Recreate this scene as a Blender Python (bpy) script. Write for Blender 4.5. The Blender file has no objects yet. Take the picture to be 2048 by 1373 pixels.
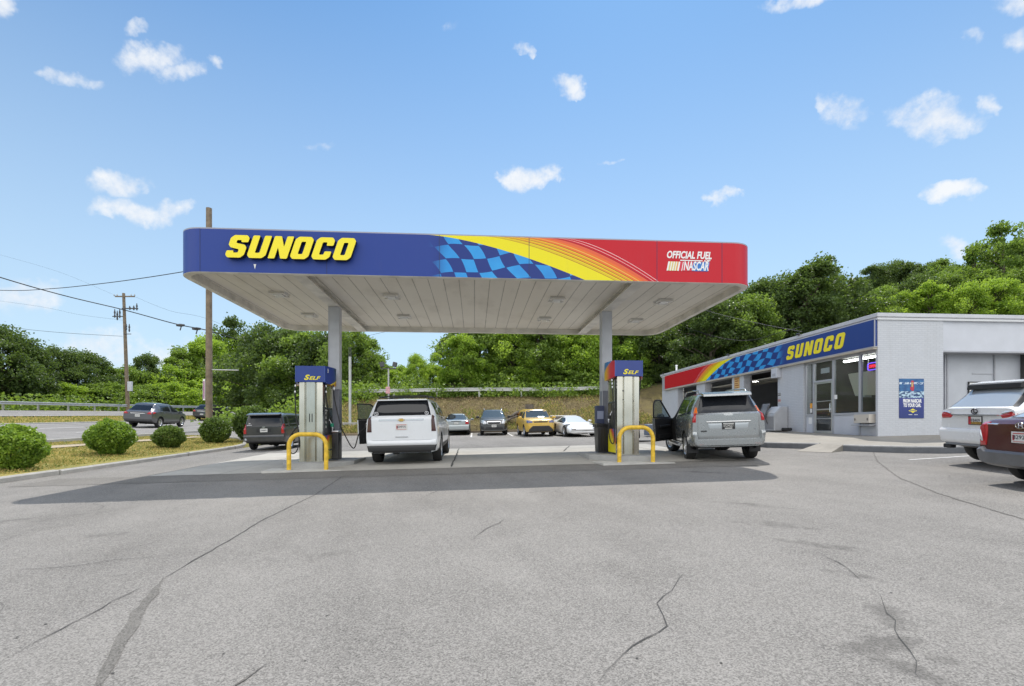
import bpy, bmesh, math, random
from mathutils import Vector, Matrix, noise
from mathutils.bvhtree import BVHTree
from mathutils.geometry import tessellate_polygon
R = math.radians
C = bpy.context.scene.collection
scene = bpy.context.scene
EYE, FPX = 1.4, 1013.0                       # eye height and focal length in photo pixels
TH = R(4.23); CT, ST = math.cos(TH), math.sin(TH)

def W(u, v): return (u*CT - v*ST, u*ST + v*CT)          # station axes -> world
def UV(x, y): return (x*CT + y*ST, -x*ST + y*CT)
def sstep(a, b, t):
    t = max(0.0, min(1.0, (t-a)/(b-a))); return t*t*(3-2*t)
KERB_U, KERB_V = -11.0, 37.4
def plane(u, v): return u*.02216 + v*.02844 + .034*max(0, min(u-7, 6))
def T(u, v):
    """height of the land: a gently tilted lot, a verge climbing to the highway, a bank and a hill"""
    z = plane(u, min(v, 140)) 
    s = -11 - u
    if s > 0:
        z += .13*sstep(.02, .12, s) + .065*min(s, 17) + .083*max(0, min(s-17, 17)) + .03*max(0, min(s-34, 60))
    if v > KERB_V and u > -20:
        b = sstep(-20, -12, u); d = v - KERB_V - .15
        z -= .8*max(0, z-plane(min(u, 0), min(v, 140)))*sstep(38, 44, v)*(1 if u < 12 else 1-sstep(12, 20, u))
        bank = .14*sstep(0, .1, d+.1) + .34*max(0, min(d, 8.2)) + .05*max(0, min(d-8.2, 60))
        z += b*bank
    d = max(0, (v-42) + .45*(u-14)) if u > 2 else 0
    if d > 0 and v > 30:
        z += sstep(2, 34, u)*sstep(30, 40, v)*min(.20*d, 15)
    return z
def Txy(x, y): return T(*UV(x, y))
def at(px, py, d): return Vector(((px-1024)/FPX*d, d, EYE + (857-py)/FPX*d))

# ------------------------------------------------------------------ node helper
class E:
    def __init__(s, nt, v): s.nt, s.v = nt, v
    def op(s, o, *a, clamp=False):
        n = s.nt.nodes.new('ShaderNodeMath'); n.operation = o; n.use_clamp = clamp
        for i, q in enumerate((s,)+a):
            q = q.v if isinstance(q, E) else q
            if isinstance(q, (int, float)): n.inputs[i].default_value = q
            else: s.nt.links.new(q, n.inputs[i])
        return E(s.nt, n.outputs[0])
    def __add__(s, o): return s.op('ADD', o)
    def __radd__(s, o): return s.op('ADD', o)
    def __sub__(s, o): return s.op('SUBTRACT', o)
    def __rsub__(s, o): return E(s.nt, o).op('SUBTRACT', s)
    def __mul__(s, o): return s.op('MULTIPLY', o)
    def __rmul__(s, o): return s.op('MULTIPLY', o)
    def __truediv__(s, o): return s.op('DIVIDE', o)
    def __rtruediv__(s, o): return E(s.nt, o).op('DIVIDE', s)
    def floor(s): return s.op('FLOOR')
    def frac(s): return s.op('FRACT')
    def abs(s): return s.op('ABSOLUTE')
    def max(s, o): return s.op('MAXIMUM', o)
    def min(s, o): return s.op('MINIMUM', o)
    def pow(s, o): return s.op('POWER', o)
    def lt(s, o): return s.op('LESS_THAN', o)
    def gt(s, o): return s.op('GREATER_THAN', o)
    def smooth(s, a, b):
        n = s.nt.nodes.new('ShaderNodeMapRange'); n.interpolation_type = 'SMOOTHSTEP'
        s.nt.links.new(s.v, n.inputs[0]); n.inputs[1].default_value = a; n.inputs[2].default_value = b
        return E(s.nt, n.outputs[0])
    def ramp(s, stops, mode='LINEAR'):
        n = s.nt.nodes.new('ShaderNodeValToRGB'); cr = n.color_ramp; cr.interpolation = mode
        while len(cr.elements) < len(stops): cr.elements.new(0.5)
        for e, (p, c) in zip(cr.elements, stops):
            e.position = p; e.color = (c[0], c[1], c[2], 1) if not isinstance(c, (int, float)) else (c, c, c, 1)
        s.nt.links.new(s.v, n.inputs[0]); return n.outputs[0]

class Mat:
    """a node material with a Principled shader and small shortcuts"""
    def __init__(s, name, col=(.5,.5,.5), rough=.5, metal=0, spec=.5, **kw):
        s.m = bpy.data.materials.new(name); s.m.use_nodes = True; s.nt = s.m.node_tree
        s.p = s.nt.nodes['Principled BSDF']
        s.set('Base Color', (*col, 1)); s.set('Roughness', rough); s.set('Metallic', metal); s.set('Specular IOR Level', spec)
        for k, v in kw.items(): s.set(k.replace('_', ' '), v)
    def set(s, k, v): s.p.inputs[k].default_value = v
    def link(s, k, sock): s.nt.links.new(sock.v if isinstance(sock, E) else sock, s.p.inputs[k])
    def coord(s, kind='Object'):
        n = s.nt.nodes.new('ShaderNodeTexCoord'); return n.outputs[kind]
    def pos(s): return s.nt.nodes.new('ShaderNodeNewGeometry').outputs['Position']
    def xyz(s, vec):
        n = s.nt.nodes.new('ShaderNodeSeparateXYZ'); s.nt.links.new(vec, n.inputs[0])
        return [E(s.nt, o) for o in n.outputs]
    def comb(s, x, y, z):
        n = s.nt.nodes.new('ShaderNodeCombineXYZ')
        for i, q in enumerate((x, y, z)):
            if isinstance(q, E): s.nt.links.new(q.v, n.inputs[i])
            else: n.inputs[i].default_value = q
        return n.outputs[0]
    def noise(s, vec, scale, detail=4, rough=.55, out='Fac', dist=0):
        n = s.nt.nodes.new('ShaderNodeTexNoise'); s.nt.links.new(vec, n.inputs['Vector'])
        n.inputs['Scale'].default_value = scale; n.inputs['Detail'].default_value = detail
        n.inputs['Roughness'].default_value = rough; n.inputs['Distortion'].default_value = dist
        return E(s.nt, n.outputs[out])
    def voro(s, vec, scale, feature='F1', out='Distance'):
        n = s.nt.nodes.new('ShaderNodeTexVoronoi'); n.feature = feature; s.nt.links.new(vec, n.inputs['Vector'])
        n.inputs['Scale'].default_value = scale; return E(s.nt, n.outputs[out])
    def mix(s, f, a, b, mode='MIX'):
        n = s.nt.nodes.new('ShaderNodeMix'); n.data_type = 'RGBA'; n.blend_type = mode
        for q, i in ((f, 0), (a, 6), (b, 7)):
            if isinstance(q, E): q = q.v
            if isinstance(q, (int, float)): n.inputs[i].default_value = q
            elif isinstance(q, tuple): n.inputs[i].default_value = (*q[:3], 1)
            else: s.nt.links.new(q, n.inputs[i])
        return n.outputs[2]
    def bump(s, h, strength=.3, dist=.01):
        n = s.nt.nodes.new('ShaderNodeBump'); n.inputs['Strength'].default_value = strength
        n.inputs['Distance'].default_value = dist
        s.nt.links.new(h.v if isinstance(h, E) else h, n.inputs['Height']); s.nt.links.new(n.outputs[0], s.p.inputs['Normal'])
    def vary(s, col, amt=.15, scale=3.0, dark=None, detail=5):
        """worn look: the colour drifts a little with noise"""
        f = s.noise(s.coord(), scale, detail)
        d = dark or tuple(q*(1-amt) for q in col); l = tuple(min(1, q*(1+amt)) for q in col)
        s.link('Base Color', f.ramp([(.3, d), (.7, l)])); return s

MATS = {}
def mk(name, col, rough=.5, metal=0, vary=0, scale=3, bump=0, bscale=60, **kw):
    if name in MATS: return MATS[name]
    M = Mat(name, col, rough, metal, **kw)
    if vary: M.vary(col, vary, scale)
    if bump: M.bump(M.noise(M.coord(), bscale, 3), bump, .01)
    MATS[name] = M.m; return M.m

# ------------------------------------------------------------------ mesh helper
class MB:
    def __init__(s): s.v, s.f, s.mi = [], [], []
    def add(s, vs, fs, m=0):
        o = len(s.v); s.v += [tuple(q) for q in vs]; s.f += [tuple(i+o for i in q) for q in fs]; s.mi += [m]*len(fs); return s
    def box(s, a, b, m=0, ch=0.0, mx=None):
        (x0,y0,z0),(x1,y1,z1) = a, b
        if ch <= 0:
            vs = [(x,y,z) for z in (z0,z1) for y in (y0,y1) for x in (x0,x1)]
            fs = [(0,2,3,1),(4,5,7,6),(0,1,5,4),(2,6,7,3),(0,4,6,2),(1,3,7,5)]
        else:
            bm = bmesh.new(); bmesh.ops.create_cube(bm, size=1)
            for q in bm.verts: q.co = Vector(((x0+x1)/2+q.co.x*(x1-x0), (y0+y1)/2+q.co.y*(y1-y0), (z0+z1)/2+q.co.z*(z1-z0)))
            bmesh.ops.bevel(bm, geom=bm.edges[:], offset=ch, segments=2, affect='EDGES', profile=.5)
            bm.verts.index_update(); vs = [q.co[:] for q in bm.verts]; fs = [[q.index for q in f.verts] for f in bm.faces]; bm.free()
        if mx: vs = [mx @ Vector(q) for q in vs]
        return s.add(vs, fs, m)
    def tube(s, pts, r, n=10, m=0, cap=True):
        pts = [Vector(p) for p in pts]; k = len(pts); rs = r if isinstance(r, (list, tuple)) else [r]*k
        vs, fs = [], []; up = None
        for i, p in enumerate(pts):
            d = (pts[min(i+1,k-1)]-pts[max(i-1,0)]).normalized()
            if up is None: up = Vector((0,0,1)) if abs(d.z) < .9 else Vector((1,0,0))
            a = d.cross(up).normalized(); b = a.cross(d).normalized(); up = b
            for j in range(n):
                t = 2*math.pi*j/n; vs.append(p + (a*math.cos(t)+b*math.sin(t))*rs[i])
        for i in range(k-1):
            for j in range(n):
                q = (j+1) % n; fs.append((i*n+j, i*n+q, (i+1)*n+q, (i+1)*n+j))
        if cap: fs += [tuple(range(n))[::-1], tuple(range((k-1)*n, k*n))]
        return s.add(vs, fs, m)
    def lathe(s, prof, n=28, axis='Z', c=(0,0,0), m=0):
        vs, fs = [], []; k = len(prof); c = Vector(c)
        for j in range(n):
            t = 2*math.pi*j/n
            for (r, h) in prof:
                q = (r*math.cos(t), r*math.sin(t), h) if axis == 'Z' else ((r*math.cos(t), h, r*math.sin(t)) if axis == 'Y' else (h, r*math.cos(t), r*math.sin(t)))
                vs.append(c+Vector(q))
        for j in range(n):
            q = (j+1) % n
            for i in range(k-1): fs.append((j*k+i, q*k+i, q*k+i+1, j*k+i+1))
        return s.add(vs, fs, m)
    def prism(s, poly, fn, t0, t1, m=0, mside=None, mback=None):
        """polygon (2D) extruded from t0 to t1; fn maps (a, b, t) to 3D"""
        n = len(poly); tri = tessellate_polygon([[Vector((a, b, 0)) for a, b in poly]])
        vs = [fn(a, b, t0) for a, b in poly]+[fn(a, b, t1) for a, b in poly]
        s.add(vs, [tuple(q)[::-1] for q in tri], m if mback is None else mback); o = len(s.v)-2*n
        s.f += [tuple(o+n+i for i in q) for q in tri]; s.mi += [m]*len(tri)
        sd = [(o+i, o+(i+1) % n, o+n+(i+1) % n, o+n+i) for i in range(n)]
        s.f += sd; s.mi += [m if mside is None else mside]*n
        return s
    def grid(s, fn, us, vs_, m=0):
        n = len(vs_); vs = [fn(u, v) for u in us for v in vs_]
        fs = [(i*n+j, (i+1)*n+j, (i+1)*n+j+1, i*n+j+1) for i in range(len(us)-1) for j in range(n-1)]
        return s.add(vs, fs, m)
    def build(s, name, mats, parent=None, smooth=None, bevel=0, loc=None, fix=True):
        me = bpy.data.meshes.new(name); me.from_pydata(s.v, [], s.f)
        if not isinstance(mats, (list, tuple)): mats = [mats]
        for q in mats: me.materials.append(q)
        me.polygons.foreach_set('material_index', s.mi)
        if fix:
            bm = bmesh.new(); bm.from_mesh(me); bmesh.ops.recalc_face_normals(bm, faces=bm.faces); bm.to_mesh(me); bm.free()
        if smooth is not None:
            me.polygons.foreach_set('use_smooth', [True]*len(me.polygons)); me.set_sharp_from_angle(angle=R(smooth))
        me.update(); o = bpy.data.objects.new(name, me); C.objects.link(o)
        if parent: o.parent = parent
        if loc: o.location = loc
        if bevel:
            b = o.modifiers.new('bevel', 'BEVEL'); b.width = bevel; b.segments = 2; b.limit_method = 'ANGLE'; b.angle_limit = R(40)
        return o

def build_each(mb, name, mats, parent=None, *a, **k):
    """every loose piece of the builder becomes an object of its own"""
    p = list(range(len(mb.v)))
    def root(i):
        while p[i] != i: p[i] = p[p[i]]; i = p[i]
        return i
    for f in mb.f:
        for i in f[1:]: p[root(i)] = root(f[0])
    groups = {}
    for f, m in zip(mb.f, mb.mi): groups.setdefault(root(f[0]), []).append((f, m))
    out = []
    for fs in groups.values():
        q = MB(); ix = {}
        for f, m in fs:
            for i in f:
                if i not in ix: ix[i] = len(q.v); q.v.append(mb.v[i])
            q.f.append(tuple(ix[i] for i in f)); q.mi.append(m)
        out.append(q.build(name, mats, parent, *a, **k))
    return out
def tag(o, label=None, cat=None, group=None, kind=None):
    if label: o['label'] = label
    if cat: o['category'] = cat
    if group: o['group'] = group
    if kind: o['kind'] = kind
    return o
def thing(name, label, cat, loc=(0,0,0), rz=0, group=None):
    o = bpy.data.objects.new(name, None); C.objects.link(o); o.location = loc; o.rotation_euler = (0,0,rz)
    o.empty_display_size = .3
    return tag(o, label, cat, group)
def sub(name, parent, loc=(0,0,0), rot=(0,0,0)):
    o = bpy.data.objects.new(name, None); C.objects.link(o); o.parent = parent; o.location = loc; o.rotation_euler = rot
    o.empty_display_size = .1; return o
def structure(o): o['kind'] = 'structure'; return o
def copy_tree(o, parent=None):
    q = o.copy(); C.objects.link(q)
    if parent: q.parent = parent
    for ch in list(o.children): copy_tree(ch, q)
    return q
def on_lot(u, v, dz=0):
    x, y = W(u, v); return (x, y, T(u, v)+dz)

def text_mesh(s, size, shear=0, bold=0.0, depth=.004, align='CENTER'):
    """a line of lettering as vertices and faces in its own x-y plane, z the depth"""
    cu = bpy.data.curves.new('lettering', 'FONT'); cu.body = s; cu.size = size; cu.shear = shear; cu.offset = bold
    cu.extrude = depth; cu.align_x = align; cu.align_y = 'CENTER'; cu.resolution_u = 3
    o = bpy.data.objects.new('lettering', cu); C.objects.link(o)
    dg = bpy.context.evaluated_depsgraph_get(); me = bpy.data.meshes.new_from_object(o.evaluated_get(dg))
    vs = [q.co.copy() for q in me.vertices]; fs = [tuple(p.vertices) for p in me.polygons]
    bpy.data.objects.remove(o); bpy.data.curves.remove(cu); bpy.data.meshes.remove(me)
    return vs, fs
def lettering(mb, s, size, fn, m=0, width=None, **kw):
    vs, fs = text_mesh(s, size, **kw)
    if width and vs:
        x0 = min(q.x for q in vs); x1 = max(q.x for q in vs); k = width/(x1-x0)
        for q in vs: q.x *= k
    mb.add([fn(q.x, q.y, q.z) for q in vs], fs, m); return mb

LETTERS = {
 'S': [[(.8,.69),(.5,.69),(.5,.78),(.3,.78),(.3,.65),(.68,.58),(.8,.46),(.8,.13),(.67,0),(.12,0),(0,.12),(0,.31),(.3,.31),(.3,.22),(.5,.22),(.5,.37),(.12,.45),(0,.57),(0,.87),(.13,1),(.68,1),(.8,.88)]],
 'U': [[(0,1),(.3,1),(.3,.23),(.5,.23),(.5,1),(.8,1),(.8,.13),(.67,0),(.13,0),(0,.13)]],
 'N': [[(0,0),(0,1),(.3,1),(.54,.52),(.54,1),(.83,1),(.83,0),(.54,0),(.29,.5),(.29,0)]],
 'O': [[(.13,0),(0,.13),(0,.87),(.13,1),(.67,1),(.8,.87),(.8,.13),(.67,0)],[(.3,.22),(.5,.22),(.5,.78),(.3,.78)]],
 'C': [[(.8,.63),(.5,.63),(.5,.78),(.3,.78),(.3,.22),(.5,.22),(.5,.37),(.8,.37),(.8,.13),(.67,0),(.13,0),(0,.13),(0,.87),(.13,1),(.67,1),(.8,.87)]],
}
def block_letter(ch, mb, x0, z0, h, fn, d0, d1, shear=.3, grow=0, m=0, ms=1):
    loops = LETTERS[ch]
    cu = bpy.data.curves.new('letter', 'CURVE'); cu.dimensions = '2D'; cu.fill_mode = 'BOTH'
    for lp in loops:
        # round the corners a little by cutting each one
        q = []
        n = len(lp)
        for i in range(n):
            p0, p1, p2 = Vector(lp[i-1]), Vector(lp[i]), Vector(lp[(i+1) % n]); r = .045
            a, b = (p0-p1), (p2-p1); ra, rb = min(r, a.length*.4), min(r, b.length*.4)
            A, B = p1+a.normalized()*ra, p1+b.normalized()*rb
            q += [A, A*.25+p1*.5+B*.25, B]
        sp = cu.splines.new('POLY'); sp.points.add(len(q)-1); sp.use_cyclic_u = True
        for pt, c in zip(sp.points, q): pt.co = (x0+(c.x+shear*c.y)*h, z0+c.y*h, 0, 1)
    cu.offset = grow; cu.extrude = (d1-d0)/2
    o = bpy.data.objects.new('letter', cu); C.objects.link(o)
    me = bpy.data.meshes.new_from_object(o.evaluated_get(bpy.context.evaluated_depsgraph_get()))
    for p in me.polygons:
        vs = [me.vertices[i].co for i in p.vertices]; flat = max(v.z for v in vs)-min(v.z for v in vs) < 1e-6
        mb.add([fn(v.x, v.y, (d0+d1)/2+v.z) for v in vs], [tuple(range(len(vs)))], m if flat else ms)
    bpy.data.objects.remove(o); bpy.data.curves.remove(cu); bpy.data.meshes.remove(me)
# ================================================================== camera, sun, sky
cam = bpy.data.cameras.new('camera'); cam.lens = FPX/2048*36; cam.sensor_width = 36; cam.shift_y = (857-686.5)/2048
cam.clip_end = 2000; cam.clip_start = .05
co = bpy.data.objects.new('camera', cam); C.objects.link(co); co.location = (0, 0, EYE); co.rotation_euler = (R(90), 0, 0)
scene.camera = co
sx, sy = W(.185, .53); SUN = Vector((sx, sy, 1)).normalized()
sl = bpy.data.lights.new('sun', 'SUN'); sl.energy = 3.6; sl.angle = R(.55); sl.color = (1, .96, .9)
so = bpy.data.objects.new('sun', sl); C.objects.link(so); so.rotation_euler = SUN.to_track_quat('Z', 'Y').to_euler(); so.location = (20, 40, 60)
wd = bpy.data.worlds.new('World'); scene.world = wd; wd.use_nodes = True
nt = wd.node_tree; bg = nt.nodes['Background']; bg.inputs[1].default_value = .15
sky = nt.nodes.new('ShaderNodeTexSky'); sky.sky_type = 'NISHITA'; sky.sun_disc = False
sky.sun_elevation = math.asin(SUN.z); sky.sun_rotation = math.atan2(SUN.x, SUN.y); sky.altitude = 60; sky.air_density = 1.0; sky.dust_density = .35; sky.ozone_density = 2.2
class WM(Mat):
    def __init__(s): s.nt = nt
wm = WM(); dvec = wm.coord('Generated'); dx, dy, dz = wm.xyz(dvec)
warp = wm.noise(dvec, 9, 5, .6, 'Color'); wx, wy, wz = wm.xyz(warp.v)
fine = wm.noise(dvec, 17, 7, .62); finer = wm.noise(dvec, 55, 5, .6)
dys = dy.max(.05)
X = dx/dys + (wx-.5)*.19; Z = dz/dys + (wz-.5)*.13
dens = None
#       centre x, y, half width, half height (where each cloud hangs, as seen when facing down the lot), weight
CLOUDS = [(0,10,26,34,1),(120,148,70,20,1),(190,155,40,14,.7),(305,112,62,32,1),(360,140,46,22,.9),(437,122,26,15,.9),(285,58,18,16,.5),(225,372,52,30,1),(285,425,80,26,1),(1055,355,50,32,1.1),
 (1130,172,40,24,1),(1038,117,24,10,.7),(1700,215,56,40,1),(1660,192,40,16,.7),(1868,238,92,48,1.15),(1978,206,20,18,.8),(1895,392,64,22,1),(1930,74,24,20,.7),(2028,85,38,26,1),(2015,12,60,24,.8),
 (1605,6,70,16,.9),(1455,390,30,14,.9),(1210,320,36,9,.45),(1905,498,30,16,.8),(20,590,90,46,.9),(210,695,110,46,.8),(330,700,90,40,.6),(900,50,30,10,.25),(640,300,40,10,.25),(2200,300,120,50,1),(-150,260,120,50,1)]
for cx, cy, rx, ry, w in CLOUDS:
    a = (X-(cx-1024)/FPX)*(FPX/(rx*1.25)); b = (Z-(857-cy)/FPX)*(FPX/(ry*1.2))
    e = (1-(a*a+b*b)).max(0)*w
    dens = e if dens is None else dens.max(e)
cl = (dens + (fine-.5)*2.1*dens.smooth(0, .3)+(finer-.5)*1.1*dens.smooth(0, .3)).smooth(.08, 1.25)*.92
cl = cl*dy.gt(.06)
haze = (1-dz.abs()*(1/.68)).max(0).pow(1.0)*.95                     # the air pales towards the horizon
skyc = wm.mix(haze, wm.mix(1, sky.outputs[0], (.47, .735, .86), 'MULTIPLY'), (3.7, 4.6, 5.3))
shade = fine.ramp([(.3, (4.2, 4.55, 5.1)), (.62, (5.2, 5.3, 5.4))])
front = wm.mix(cl, skyc, shade)
# unseen bright cloud banks added behind the camera as fill for shaded faces
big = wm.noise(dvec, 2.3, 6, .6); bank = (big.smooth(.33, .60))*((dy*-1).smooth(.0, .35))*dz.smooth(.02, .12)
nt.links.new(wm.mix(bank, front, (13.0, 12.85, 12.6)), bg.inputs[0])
scene.view_settings.view_transform = 'Standard'; scene.view_settings.look = 'None'; scene.view_settings.gamma = 1
scene.view_settings.exposure = .30; scene.view_settings.use_curve_mapping = False

# ================================================================== shared materials
def asphalt(name, base, grain=1.0, stains=(), tint=1.0):
    M = Mat(name, base, .93, spec=.2); P = M.pos()
    g1 = M.noise(P, 230, 2, .7); g2 = M.noise(P, 70, 3); big = M.noise(P, .28, 5, .6); mid = M.noise(P, 1.4, 6, .65); px_, py_, pz_ = M.xyz(P); trk = M.noise(M.comb(px_*.9+py_*.25, py_*.16-px_*.05, 0), 1.0, 5, .6)
    v1 = M.voro(P, 118, out='Color'); sp = M.xyz(v1.v)[0]
    f = .62 + (g1-.5)*.75*grain + (sp-.5)*.85*grain + (g2-.5)*.22*grain + (big-.5)*.6 + (mid-.5)*.36 + (trk-.5)*.55
    col = M.mix(f.op('MULTIPLY', 1, clamp=True), tuple(q*.42 for q in base), tuple(q*1.36 for q in base))
    if stains:
        x, y, z = M.xyz(P); wob = M.noise(P, 4.5, 7, .72); st = None
        for (cx, cy, rx, ry, ang, k) in stains:
            ca, sa = math.cos(ang), math.sin(ang)
            a = ((x-cx)*ca + (y-cy)*sa)*(1/rx); b = ((y-cy)*ca - (x-cx)*sa)*(1/ry)
            e = (1-(a*a+b*b)).max(0)*k; st = e if st is None else st.max(e)
        m = (st + (wob-.53)*3.4*st.smooth(0, .4)).smooth(.1, 1.0)
        col = M.mix(m*.52, col, tuple(q*.38 for q in base))
    M.link('Base Color', col); M.bump(g1*.5+sp*.8+g2*.4, .55, .006); return M.m
def gpt(px, py):
    k = (px-1024)/FPX; y = 1.4/((py-857)/FPX+.03+.02*k); return (k*y, y)
def blob(px, py, rx, ry, ang, k): return (*gpt(px, py), rx, ry, ang, k)
STAINS = [blob(1640,1090,.5,.16,-.7,.9),blob(1560,1050,.7,.25,-.5,.7),blob(1700,1150,.3,.12,-.9,.9),blob(1780,1230,.35,.16,1.2,1),blob(1760,1290,.34,.14,.2,1),blob(1820,1340,.3,.12,-1.0,.9),blob(1890,1320,.16,.09,-.5,.8),
 blob(1500,1010,.9,.2,-.6,.5),blob(1410,945,.8,.25,-.6,.9),blob(200,1070,.5,.2,.1,.6),blob(218,1152,.2,.08,0,.8),blob(60,1040,1.4,.4,.4,.45),blob(620,1110,.8,.4,.3,.35),blob(430,1310,.12,.06,0,.6),blob(1820,1212,.12,.06,0,.5)]
m_asphalt = asphalt('asphalt', (.216,.205,.190), 1.0, STAINS)
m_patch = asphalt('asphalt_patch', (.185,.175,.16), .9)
m_road = asphalt('road_asphalt', (.22,.21,.20), .6)
m_tar = asphalt('tar_seal', (.150,.142,.130), .9)
m_crack = mk('crack', (.06,.058,.055), .95)
def concrete(name, col, joint=None, scale=1.0):
    M = Mat(name, col, .9, spec=.25); P = M.pos()
    n = M.noise(P, .7*scale, 7, .68); g = M.noise(P, 60, 3); sp = M.noise(P, 4*scale, 4, .7)
    f = (n-.5)*1.0+(g-.5)*.5+(sp-.5)*.5+.55
    M.link('Base Color', M.mix(f.op('MULTIPLY', 1, clamp=True), tuple(q*.55 for q in col), tuple(min(.8, q*1.25) for q in col)))
    M.bump(g, .3, .004); return M.m
m_pad = concrete('pad_concrete', (.43,.41,.37)); m_kerb = concrete('kerb_concrete', (.37,.36,.34), scale=3); m_walk = concrete('walk_concrete', (.30,.28,.245))
m_isle = concrete('island_concrete', (.40,.40,.39)); m_greykerb = concrete('grey_painted_kerb', (.16,.17,.185), scale=3); m_wear = concrete('worn_edge', (.55,.55,.55), scale=3)
def earth(name, a, b, c2, sc=1.0):
    M = Mat(name, a, .98, spec=.1); P = M.pos()
    n1 = M.noise(P, .5*sc, 6, .65); n2 = M.noise(P, 9*sc, 5, .7); n3 = M.noise(P, 2.2*sc, 4, .6)
    col = M.mix(((n1-.5)*2.2+(n3-.5)*1.4+.5).op('MULTIPLY', 1, clamp=True), a, b)
    M.link('Base Color', M.mix(((n2-.42)*2.2).op('MULTIPLY', 1, clamp=True), col, c2)); M.bump(n2, .7, .05); return M.m
m_verge = earth('dry_turf', (.33,.27,.09), (.21,.21,.065), (.42,.35,.15)); m_bank = earth('leaf_litter', (.075,.058,.034), (.15,.125,.045), (.19,.15,.085), 1.4)
m_soil = earth('woodland_soil', (.05,.045,.025), (.06,.075,.025), (.09,.08,.045)); m_dirt = earth('dirt_path', (.40,.33,.24), (.33,.28,.2), (.45,.39,.3))
m_line = mk('road_paint', (.72,.71,.68), .7, vary=.12, scale=14); m_line_worn = mk('worn_paint', (.55,.54,.52), .8, vary=.25, scale=9)

# ================================================================== the land
def frange(a, b, n): return [a+(b-a)*i/n for i in range(n+1)]
us = frange(-190, -46, 24)[:-1]+frange(-46, -28, 12)[:-1]+frange(-28, -11.2, 14)+[-11.12, -11.02, -10.9]+frange(-10.8, 26, 26)[1:]+frange(26, 150, 40)[1:]
vs = frange(-40, 36, 60)+[37.3, 37.45, 37.55, 37.7]+frange(38, 48, 14)+frange(49, 120, 50)+frange(123, 260, 30)
def land_fn(u, v):
    x, y = W(u, v); z = T(u, v)
    if u > -11.1 and v < 37.5: z -= .08
    if u < -11.3 or v > 37.6: z += .05*noise.noise(Vector((x*.4, y*.4, 0)))+(.12*noise.noise(Vector((x*.13, y*.13, 3))) if v > 40 else 0)
    return (x, y, z)
mb = MB().grid(land_fn, us, vs)
n = len(vs)
for k in range(len(mb.mi)):
    i, j = divmod(k, n-1); u, v = us[i], vs[j]
    mb.mi[k] = 0 if u < -10.9 and u > -46 and v < 70 else (1 if v < 47 and u > -20 else 2)
structure(mb.build('terrain', [m_verge, m_bank, m_soil], smooth=60))
def sheet(name, ulist, vlist, dz, m, mb=None):
    q = (mb or MB()).grid(lambda u, v: (*W(u, v), T(u, v)+dz), ulist, vlist)
    return q if mb else structure(q.build(name, m))
lot = MB().grid(lambda u, v: (*W(u, v), T(u, v)), frange(-10.98, 7, 18)+frange(7, 13, 6)[1:]+frange(13, 60, 8)[1:], frange(-30, 37.4, 60))
def strip(mb, pts, w, dz, m, jit=.0, seed=1):
    """thin band laid on the lot along a list of ground points"""
    rnd = random.Random(seed); P = []
    for (a, b) in zip(pts[:-1], pts[1:]):
        k = max(1, int(math.dist(a, b)/.12))
        for i in range(k): P.append((a[0]+(b[0]-a[0])*i/k+rnd.uniform(-jit, jit), a[1]+(b[1]-a[1])*i/k+rnd.uniform(-jit, jit)))
    P.append(pts[-1]); L, Rr = [], []
    for i, p in enumerate(P):
        a, b = P[max(i-1, 0)], P[min(i+1, len(P)-1)]; d = Vector((b[0]-a[0], b[1]-a[1])).normalized(); h = w*.5*rnd.uniform(.5, 1.3)*(min(1, (i+.4)/4, (len(P)-i-.6)/4) if jit else 1)
        for Q, s_ in ((L, 1), (Rr, -1)):
            x, y = p[0]-d.y*h*s_, p[1]+d.x*h*s_; Q.append((x, y, Txy(x, y)+dz))
    k = len(P); mb.add(L+Rr, [(i, i+1, k+i+1, k+i) for i in range(k-1)], m)
def c1(L): return [gpt(x/2, 880+y/2) for x, y in L]
def c2(L): return [gpt(1024+x/2, 880+y/2) for x, y in L]
strip(lot, c1([(1380,140),(1260,220),(1050,322),(930,395),(800,470),(660,552)]), .016, .005, 2, .01, 3)
strip(lot, c1([(660,552),(625,600),(590,640),(500,780),(450,870),(400,965),(330,1090)]), .075, .005, 1, .012, 4)
strip(lot, c1([(600,590),(560,592),(450,650),(300,730),(100,838),(0,890)]), .011, .006, 2, .012, 5)
strip(lot, c1([(1060,900),(980,960),(900,1010)]), .05, .006, 1, .01, 6)
strip(lot, c1([(0,410),(80,378)]), .016, .006, 2, .02, 7); strip(lot, c1([(0,527),(90,520),(250,512)]), .014, .006, 2, .02, 8)
strip(lot, c1([(2040,310),(1960,350),(1890,400)]), .01, .006, 2, .02, 8)
strip(lot, c2([(690,532),(660,580),(605,628),(585,655),(600,700),(615,745),(585,772),(480,830),(400,910),(335,985)]), .0085, .006, 2, .012, 9)
strip(lot, c2([(615,745),(650,722),(690,722)]), .004, .006, 2, .012, 10)
strip(lot, c2([(1440,60),(1462,102),(1550,160),(1700,215),(1900,275),(2100,335)]), .026, .005, 1, .012, 11)
strip(lot, c2([(1160,442),(1240,462),(1310,492),(1370,540),(1405,575)]), .010, .006, 2, .016, 12); strip(lot, c2([(1405,575),(1470,640),(1520,720),(1545,800),(1600,890),(1650,985)]), .0048, .006, 2, .03, 15); strip(lot, c2([(1520,740),(1600,800),(1690,860),(1780,905)]), .004, .006, 2, .03, 16); strip(lot, c2([(1405,575),(1300,585),(1210,610)]), .005, .006, 2, .016, 13)
strip(lot, c1([(1800,198),(1750,205),(1700,228)]), .014, .006, 2, .02, 14)
rc = random.Random(44)
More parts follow.
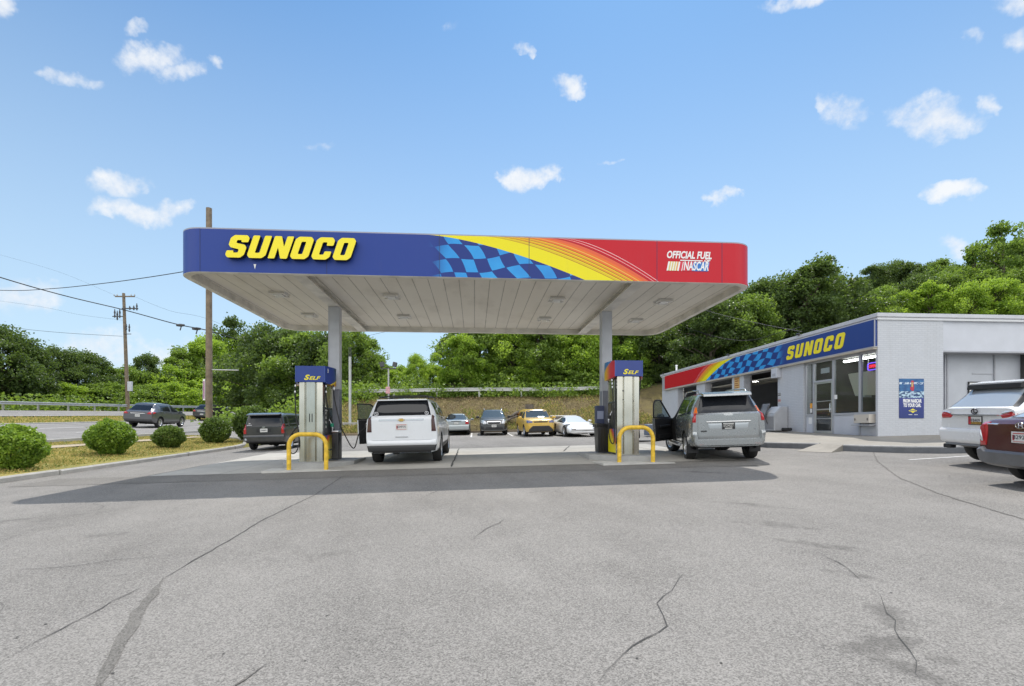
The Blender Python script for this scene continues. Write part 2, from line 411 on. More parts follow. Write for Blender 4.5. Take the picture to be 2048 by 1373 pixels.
for k in range(26):                                              # hairline cracks wandering over the lot
    x, y = rc.uniform(-8, 9), rc.uniform(2.6, 12); a = rc.uniform(0, 6.28); L = [(x, y)]
    for _ in range(rc.randrange(3, 8)): a += rc.uniform(-.7, .7); x += .28*math.cos(a); y += .28*math.sin(a); L.append((x, y))
    strip(lot, L, rc.uniform(.003, .007), .006, 2, .02, k)
for k in range(60):                                              # grit and flattened bits
    x, y = rc.uniform(-6, 7), rc.uniform(2.6, 10); r = rc.uniform(.006, .016); lot.add([(x+r*math.cos(t)*rc.uniform(.5,1), y+r*math.sin(t)*rc.uniform(.5,1), Txy(x, y)+(.004 if k % 5 else .008)) for t in (0,1.2,2.5,3.7,5)], [(0,1,2,3,4)], 2)
structure(lot.build('asphalt_lot', [m_asphalt, m_tar, m_crack]))
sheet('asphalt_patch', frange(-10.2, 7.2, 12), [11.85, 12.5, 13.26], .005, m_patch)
pad = MB().grid(lambda u, v: (*W(u, v), T(u, v)+.010), [-8.1,-7,-5,-3,-.8,1.5,3.5,5.5,7.1], [13.25,15,17,19,20.6])
for (a, b) in (((-.62,13.25),(-.62,20.6)),((3.1,17.6),(3.9,20.6))): strip(pad, [W(*a), W(*b)], .05, .016, 1, .02, 2)
for k in (-6.4, 6.2): strip(pad, [W(k,13.25), W(k,20.6)], .014, .016, 1)
structure(pad.build('concrete_pad', [m_pad, m_crack]))
marks = MB()
for k in (-2.7, -.2, 2.3, 4.75, 7.2): marks.grid(lambda u, v: (*W(u, v), T(u, v)+.008), [k-.05, k+.05], [30.4, 33, 37.2])
marks.grid(lambda u, v: (*W(u, v), T(u, v)+.006), frange(10.2, 16, 6), [11.15, 11.24]); marks.grid(lambda u, v: (*W(u, v), T(u, v)+.006), frange(9.9, 16, 6), [8.25, 8.34])
structure(marks.build('parking_stripes', m_line_worn))
# kerbs: an upstand round the left and far sides of the lot
def kerb(mb, pts, w, h, m=0, mtop=None, base=-.1):
    """pts in station axes; the kerb stands to the left of the line"""
    prof = [(0, base), (0, h-.03), (.03, h), (w-.02, h), (w, h-.02), (w, base)]
    rows = []
    for i, p in enumerate(pts):
        a, b = Vector(pts[max(i-1, 0)]), Vector(pts[min(i+1, len(pts)-1)]); d = (b-a).normalized(); nrm = Vector((-d.y, d.x))
        rows.append([(*W(p[0]+nrm.x*o, p[1]+nrm.y*o), T(p[0]-nrm.x*.05, p[1]-nrm.y*.05)+z) for o, z in prof])
    k = len(prof); mb.add([q for r in rows for q in r], [(i*k+j, i*k+j+1, (i+1)*k+j+1, (i+1)*k+j) for i in range(len(rows)-1) for j in range(k-1)], m)
    mb.add([q for q in rows[0]], [tuple(range(k))], m); mb.add([q for q in rows[-1]], [tuple(range(k))], m)
kb = MB()
v = -10
while v < 24.0:
    e = min(v+3.02, 24.2); kerb(kb, [(-10.97+.02*math.sin(v), a) for a in frange(v, e-.02, 4)], .17, .135+.012*math.sin(v*1.7)); v += 3.04
kerb(kb, [(-10.97,24.22),(-11.1,25.5),(-11.6,27),(-12.6,28.4),(-14.5,29.4)], .17, .14)
structure(kb.build('kerb', m_kerb))
m_rearkerb = concrete('brown_kerb', (.20,.16,.11), scale=4)
kb = MB(); kerb(kb, [(u, 37.38) for u in frange(-14, 40, 27)], .16, .15); structure(kb.build('kerb', m_rearkerb))
# driveway behind the verge end, the dirt path worn through the verge, the highway and its median
sheet('side_road', frange(-18.0, -11.2, 7), frange(30.2, 37.3, 8), .03, m_asphalt)
def path_c(v): return -14.9+.5*math.sin(v*.25)+.035*(v-12)*-1
mb = MB().grid(lambda t, v: (*W(path_c(v)+t*(.30+.14*math.sin(v*1.3)), v), T(path_c(v)+t*.3, v)+.055), [-1, -.4, .4, 1], frange(6, 29, 30)); structure(mb.build('dirt_path', m_dirt))
def bend(u, v): return u + (0 if v < 62 else .0065*(v-62)**2)          # the highway swings to the right far away
vv = frange(-30, 120, 60)
def road(ul, dz, m, name):
    structure(MB().grid(lambda u, v: (*W(bend(u, v), v), T(u, v)+dz), ul, vv).build(name, m))
road([-27.8,-26,-24,-22,-20,-18.6,-17.4], .07, m_road, 'near_road'); road([-43.0,-41,-39,-37,-35.2], .09, m_road, 'far_road')
ln = MB()
def rline(u, w, v0, v1, dash=None):
    k = v0
    while k < v1:
        e = min(k+(dash or 3), v1); ln.grid(lambda a, b: (*W(bend(a, b), b), T(a, b)+(.105 if u < -30 else .085)), [u-w, u+w], [k, e]); k = e+(6 if dash else 0)
rline(-17.75, .06, -20, 110); rline(-27.4, .06, -20, 110); rline(-20.7, .065, -18, 110, 3.2); rline(-24.1, .065, -16, 110, 3.2); rline(-39, .06, -18, 110, 3.2); rline(-42.6, .06, -20, 110); rline(-35.6, .06, -20, 110)
structure(ln.build('road_markings', m_line))
kb = MB()
kerb(kb, [(-17.40, a) for a in frange(-20, 60, 40)][::-1], .15, .16, base=-.05); kerb(kb, [(-27.80, a) for a in frange(-20, 60, 40)], .15, .17, base=-.05)
structure(kb.build('road_kerb', m_kerb))
# concrete walk beside the office, its grey kerb and the little ramp
KP = [(13.5,21.4),(9.9,21.1),(9.45,20.6),(9.4,18.5),(9.45,17.0),(9.64,16.03),(10.43,14.67)]; KQ = [(10.55,13.8),(10.9,13.1),(11.25,12.5),(11.75,11.95),(12.4,11.65),(14,11.6),(18,11.6),(30,11.6)]
poly = KP+KQ+[(30,16.05),(13.5,16.05)]
mb = MB(); tri = tessellate_polygon([[Vector((a, b, 0)) for a, b in poly]])
mb.add([(*W(a, b), T(a, b)+.17) for a, b in poly], [tuple(t) for t in tri])
structure(mb.build('walkway', m_walk))
mb = MB().add([(*W(a, b), T(a, b)+d) for a, b, d in ((10.43,14.67,.172),(10.55,13.8,.172),(10.0,13.55,.008),(9.55,14.4,.008))], [(0,1,2,3)]).add([(*W(a, b), T(a, b)+d) for a, b, d in ((10.43,14.67,.17),(9.55,14.4,.008),(10.43,14.67,-.05),(10.55,13.8,.17),(10.0,13.55,.008),(10.55,13.8,-.05))], [(0,1,2),(3,4,5)])
structure(mb.build('ramp', m_walk))
kb = MB()
for L in (KP, KQ):
    kerb(kb, L, .15, .185)
    for (a, b) in zip(L[:-1], L[1:]):                              # the grey paint is worn off along the top edge
        d = (Vector(b)-Vector(a)).normalized(); nr = Vector((-d.y, d.x))
        kb.add([(*W(p[0]+nr.x*o, p[1]+nr.y*o), T(p[0]-nr.x*.05, p[1]-nr.y*.05)+z) for p in (a, b) for o, z in ((-.004, .148), (.026, .188), (.07, .188))], [(0,1,4,3),(1,2,5,4)], 1)
structure(kb.build('walkway_kerb', [m_greykerb, m_wear]))
# short dry grass on the verge, nobody could count it
def grass(name, n, fn, h, seed, cols, w=.012):
    rnd = random.Random(seed); vsx, fs, mi = [], [], []
    for _ in range(n):
        x, y, z, k = fn(rnd)
        a = rnd.uniform(0, 6.28); hh = h*rnd.uniform(.5, 1.3)*k; ww = w*rnd.uniform(.7, 1.4)*(1+k); lx, ly = rnd.uniform(-.6, .6)*hh, rnd.uniform(-.6, .6)*hh
        o = len(vsx); vsx += [(x-ww*math.cos(a), y-ww*math.sin(a), z), (x+ww*math.cos(a), y+ww*math.sin(a), z), (x+lx, y+ly, z+hh)]; fs.append((o, o+1, o+2))
        mi.append(rnd.choices(range(len(cols)), [3, 2, 1][:len(cols)])[0])
    mb = MB(); mb.v, mb.f, mb.mi = vsx, fs, mi
    o = mb.build(name, cols, fix=False); o['kind'] = 'stuff'; return o
def blade(name, col):
    M = Mat(name, col, .7, spec=.2); t = M.nt.nodes.new('ShaderNodeBsdfTranslucent'); t.inputs[0].default_value = (*[q*1.2 for q in col], 1)
    a = M.nt.nodes.new('ShaderNodeMixShader'); a.inputs[0].default_value = .35; M.nt.links.new(M.p.outputs[0], a.inputs[1]); M.nt.links.new(t.outputs[0], a.inputs[2])
    M.nt.links.new(a.outputs[0], M.nt.nodes['Material Output'].inputs[0]); return M.m
mg = [blade('straw_blade', (.46,.37,.13)), blade('olive_blade', (.25,.25,.07)), blade('green_blade', (.14,.20,.04))]
def f1(r):
    u = r.uniform(-17.2, -11.2); v = r.uniform(7, 30)**1.0; x, y = W(u, v)
    k = .55+.6*max(0, noise.noise(Vector((x*.7, y*.7, 1)))); k *= .25 if abs(u-path_c(v)) < .4 else 1
    return x, y, T(u, v)+.03, k
grass('grass', 42000, f1, .075, 5, mg)
def f2(r):
    u = r.uniform(-34.8, -28); v = r.uniform(10, 70); x, y = W(u, v); return x, y, T(u, v)+.03, 1.1
grass('grass', 16000, f2, .12, 6, mg, .02)
def f3(r):
    while 1:
        u = r.uniform(-13, 14); v = r.uniform(37.7, 46.5); x, y = W(u, v)
        q = noise.noise(Vector((x*.33, y*.33, 7)))+(.5 if u < -4.5 else 0)+(.25 if u > 3.5 else -.1)-.05*(v-38)
        if q > r.uniform(-.25, .5): return x, y, T(u, v)+.02, 1.0
grass('grass', 15000, f3, .16, 8, [mg[1], mg[0], mg[2]], .02)
# ================================================================== fuel canopy
m_steel_white = mk('painted_steel', (.50,.49,.46), .5, vary=.12, scale=2.5)
m_grey_col = mk('grey_column_paint', (.52,.53,.56), .55, vary=.08, scale=3); m_grey_low = mk('dark_grey_paint', (.17,.175,.205), .5, vary=.12, scale=4)
m_black = mk('black_plastic', (.015,.015,.016), .45); m_rubber = mk('rubber', (.02,.02,.02), .7); m_void = mk('dark_inside', (.012,.012,.013), .9)
m_yellow_sign = mk('sign_yellow', (.86,.72,.012), .35); m_sign_side = mk('sign_return_black', (.02,.018,.02), .5)
m_white = mk('white_paint', (.78,.78,.77), .5); m_red = mk('red_paint', (.55,.02,.03), .4)
m_chrome = mk('chrome', (.75,.75,.76), .15, 1.0); m_alu = mk('aluminium', (.62,.62,.63), .32, .9, vary=.06, scale=4)
BLUE, NAVY, CYAN = (.022,.052,.255), (.012,.03,.17), (.025,.29,.72)
YEL, ORA, REDC = (.80,.70,.012), (.78,.17,.03), (.52,.008,.020)
def livery(name, axis, origin, k, direction, ztop, zh, fade_end, cell_off=(0,0), blue=BLUE, rough=.35):
    """blue, chequered flag, yellow sweep, orange pinstripes, red: a printed sign face"""
    M = Mat(name, blue, rough, spec=.22); x, y, z = M.xyz(M.coord('Object')); U = {'x': x, 'y': y}[axis]
    t = (U-origin)*(direction/k)                     # metres at canopy scale, growing towards red
    h = ((ztop-z)*(1/zh)).max(.0001).min(1)
    f = h.pow(.66); s = (t-3.895*f)/(3.624-1.643*f)
    # the flag: a skewed grid, bent into waves
    Zm = h*1.02
    wv = M.nt; tc = t*(1 if fade_end else .62); a0 = tc + .05*(Zm*5+t*2.2).op('SINE'); b0 = Zm + .05*(t*3.4).op('SINE')
    # basis a=(.337,-.043 down) b=(.206,.313 down)
    det = .337*.313+.043*.206
    i = (a0*.313 - b0*.206)*(1/det)+cell_off[0]; j = (b0*.337 + a0*.043)*(1/det)+cell_off[1]
    chk = ((i.floor()+j.floor())*.5).frac().gt(.25)
    vis = t.smooth(.0, .55) if fade_end else t.smooth(-5.0, -4.2)
    edge = ((i.frac()-.5).abs().max((j.frac()-.5).abs())).lt(.472)
    tint = M.noise(M.coord('Object'), 1.3, 3)
    cy = M.mix(tint, (.015,.17,.55), (.05,.42,.82))
    flag = M.mix((chk*edge*vis), M.mix(vis*.6, blue, NAVY), cy)
    D = (.30,.05,.015)
    st = [(0,YEL),(.385,D),(.398,(.70,.50,.02)),(.45,YEL),(.47,D),(.485,(.74,.34,.02)),(.53,YEL),(.55,(.35,.09,.02)),(.565,(.75,.30,.03)),(.61,YEL),(.628,(.45,.10,.02)),(.645,ORA),(.69,(.80,.52,.10)),(.705,ORA),(.76,(.72,.12,.05)),(.83,(.35,.01,.02)),(.845,REDC),(.885,(.85,.42,.40)),(.897,REDC),(.945,(.85,.5,.5)),(.956,REDC)]
    stripes = s.min(1).max(0).ramp(st, 'CONSTANT')
    col = M.mix(s.gt(0), flag, stripes)
    dirt = M.noise(M.coord('Object'), .9, 6, .6); col = M.mix(dirt*.10, col, M.mix(.5, col, (.2,.2,.25))); strk = M.noise(M.comb(x*7, y*7, z*.5), 1.0, 4, .7); col = M.mix(((strk-.55)*1.1).op('MULTIPLY', 1, clamp=True)*h, col, M.mix(.45, col, (.12,.12,.14)))
    M.link('Base Color', col); return M.m
CU0, CU1, CV0, CV1, CZ0, CZ1 = -7.12, 7.24, 12.5, 19.78, 3.71+EYE, 4.73+EYE
can = thing('fuel_canopy', 'flat fuel canopy on two grey columns with blue, chequered, yellow and red fascia', 'canopy', (0,0,0), TH)
def rrect(u0, u1, v0, v1, r, n=8):
    P = []
    for (cx, cy, a0) in ((u1-r, v0+r, -90), (u1-r, v1-r, 0), (u0+r, v1-r, 90), (u0+r, v0+r, 180)):
        for i in range(n+1): a = R(a0+90*i/n); P.append((cx+r*math.cos(a), cy+r*math.sin(a)))
    return P
m_livery = livery('fascia_print', 'x', -1.146, 1.0, 1, CZ1, CZ1-CZ0, True)
RR = rrect(CU0, CU1, CV0, CV1, .62); n = len(RR)
def ringwall(mb, P, z0, z1, m=0):
    n = len(P); mb.add([(x, y, z) for x, y in P for z in (z0, z1)], [(2*i, 2*((i+1) % n), 2*((i+1) % n)+1, 2*i+1) for i in range(n)], m)
fas = MB(); ringwall(fas, RR, CZ0, CZ1)
# thin panel joints, proud by a hair
m_joint = mk('panel_joint', (.012,.02,.08), .5)
fas.build('fascia', m_livery, can, 30)
jm = MB()
for k in (-6.48, -3.55, -.86, 1.35, 4.6, 6.3): jm.box((k-.006, CV0-.003, CZ0), (k+.006, CV0, CZ1-(.62 if k == -3.55 else 0)))
build_each(jm, 'panel_joint', m_joint, can)
mb = MB(); inn = rrect(CU0+.05, CU1-.05, CV0+.05, CV1-.05, .58); cap = [(RR, CZ1+.0), (RR, CZ1+.03), (inn, CZ1+.03), (inn, CZ1-.1)]
mb.add([(x, y, z) for P, z in cap for x, y in P], [(k*n+i, k*n+(i+1) % n, (k+1)*n+(i+1) % n, (k+1)*n+i) for k in range(3) for i in range(n)])
mb.build('fascia_cap', mk('fascia_cap_metal', (.30,.30,.36), .4), can)
mb = MB(); mb.add([(x, y, CZ1-.1) for x, y in inn], [tuple(range(n))]); mb.build('canopy_roof', mk('roof_membrane', (.4,.4,.4), .9), can)
DZ = CZ0+.17
# the deck of long metal planks running front to back, stained along the joints
M = Mat('deck_planks', (.55,.53,.49), .5); x, y, z = M.xyz(M.coord('Object')); q = (x*(1/.405)); jf = (q.frac()-.5).abs()
nn = M.noise(M.comb(x*1.0, y*.45, 0), 1.1, 6, .62); n2 = M.noise(M.comb(x*6, y*.8, 0), 1.3, 4, .7)
near = jf.smooth(.40, .5); colr = M.mix((near*(n2-.35)*1.5+(nn-.50)*1.5).op('MULTIPLY', 1, clamp=True), (.71,.665,.58), (.33,.28,.21))
colr = M.mix(jf.gt(.487), colr, (.12,.11,.10)); M.link('Base Color', M.mix(((q.floor()*.37).frac())*.18, colr, (.64,.60,.52))); M.bump(jf.smooth(.47, .5)*-1, .6, .01)
mb = MB(); ins = rrect(CU0+.16, CU1-.16, CV0+.16, CV1-.16, .48); mb.add([(x, y, DZ) for x, y in ins], [tuple(range(n))]); mb.build('canopy_deck', M.m, can)
mb = MB(); L = [(RR, CZ0+.002), (rrect(CU0+.015, CU1-.015, CV0+.015, CV1-.015, .61), CZ0-.012), (ins, CZ0-.012), (ins, DZ)]
mb.add([(x, y, z) for P, z in L for x, y in P], [(k*n+i, k*n+(i+1) % n, (k+1)*n+(i+1) % n, (k+1)*n+i) for k in range(3) for i in range(n)])
mb.build('soffit_rim', mk('rim_paint', (.66,.63,.57), .5, vary=.2, scale=2), can)
m_beam = mk('beam_paint', (.66,.63,.57), .5, vary=.22, scale=1.6)
COLS = [(-4.26, 15.91), (4.19, 15.91)]
for (cu, cv) in COLS:
    mb = MB(); mb.box((cu-.16, CV0+.17, CZ0-.006), (cu+.16, CV1-.17, CZ0+.012)).box((cu-.05, CV0+.17, CZ0+.012), (cu+.05, CV1-.17, DZ-.002)).box((cu-.16, CV0+.17, DZ-.02), (cu+.16, CV1-.17, DZ-.003))
    mb.build('beam', m_beam, can)
    z0 = T(cu, cv)+.1; zs = EYE+(857-781)/FPX*15.8
    mb = MB().box((cu-.155, cv-.155, zs), (cu+.155, cv+.155, CZ0-.01), 0, .012).box((cu-.157, cv-.157, z0), (cu+.157, cv+.157, zs), 1, .012)
    for s_ in (-1, 1): mb.box((cu-.17, cv+s_*.155-.01, z0), (cu-.155, cv+s_*.155+.01, CZ0-.01), 0)
    mb.build('column', [m_grey_col, m_grey_low], can, 40)
m_lens = mk('lamp_lens', (.62,.62,.60), .25)
for lu in (-5.6, -2.42, 2.45, 5.72):
    for lv in (15.0, 17.7):
        mb = MB().box((lu-.20, lv-.20, DZ-.05), (lu+.20, lv+.20, DZ-.001), 0, .012).box((lu-.24, lv-.24, DZ-.012), (lu+.24, lv+.24, DZ-.004))
        for s_ in (-1, 1): mb.box((lu-.23, lv+s_*.19-.03, DZ-.075), (lu+.23, lv+s_*.19+.03, DZ-.045), 0, .008)
        o = mb.build('canopy_light', mk('lamp_housing', (.66,.64,.60), .5), can)
        MB().box((lu-.13, lv-.13, DZ-.085), (lu+.13, lv+.13, DZ-.051), 0, .02).build('lens', m_lens, o)
sg = thing('channel_letter_sign', 'raised yellow slanted channel letters SUNOCO mounted on the blue canopy fascia', 'sign', (0,0,0), TH)
for i, ch in enumerate('SUNOCO'):
    mb = MB(); fn = lambda a, b, t: (a, CV0-.03-t, b)
    block_letter(ch, mb, -5.86+i*.92*.535, CZ0+.305, .53, fn, .0, .115, .33)
    mb.build('letter', [m_yellow_sign, m_sign_side], sg)
pn = thing('fascia_lettering', 'white printed OFFICIAL FUEL OF NASCAR lettering with striped logo on the red fascia end', 'sign', (0,0,0), TH)
fn = lambda a, b, t: (a, CV0-.004-t, b)
def fx(px):                                               # photo column -> station u on the fascia plane
    k = (px-1024)/FPX; y = CV0/(CT-k*ST); return k*y*CT+y*ST
def fz(px, py):
    k = (px-1024)/FPX; y = CV0/(CT-k*ST); return EYE+(857-py)/FPX*y
zo = lambda X, Y: (900+X/3.303, 420+Y/3.303)
a, b = fx(zo(1430,0)[0]), fx(zo(1725,0)[0]); c = (a+b)/2
mb = MB(); lettering(mb, 'OFFICIAL FUEL', .20, lambda q, w, t: fn(c+q, w*1.25+fz(*zo(1575,302)), t), 0, b-a, shear=.22, bold=.006)
lettering(mb, 'OF', .085, lambda q, w, t: fn(fx(zo(1696,0)[0])+q*1.4, w+fz(*zo(1696,339)), t), 0, shear=.22, bold=.004)
z1 = fz(*zo(1590,336)); mb.box((fx(zo(1520,0)[0]), CV0-.007, z1-.012), (fx(zo(1668,0)[0]), CV0-.003, z1+.012)); mb.build('slogan', m_white, pn)
zt, zb = fz(*zo(1570,345)), fz(*zo(1570,405)); H = zt-zb
par = lambda x0, x1, m, d=.003: mb.prism([(x0, zb), (x1, zb), (x1+.2*H, zt), (x0+.2*H, zt)], lambda p, q, t: fn(p, q, t), 0, d, m)
a, b = fx(zo(1430,0)[0]), fx(zo(1705,0)[0]); w = (b-a); mb = MB(); par(a, b, 0, .002)
for i, (m_, f0, f1_) in enumerate([(1,.04,.07),(1,.10,.13),(1,.16,.19),(2,.215,.25),(3,.29,.35)]): par(a+w*f0, a+w*f1_, m_, .005)
par(a+w*.37, b, 3, .004); par(a+w*.60, b-.01, 4, .006)
lettering(mb, 'NASCAR', .25, lambda q, w_, t: fn(a+w*.70+q, w_*1.25+(zt+zb)/2, t+.008), 0, w*.60, shear=.22, bold=.006)
mb.build('logo', [m_white, mk('logo_gold', (.65,.5,.15), .5), mk('logo_tan', (.7,.35,.1), .5), mk('logo_red', (.6,.03,.06), .5), mk('logo_blue', (.02,.16,.5), .5)], pn)
mb = MB(); u_, z_ = fx(510), fz(510, 534); mb.prism([(u_-.03, z_+.06), (u_, z_-.06), (u_+.03, z_+.06)], fn, 0, .004); tag(mb.build('sticker', m_white), 'small white wedge shaped sticker under the big letters on blue fascia', 'sticker').rotation_euler = (0,0,TH)

# ================================================================== islands, pumps, guards
def place(o, u, v, dz=0, rz=0):
    x, y = W(u, v); o.location = (x, y, T(u, v)+dz); o.rotation_euler = (0, 0, TH+rz); return o
M = Mat('brushed_stainless', (.60,.585,.53), .22, 1.0); x, y, z = M.xyz(M.coord()); st = M.noise(M.comb(x*60, y*60, z*.6), 1.0, 3); big = M.noise(M.comb(x*2, y*2, z*1.2), 1.0, 2)
M.link('Base Color', M.mix(big, (.36,.335,.265), (.66,.64,.57))); M.link('Roughness', (st*.2+.12)); M.bump(st, .08, .004); m_ss = M.m
m_blue_panel = mk('topper_blue', (.018,.045,.24), .3, vary=.06)
def topper_print(name, d):
    M = Mat(name, BLUE, .3); x, y, z = M.xyz(M.coord()); t = y*(1/1.02); h = (z-2.215)*(1/.44)
    s = (t*1.1 + h*(-.55)) if d < 0 else (t*1.0-h*.8+.0)
    # right-hand side print: red, orange, yellow wedge sweeping up to a blue flag corner
    if d < 0:
        q = ((.95-t) - h*.62)                       # 0 at the bottom far corner, grows towards the front
        col = q.min(1).max(0).ramp([(0,(.02,.12,.38)),(.26,(.03,.2,.5)),(.30,YEL),(.40,(.75,.35,.02)),(.52,(.7,.12,.02)),(.66,REDC),(.9,(.45,.03,.12))], 'LINEAR')
        q2 = (h-.12-(.95-t)*1.05); col = M.mix(q2.smooth(-.03, .03), M.mix((.9-t).smooth(.0, .75), YEL, M.mix((.95-t).smooth(.45, .8), (.75,.22,.02), REDC)), M.mix((t*9).frac().gt(.5), (.02,.10,.34), (.03,.22,.52)))
    else:
        q2 = (t-.42-h*1.0-(1-t)*.0); col = M.mix(((t-.35)-h*1.3).smooth(-.015, .015), BLUE, M.mix(((t-.52)-h*1.4).smooth(-.02, .02), (.8,.55,.03), (.62,.25,.02)))
    M.link('Base Color', col); return M.m
m_top_l, m_top_r = topper_print('topper_print_gold', 1), topper_print('topper_print_sunset', -1)
def side_print(name):
    M = Mat(name, (.1,.1,.3), .35); x, y, z = M.xyz(M.coord()); q = z-.25-y*.75
    M.link('Base Color', q.smooth(-.35, .55).op('MULTIPLY', 1, clamp=True).ramp([(0,YEL),(.2,(.75,.5,.03)),(.35,(.72,.18,.03)),(.55,(.55,.05,.08)),(.62,(.10,.10,.33)),(1,(.13,.13,.36))], 'LINEAR')); return M.m
m_sideprint = side_print('pump_lower_print')
m_plate_black = mk('pump_black_panel', (.02,.02,.022), .35); m_green = mk('nozzle_green', (.01,.22,.13), .4)
m_screen = mk('pump_screen', (.05,.06,.06), .1)
def hose(mb, pts, r=.017, m=0):
    # smooth curve through the points
    P = [Vector(p) for p in pts]; out = []
    for i in range(len(P)-1):
        p0, p1, p2, p3 = P[max(i-1,0)], P[i], P[i+1], P[min(i+2,len(P)-1)]
        for k in range(8):
            t = k/8; out.append(.5*((2*p1)+(p2-p0)*t+(2*p0-5*p1+4*p2-p3)*t*t+(3*p1-p0-3*p2+p3)*t**3))
    out.append(P[-1]); mb.tube(out, r, 8, m); return mb
def pump(label, u, v, dz, side_mat_right, number, front_slots, lift):
    """local axes: x across, y along the island (0 at the end facing the forecourt), z up"""
    p = thing('fuel_pump', label, 'fuel pump', group=None); place(p, u, v, dz)
    hw, ln_ = .335, 1.02
    mb = MB(); prof = [(-hw,.10),(-hw+.02,.02),(-.17,0),(-.155,.028),(-.145,.028),(-.115,-.012),(.115,-.012),(.145,.028),(.155,.028),(.17,0),(hw-.02,.02),(hw,.10)]
    mb.prism(prof, lambda a, b, t: (a, b, t), .02, 2.22, 0); mb.box((-hw-.01, .0, 0), (hw+.01, .14, .02)); mb.build('end_panel', m_ss, p, 30)
    mb = MB().prism([(-hw,ln_-.10),(hw,ln_-.10),(hw-.02,ln_-.02),(-hw+.02,ln_-.02)], lambda a, b, t: (a, b, t), .02, 2.22); mb.build('end_panel', m_ss, p, 30)
    mb = MB().box((-hw+.07, .105, .02), (hw-.07, ln_-.105, 2.22)); mb.build('pump_core', mk('pump_core_grey', (.11,.11,.115), .5), p)
    for s_ in (-1, 1):
        f = lambda a0, a1: (min(s_*a0, s_*a1), max(s_*a0, s_*a1))
        x0, x1 = f(hw-.068, hw-.02); MB().box((x0, .32, 1.52), (x1, ln_-.13, 2.2), 0, .01).build('upper_panel', m_ss, p)
        x0, x1 = f(hw-.068, hw+.015); h = MB().box((x0, .115, .74), (x1, ln_-.13, 1.52), 0, .015).build('nozzle_panel', m_plate_black, p)
        x0, x1 = f(hw+.016, hw+.02); MB().box((x0, .5, 1.2), (x1, .82, 1.46)).build('screen', m_screen, h)
        x0, x1 = f(hw+.016, hw+.024); b_ = MB()
        for k in range(4): b_.box((x0, .16+k*.05, 1.42-k*.0), (x1, .19+k*.05, 1.46)).box((x0, .17, 1.33-k*.13), (x1, .24, 1.40-k*.13))
        build_each(b_, 'grade_label', mk('grade_label', (.5,.5,.48), .5), h)
        x0, x1 = f(hw-.068, hw+.004); MB().box((x0, .115, .05), (x1, ln_-.13, .735), 0, .01).build('lower_panel', m_sideprint, p)
    # the topper: flat blue ends, sides bowed out and dipping lower in the middle
    def side(sg_):
        mb = MB(); N = 10
        for t in range(N+1):
            q = t/N; y = -.05+q*1.12; xo = sg_*(hw+.06+.12*math.sin(math.pi*min(1, q*1.0))); zl = 2.215-.075*math.sin(math.pi*q)
            mb.v += [(xo, y, zl), (xo, y, 2.66), (sg_*(hw+.02), y, zl), (sg_*(hw+.02), y, 2.66)]
        for t in range(N):
            o = 4*t; mb.f += [(o, o+4, o+5, o+1), (o+1, o+5, o+7, o+3), (o, o+2, o+6, o+4)]; mb.mi += [0]*3
        return mb
    side(1).build('topper_side', m_top_l if number else m_top_r, p, 30); side(-1).build('topper_side', m_top_r if not number else m_top_l, p, 30)
    mb = MB()
    for (ya, yb) in ((-.05, -.03), (1.05, 1.07)): mb.box((-hw-.055, ya, 2.215), (hw+.055, yb, 2.66), 0, .004)
    mb.box((-hw-.02, -.03, 2.225), (hw+.02, 1.05, 2.65)); o = mb.build('topper_face', m_blue_panel, p)
    mb = MB()
    for s_ in (-1, 1): mb.box((s_*(hw+.058)-.007, -.058, 2.212), (s_*(hw+.058)+.007, -.03, 2.663))
    build_each(mb, 'topper_trim', mk('trim_blue', (.05,.10,.36), .3), o)
    mb = MB(); fn = lambda a, b, t: (a, -.053-t, b)
    vsx, fsx = text_mesh('S', .19, .3, .007, .003); mb.add([fn(q.x*1.3-.11, q.y+2.335, q.z) for q in vsx], fsx)
    lettering(mb, 'ELF', .135, lambda a, b, t: fn(a*1.0+.105, b+2.318, t), 0, .31, shear=.3, bold=.003)
    mb.build('lettering', m_yellow_sign, o)
    if number:
        mb = MB(); lettering(mb, number, .16, lambda a, b, t: (hw+.085+.004+t+.028, .06+a, b+2.53), 0, bold=.003); mb.build('pump_number', m_white, o)
    if front_slots:
        mb = MB()
        for x in (-.028, .04): mb.box((x-.011, -.016, 1.11), (x+.011, -.010, 1.34), 0, .004)
        build_each(mb, 'vent_slot', m_void, p)
    else:
        mb = MB(); mb.lathe([(0,-.012),(.022,-.012),(.022,0),(0,0)], 12, 'Y', (-.15,.02,1.81)).lathe([(0,-.008),(.018,-.008),(.018,0),(0,0)], 12, 'Y', (-.15,.02,1.56)).lathe([(0,-.008),(.012,-.008),(.012,0),(0,0)], 12, 'Y', (.15,.02,1.52))
        build_each(mb, 'lock', m_black, p)
    return p, hw
def nozzle(p, x, y, z, s_, grip):
    o = sub('nozzle', p, (x, y, z))
    MB().tube([(0,0,.10),(s_*.03,0,.04),(s_*.055,.0,-.06),(s_*.05,0,-.14)], [.02,.034,.03,.02], 10).tube([(s_*.03,0,.06),(s_*-.03,0,.17),(s_*-.05,0,.22)], .012, 8).build('spout', m_alu, o, 40)
    MB().box((min(0,s_*.085), -.045, -.03), (max(0,s_*.085), .045, .08), 0, .02).build('grip', grip, o)
    MB().tube([(s_*.055,0,-.06),(s_*.105,0,-.10),(s_*.10,0,-.2),(s_*.05,0,-.17)], .008, 6).build('lever', m_black, o); return o
pl, hw = pump('left stainless fuel pump with blue topper reading SELF and number 3', -4.53, 14.42, .155, None, '3', True, 0)
pr, hw = pump('right stainless fuel pump with blue topper reading SELF and orange side print', 4.33, 14.02, .155, None, None, False, 0)
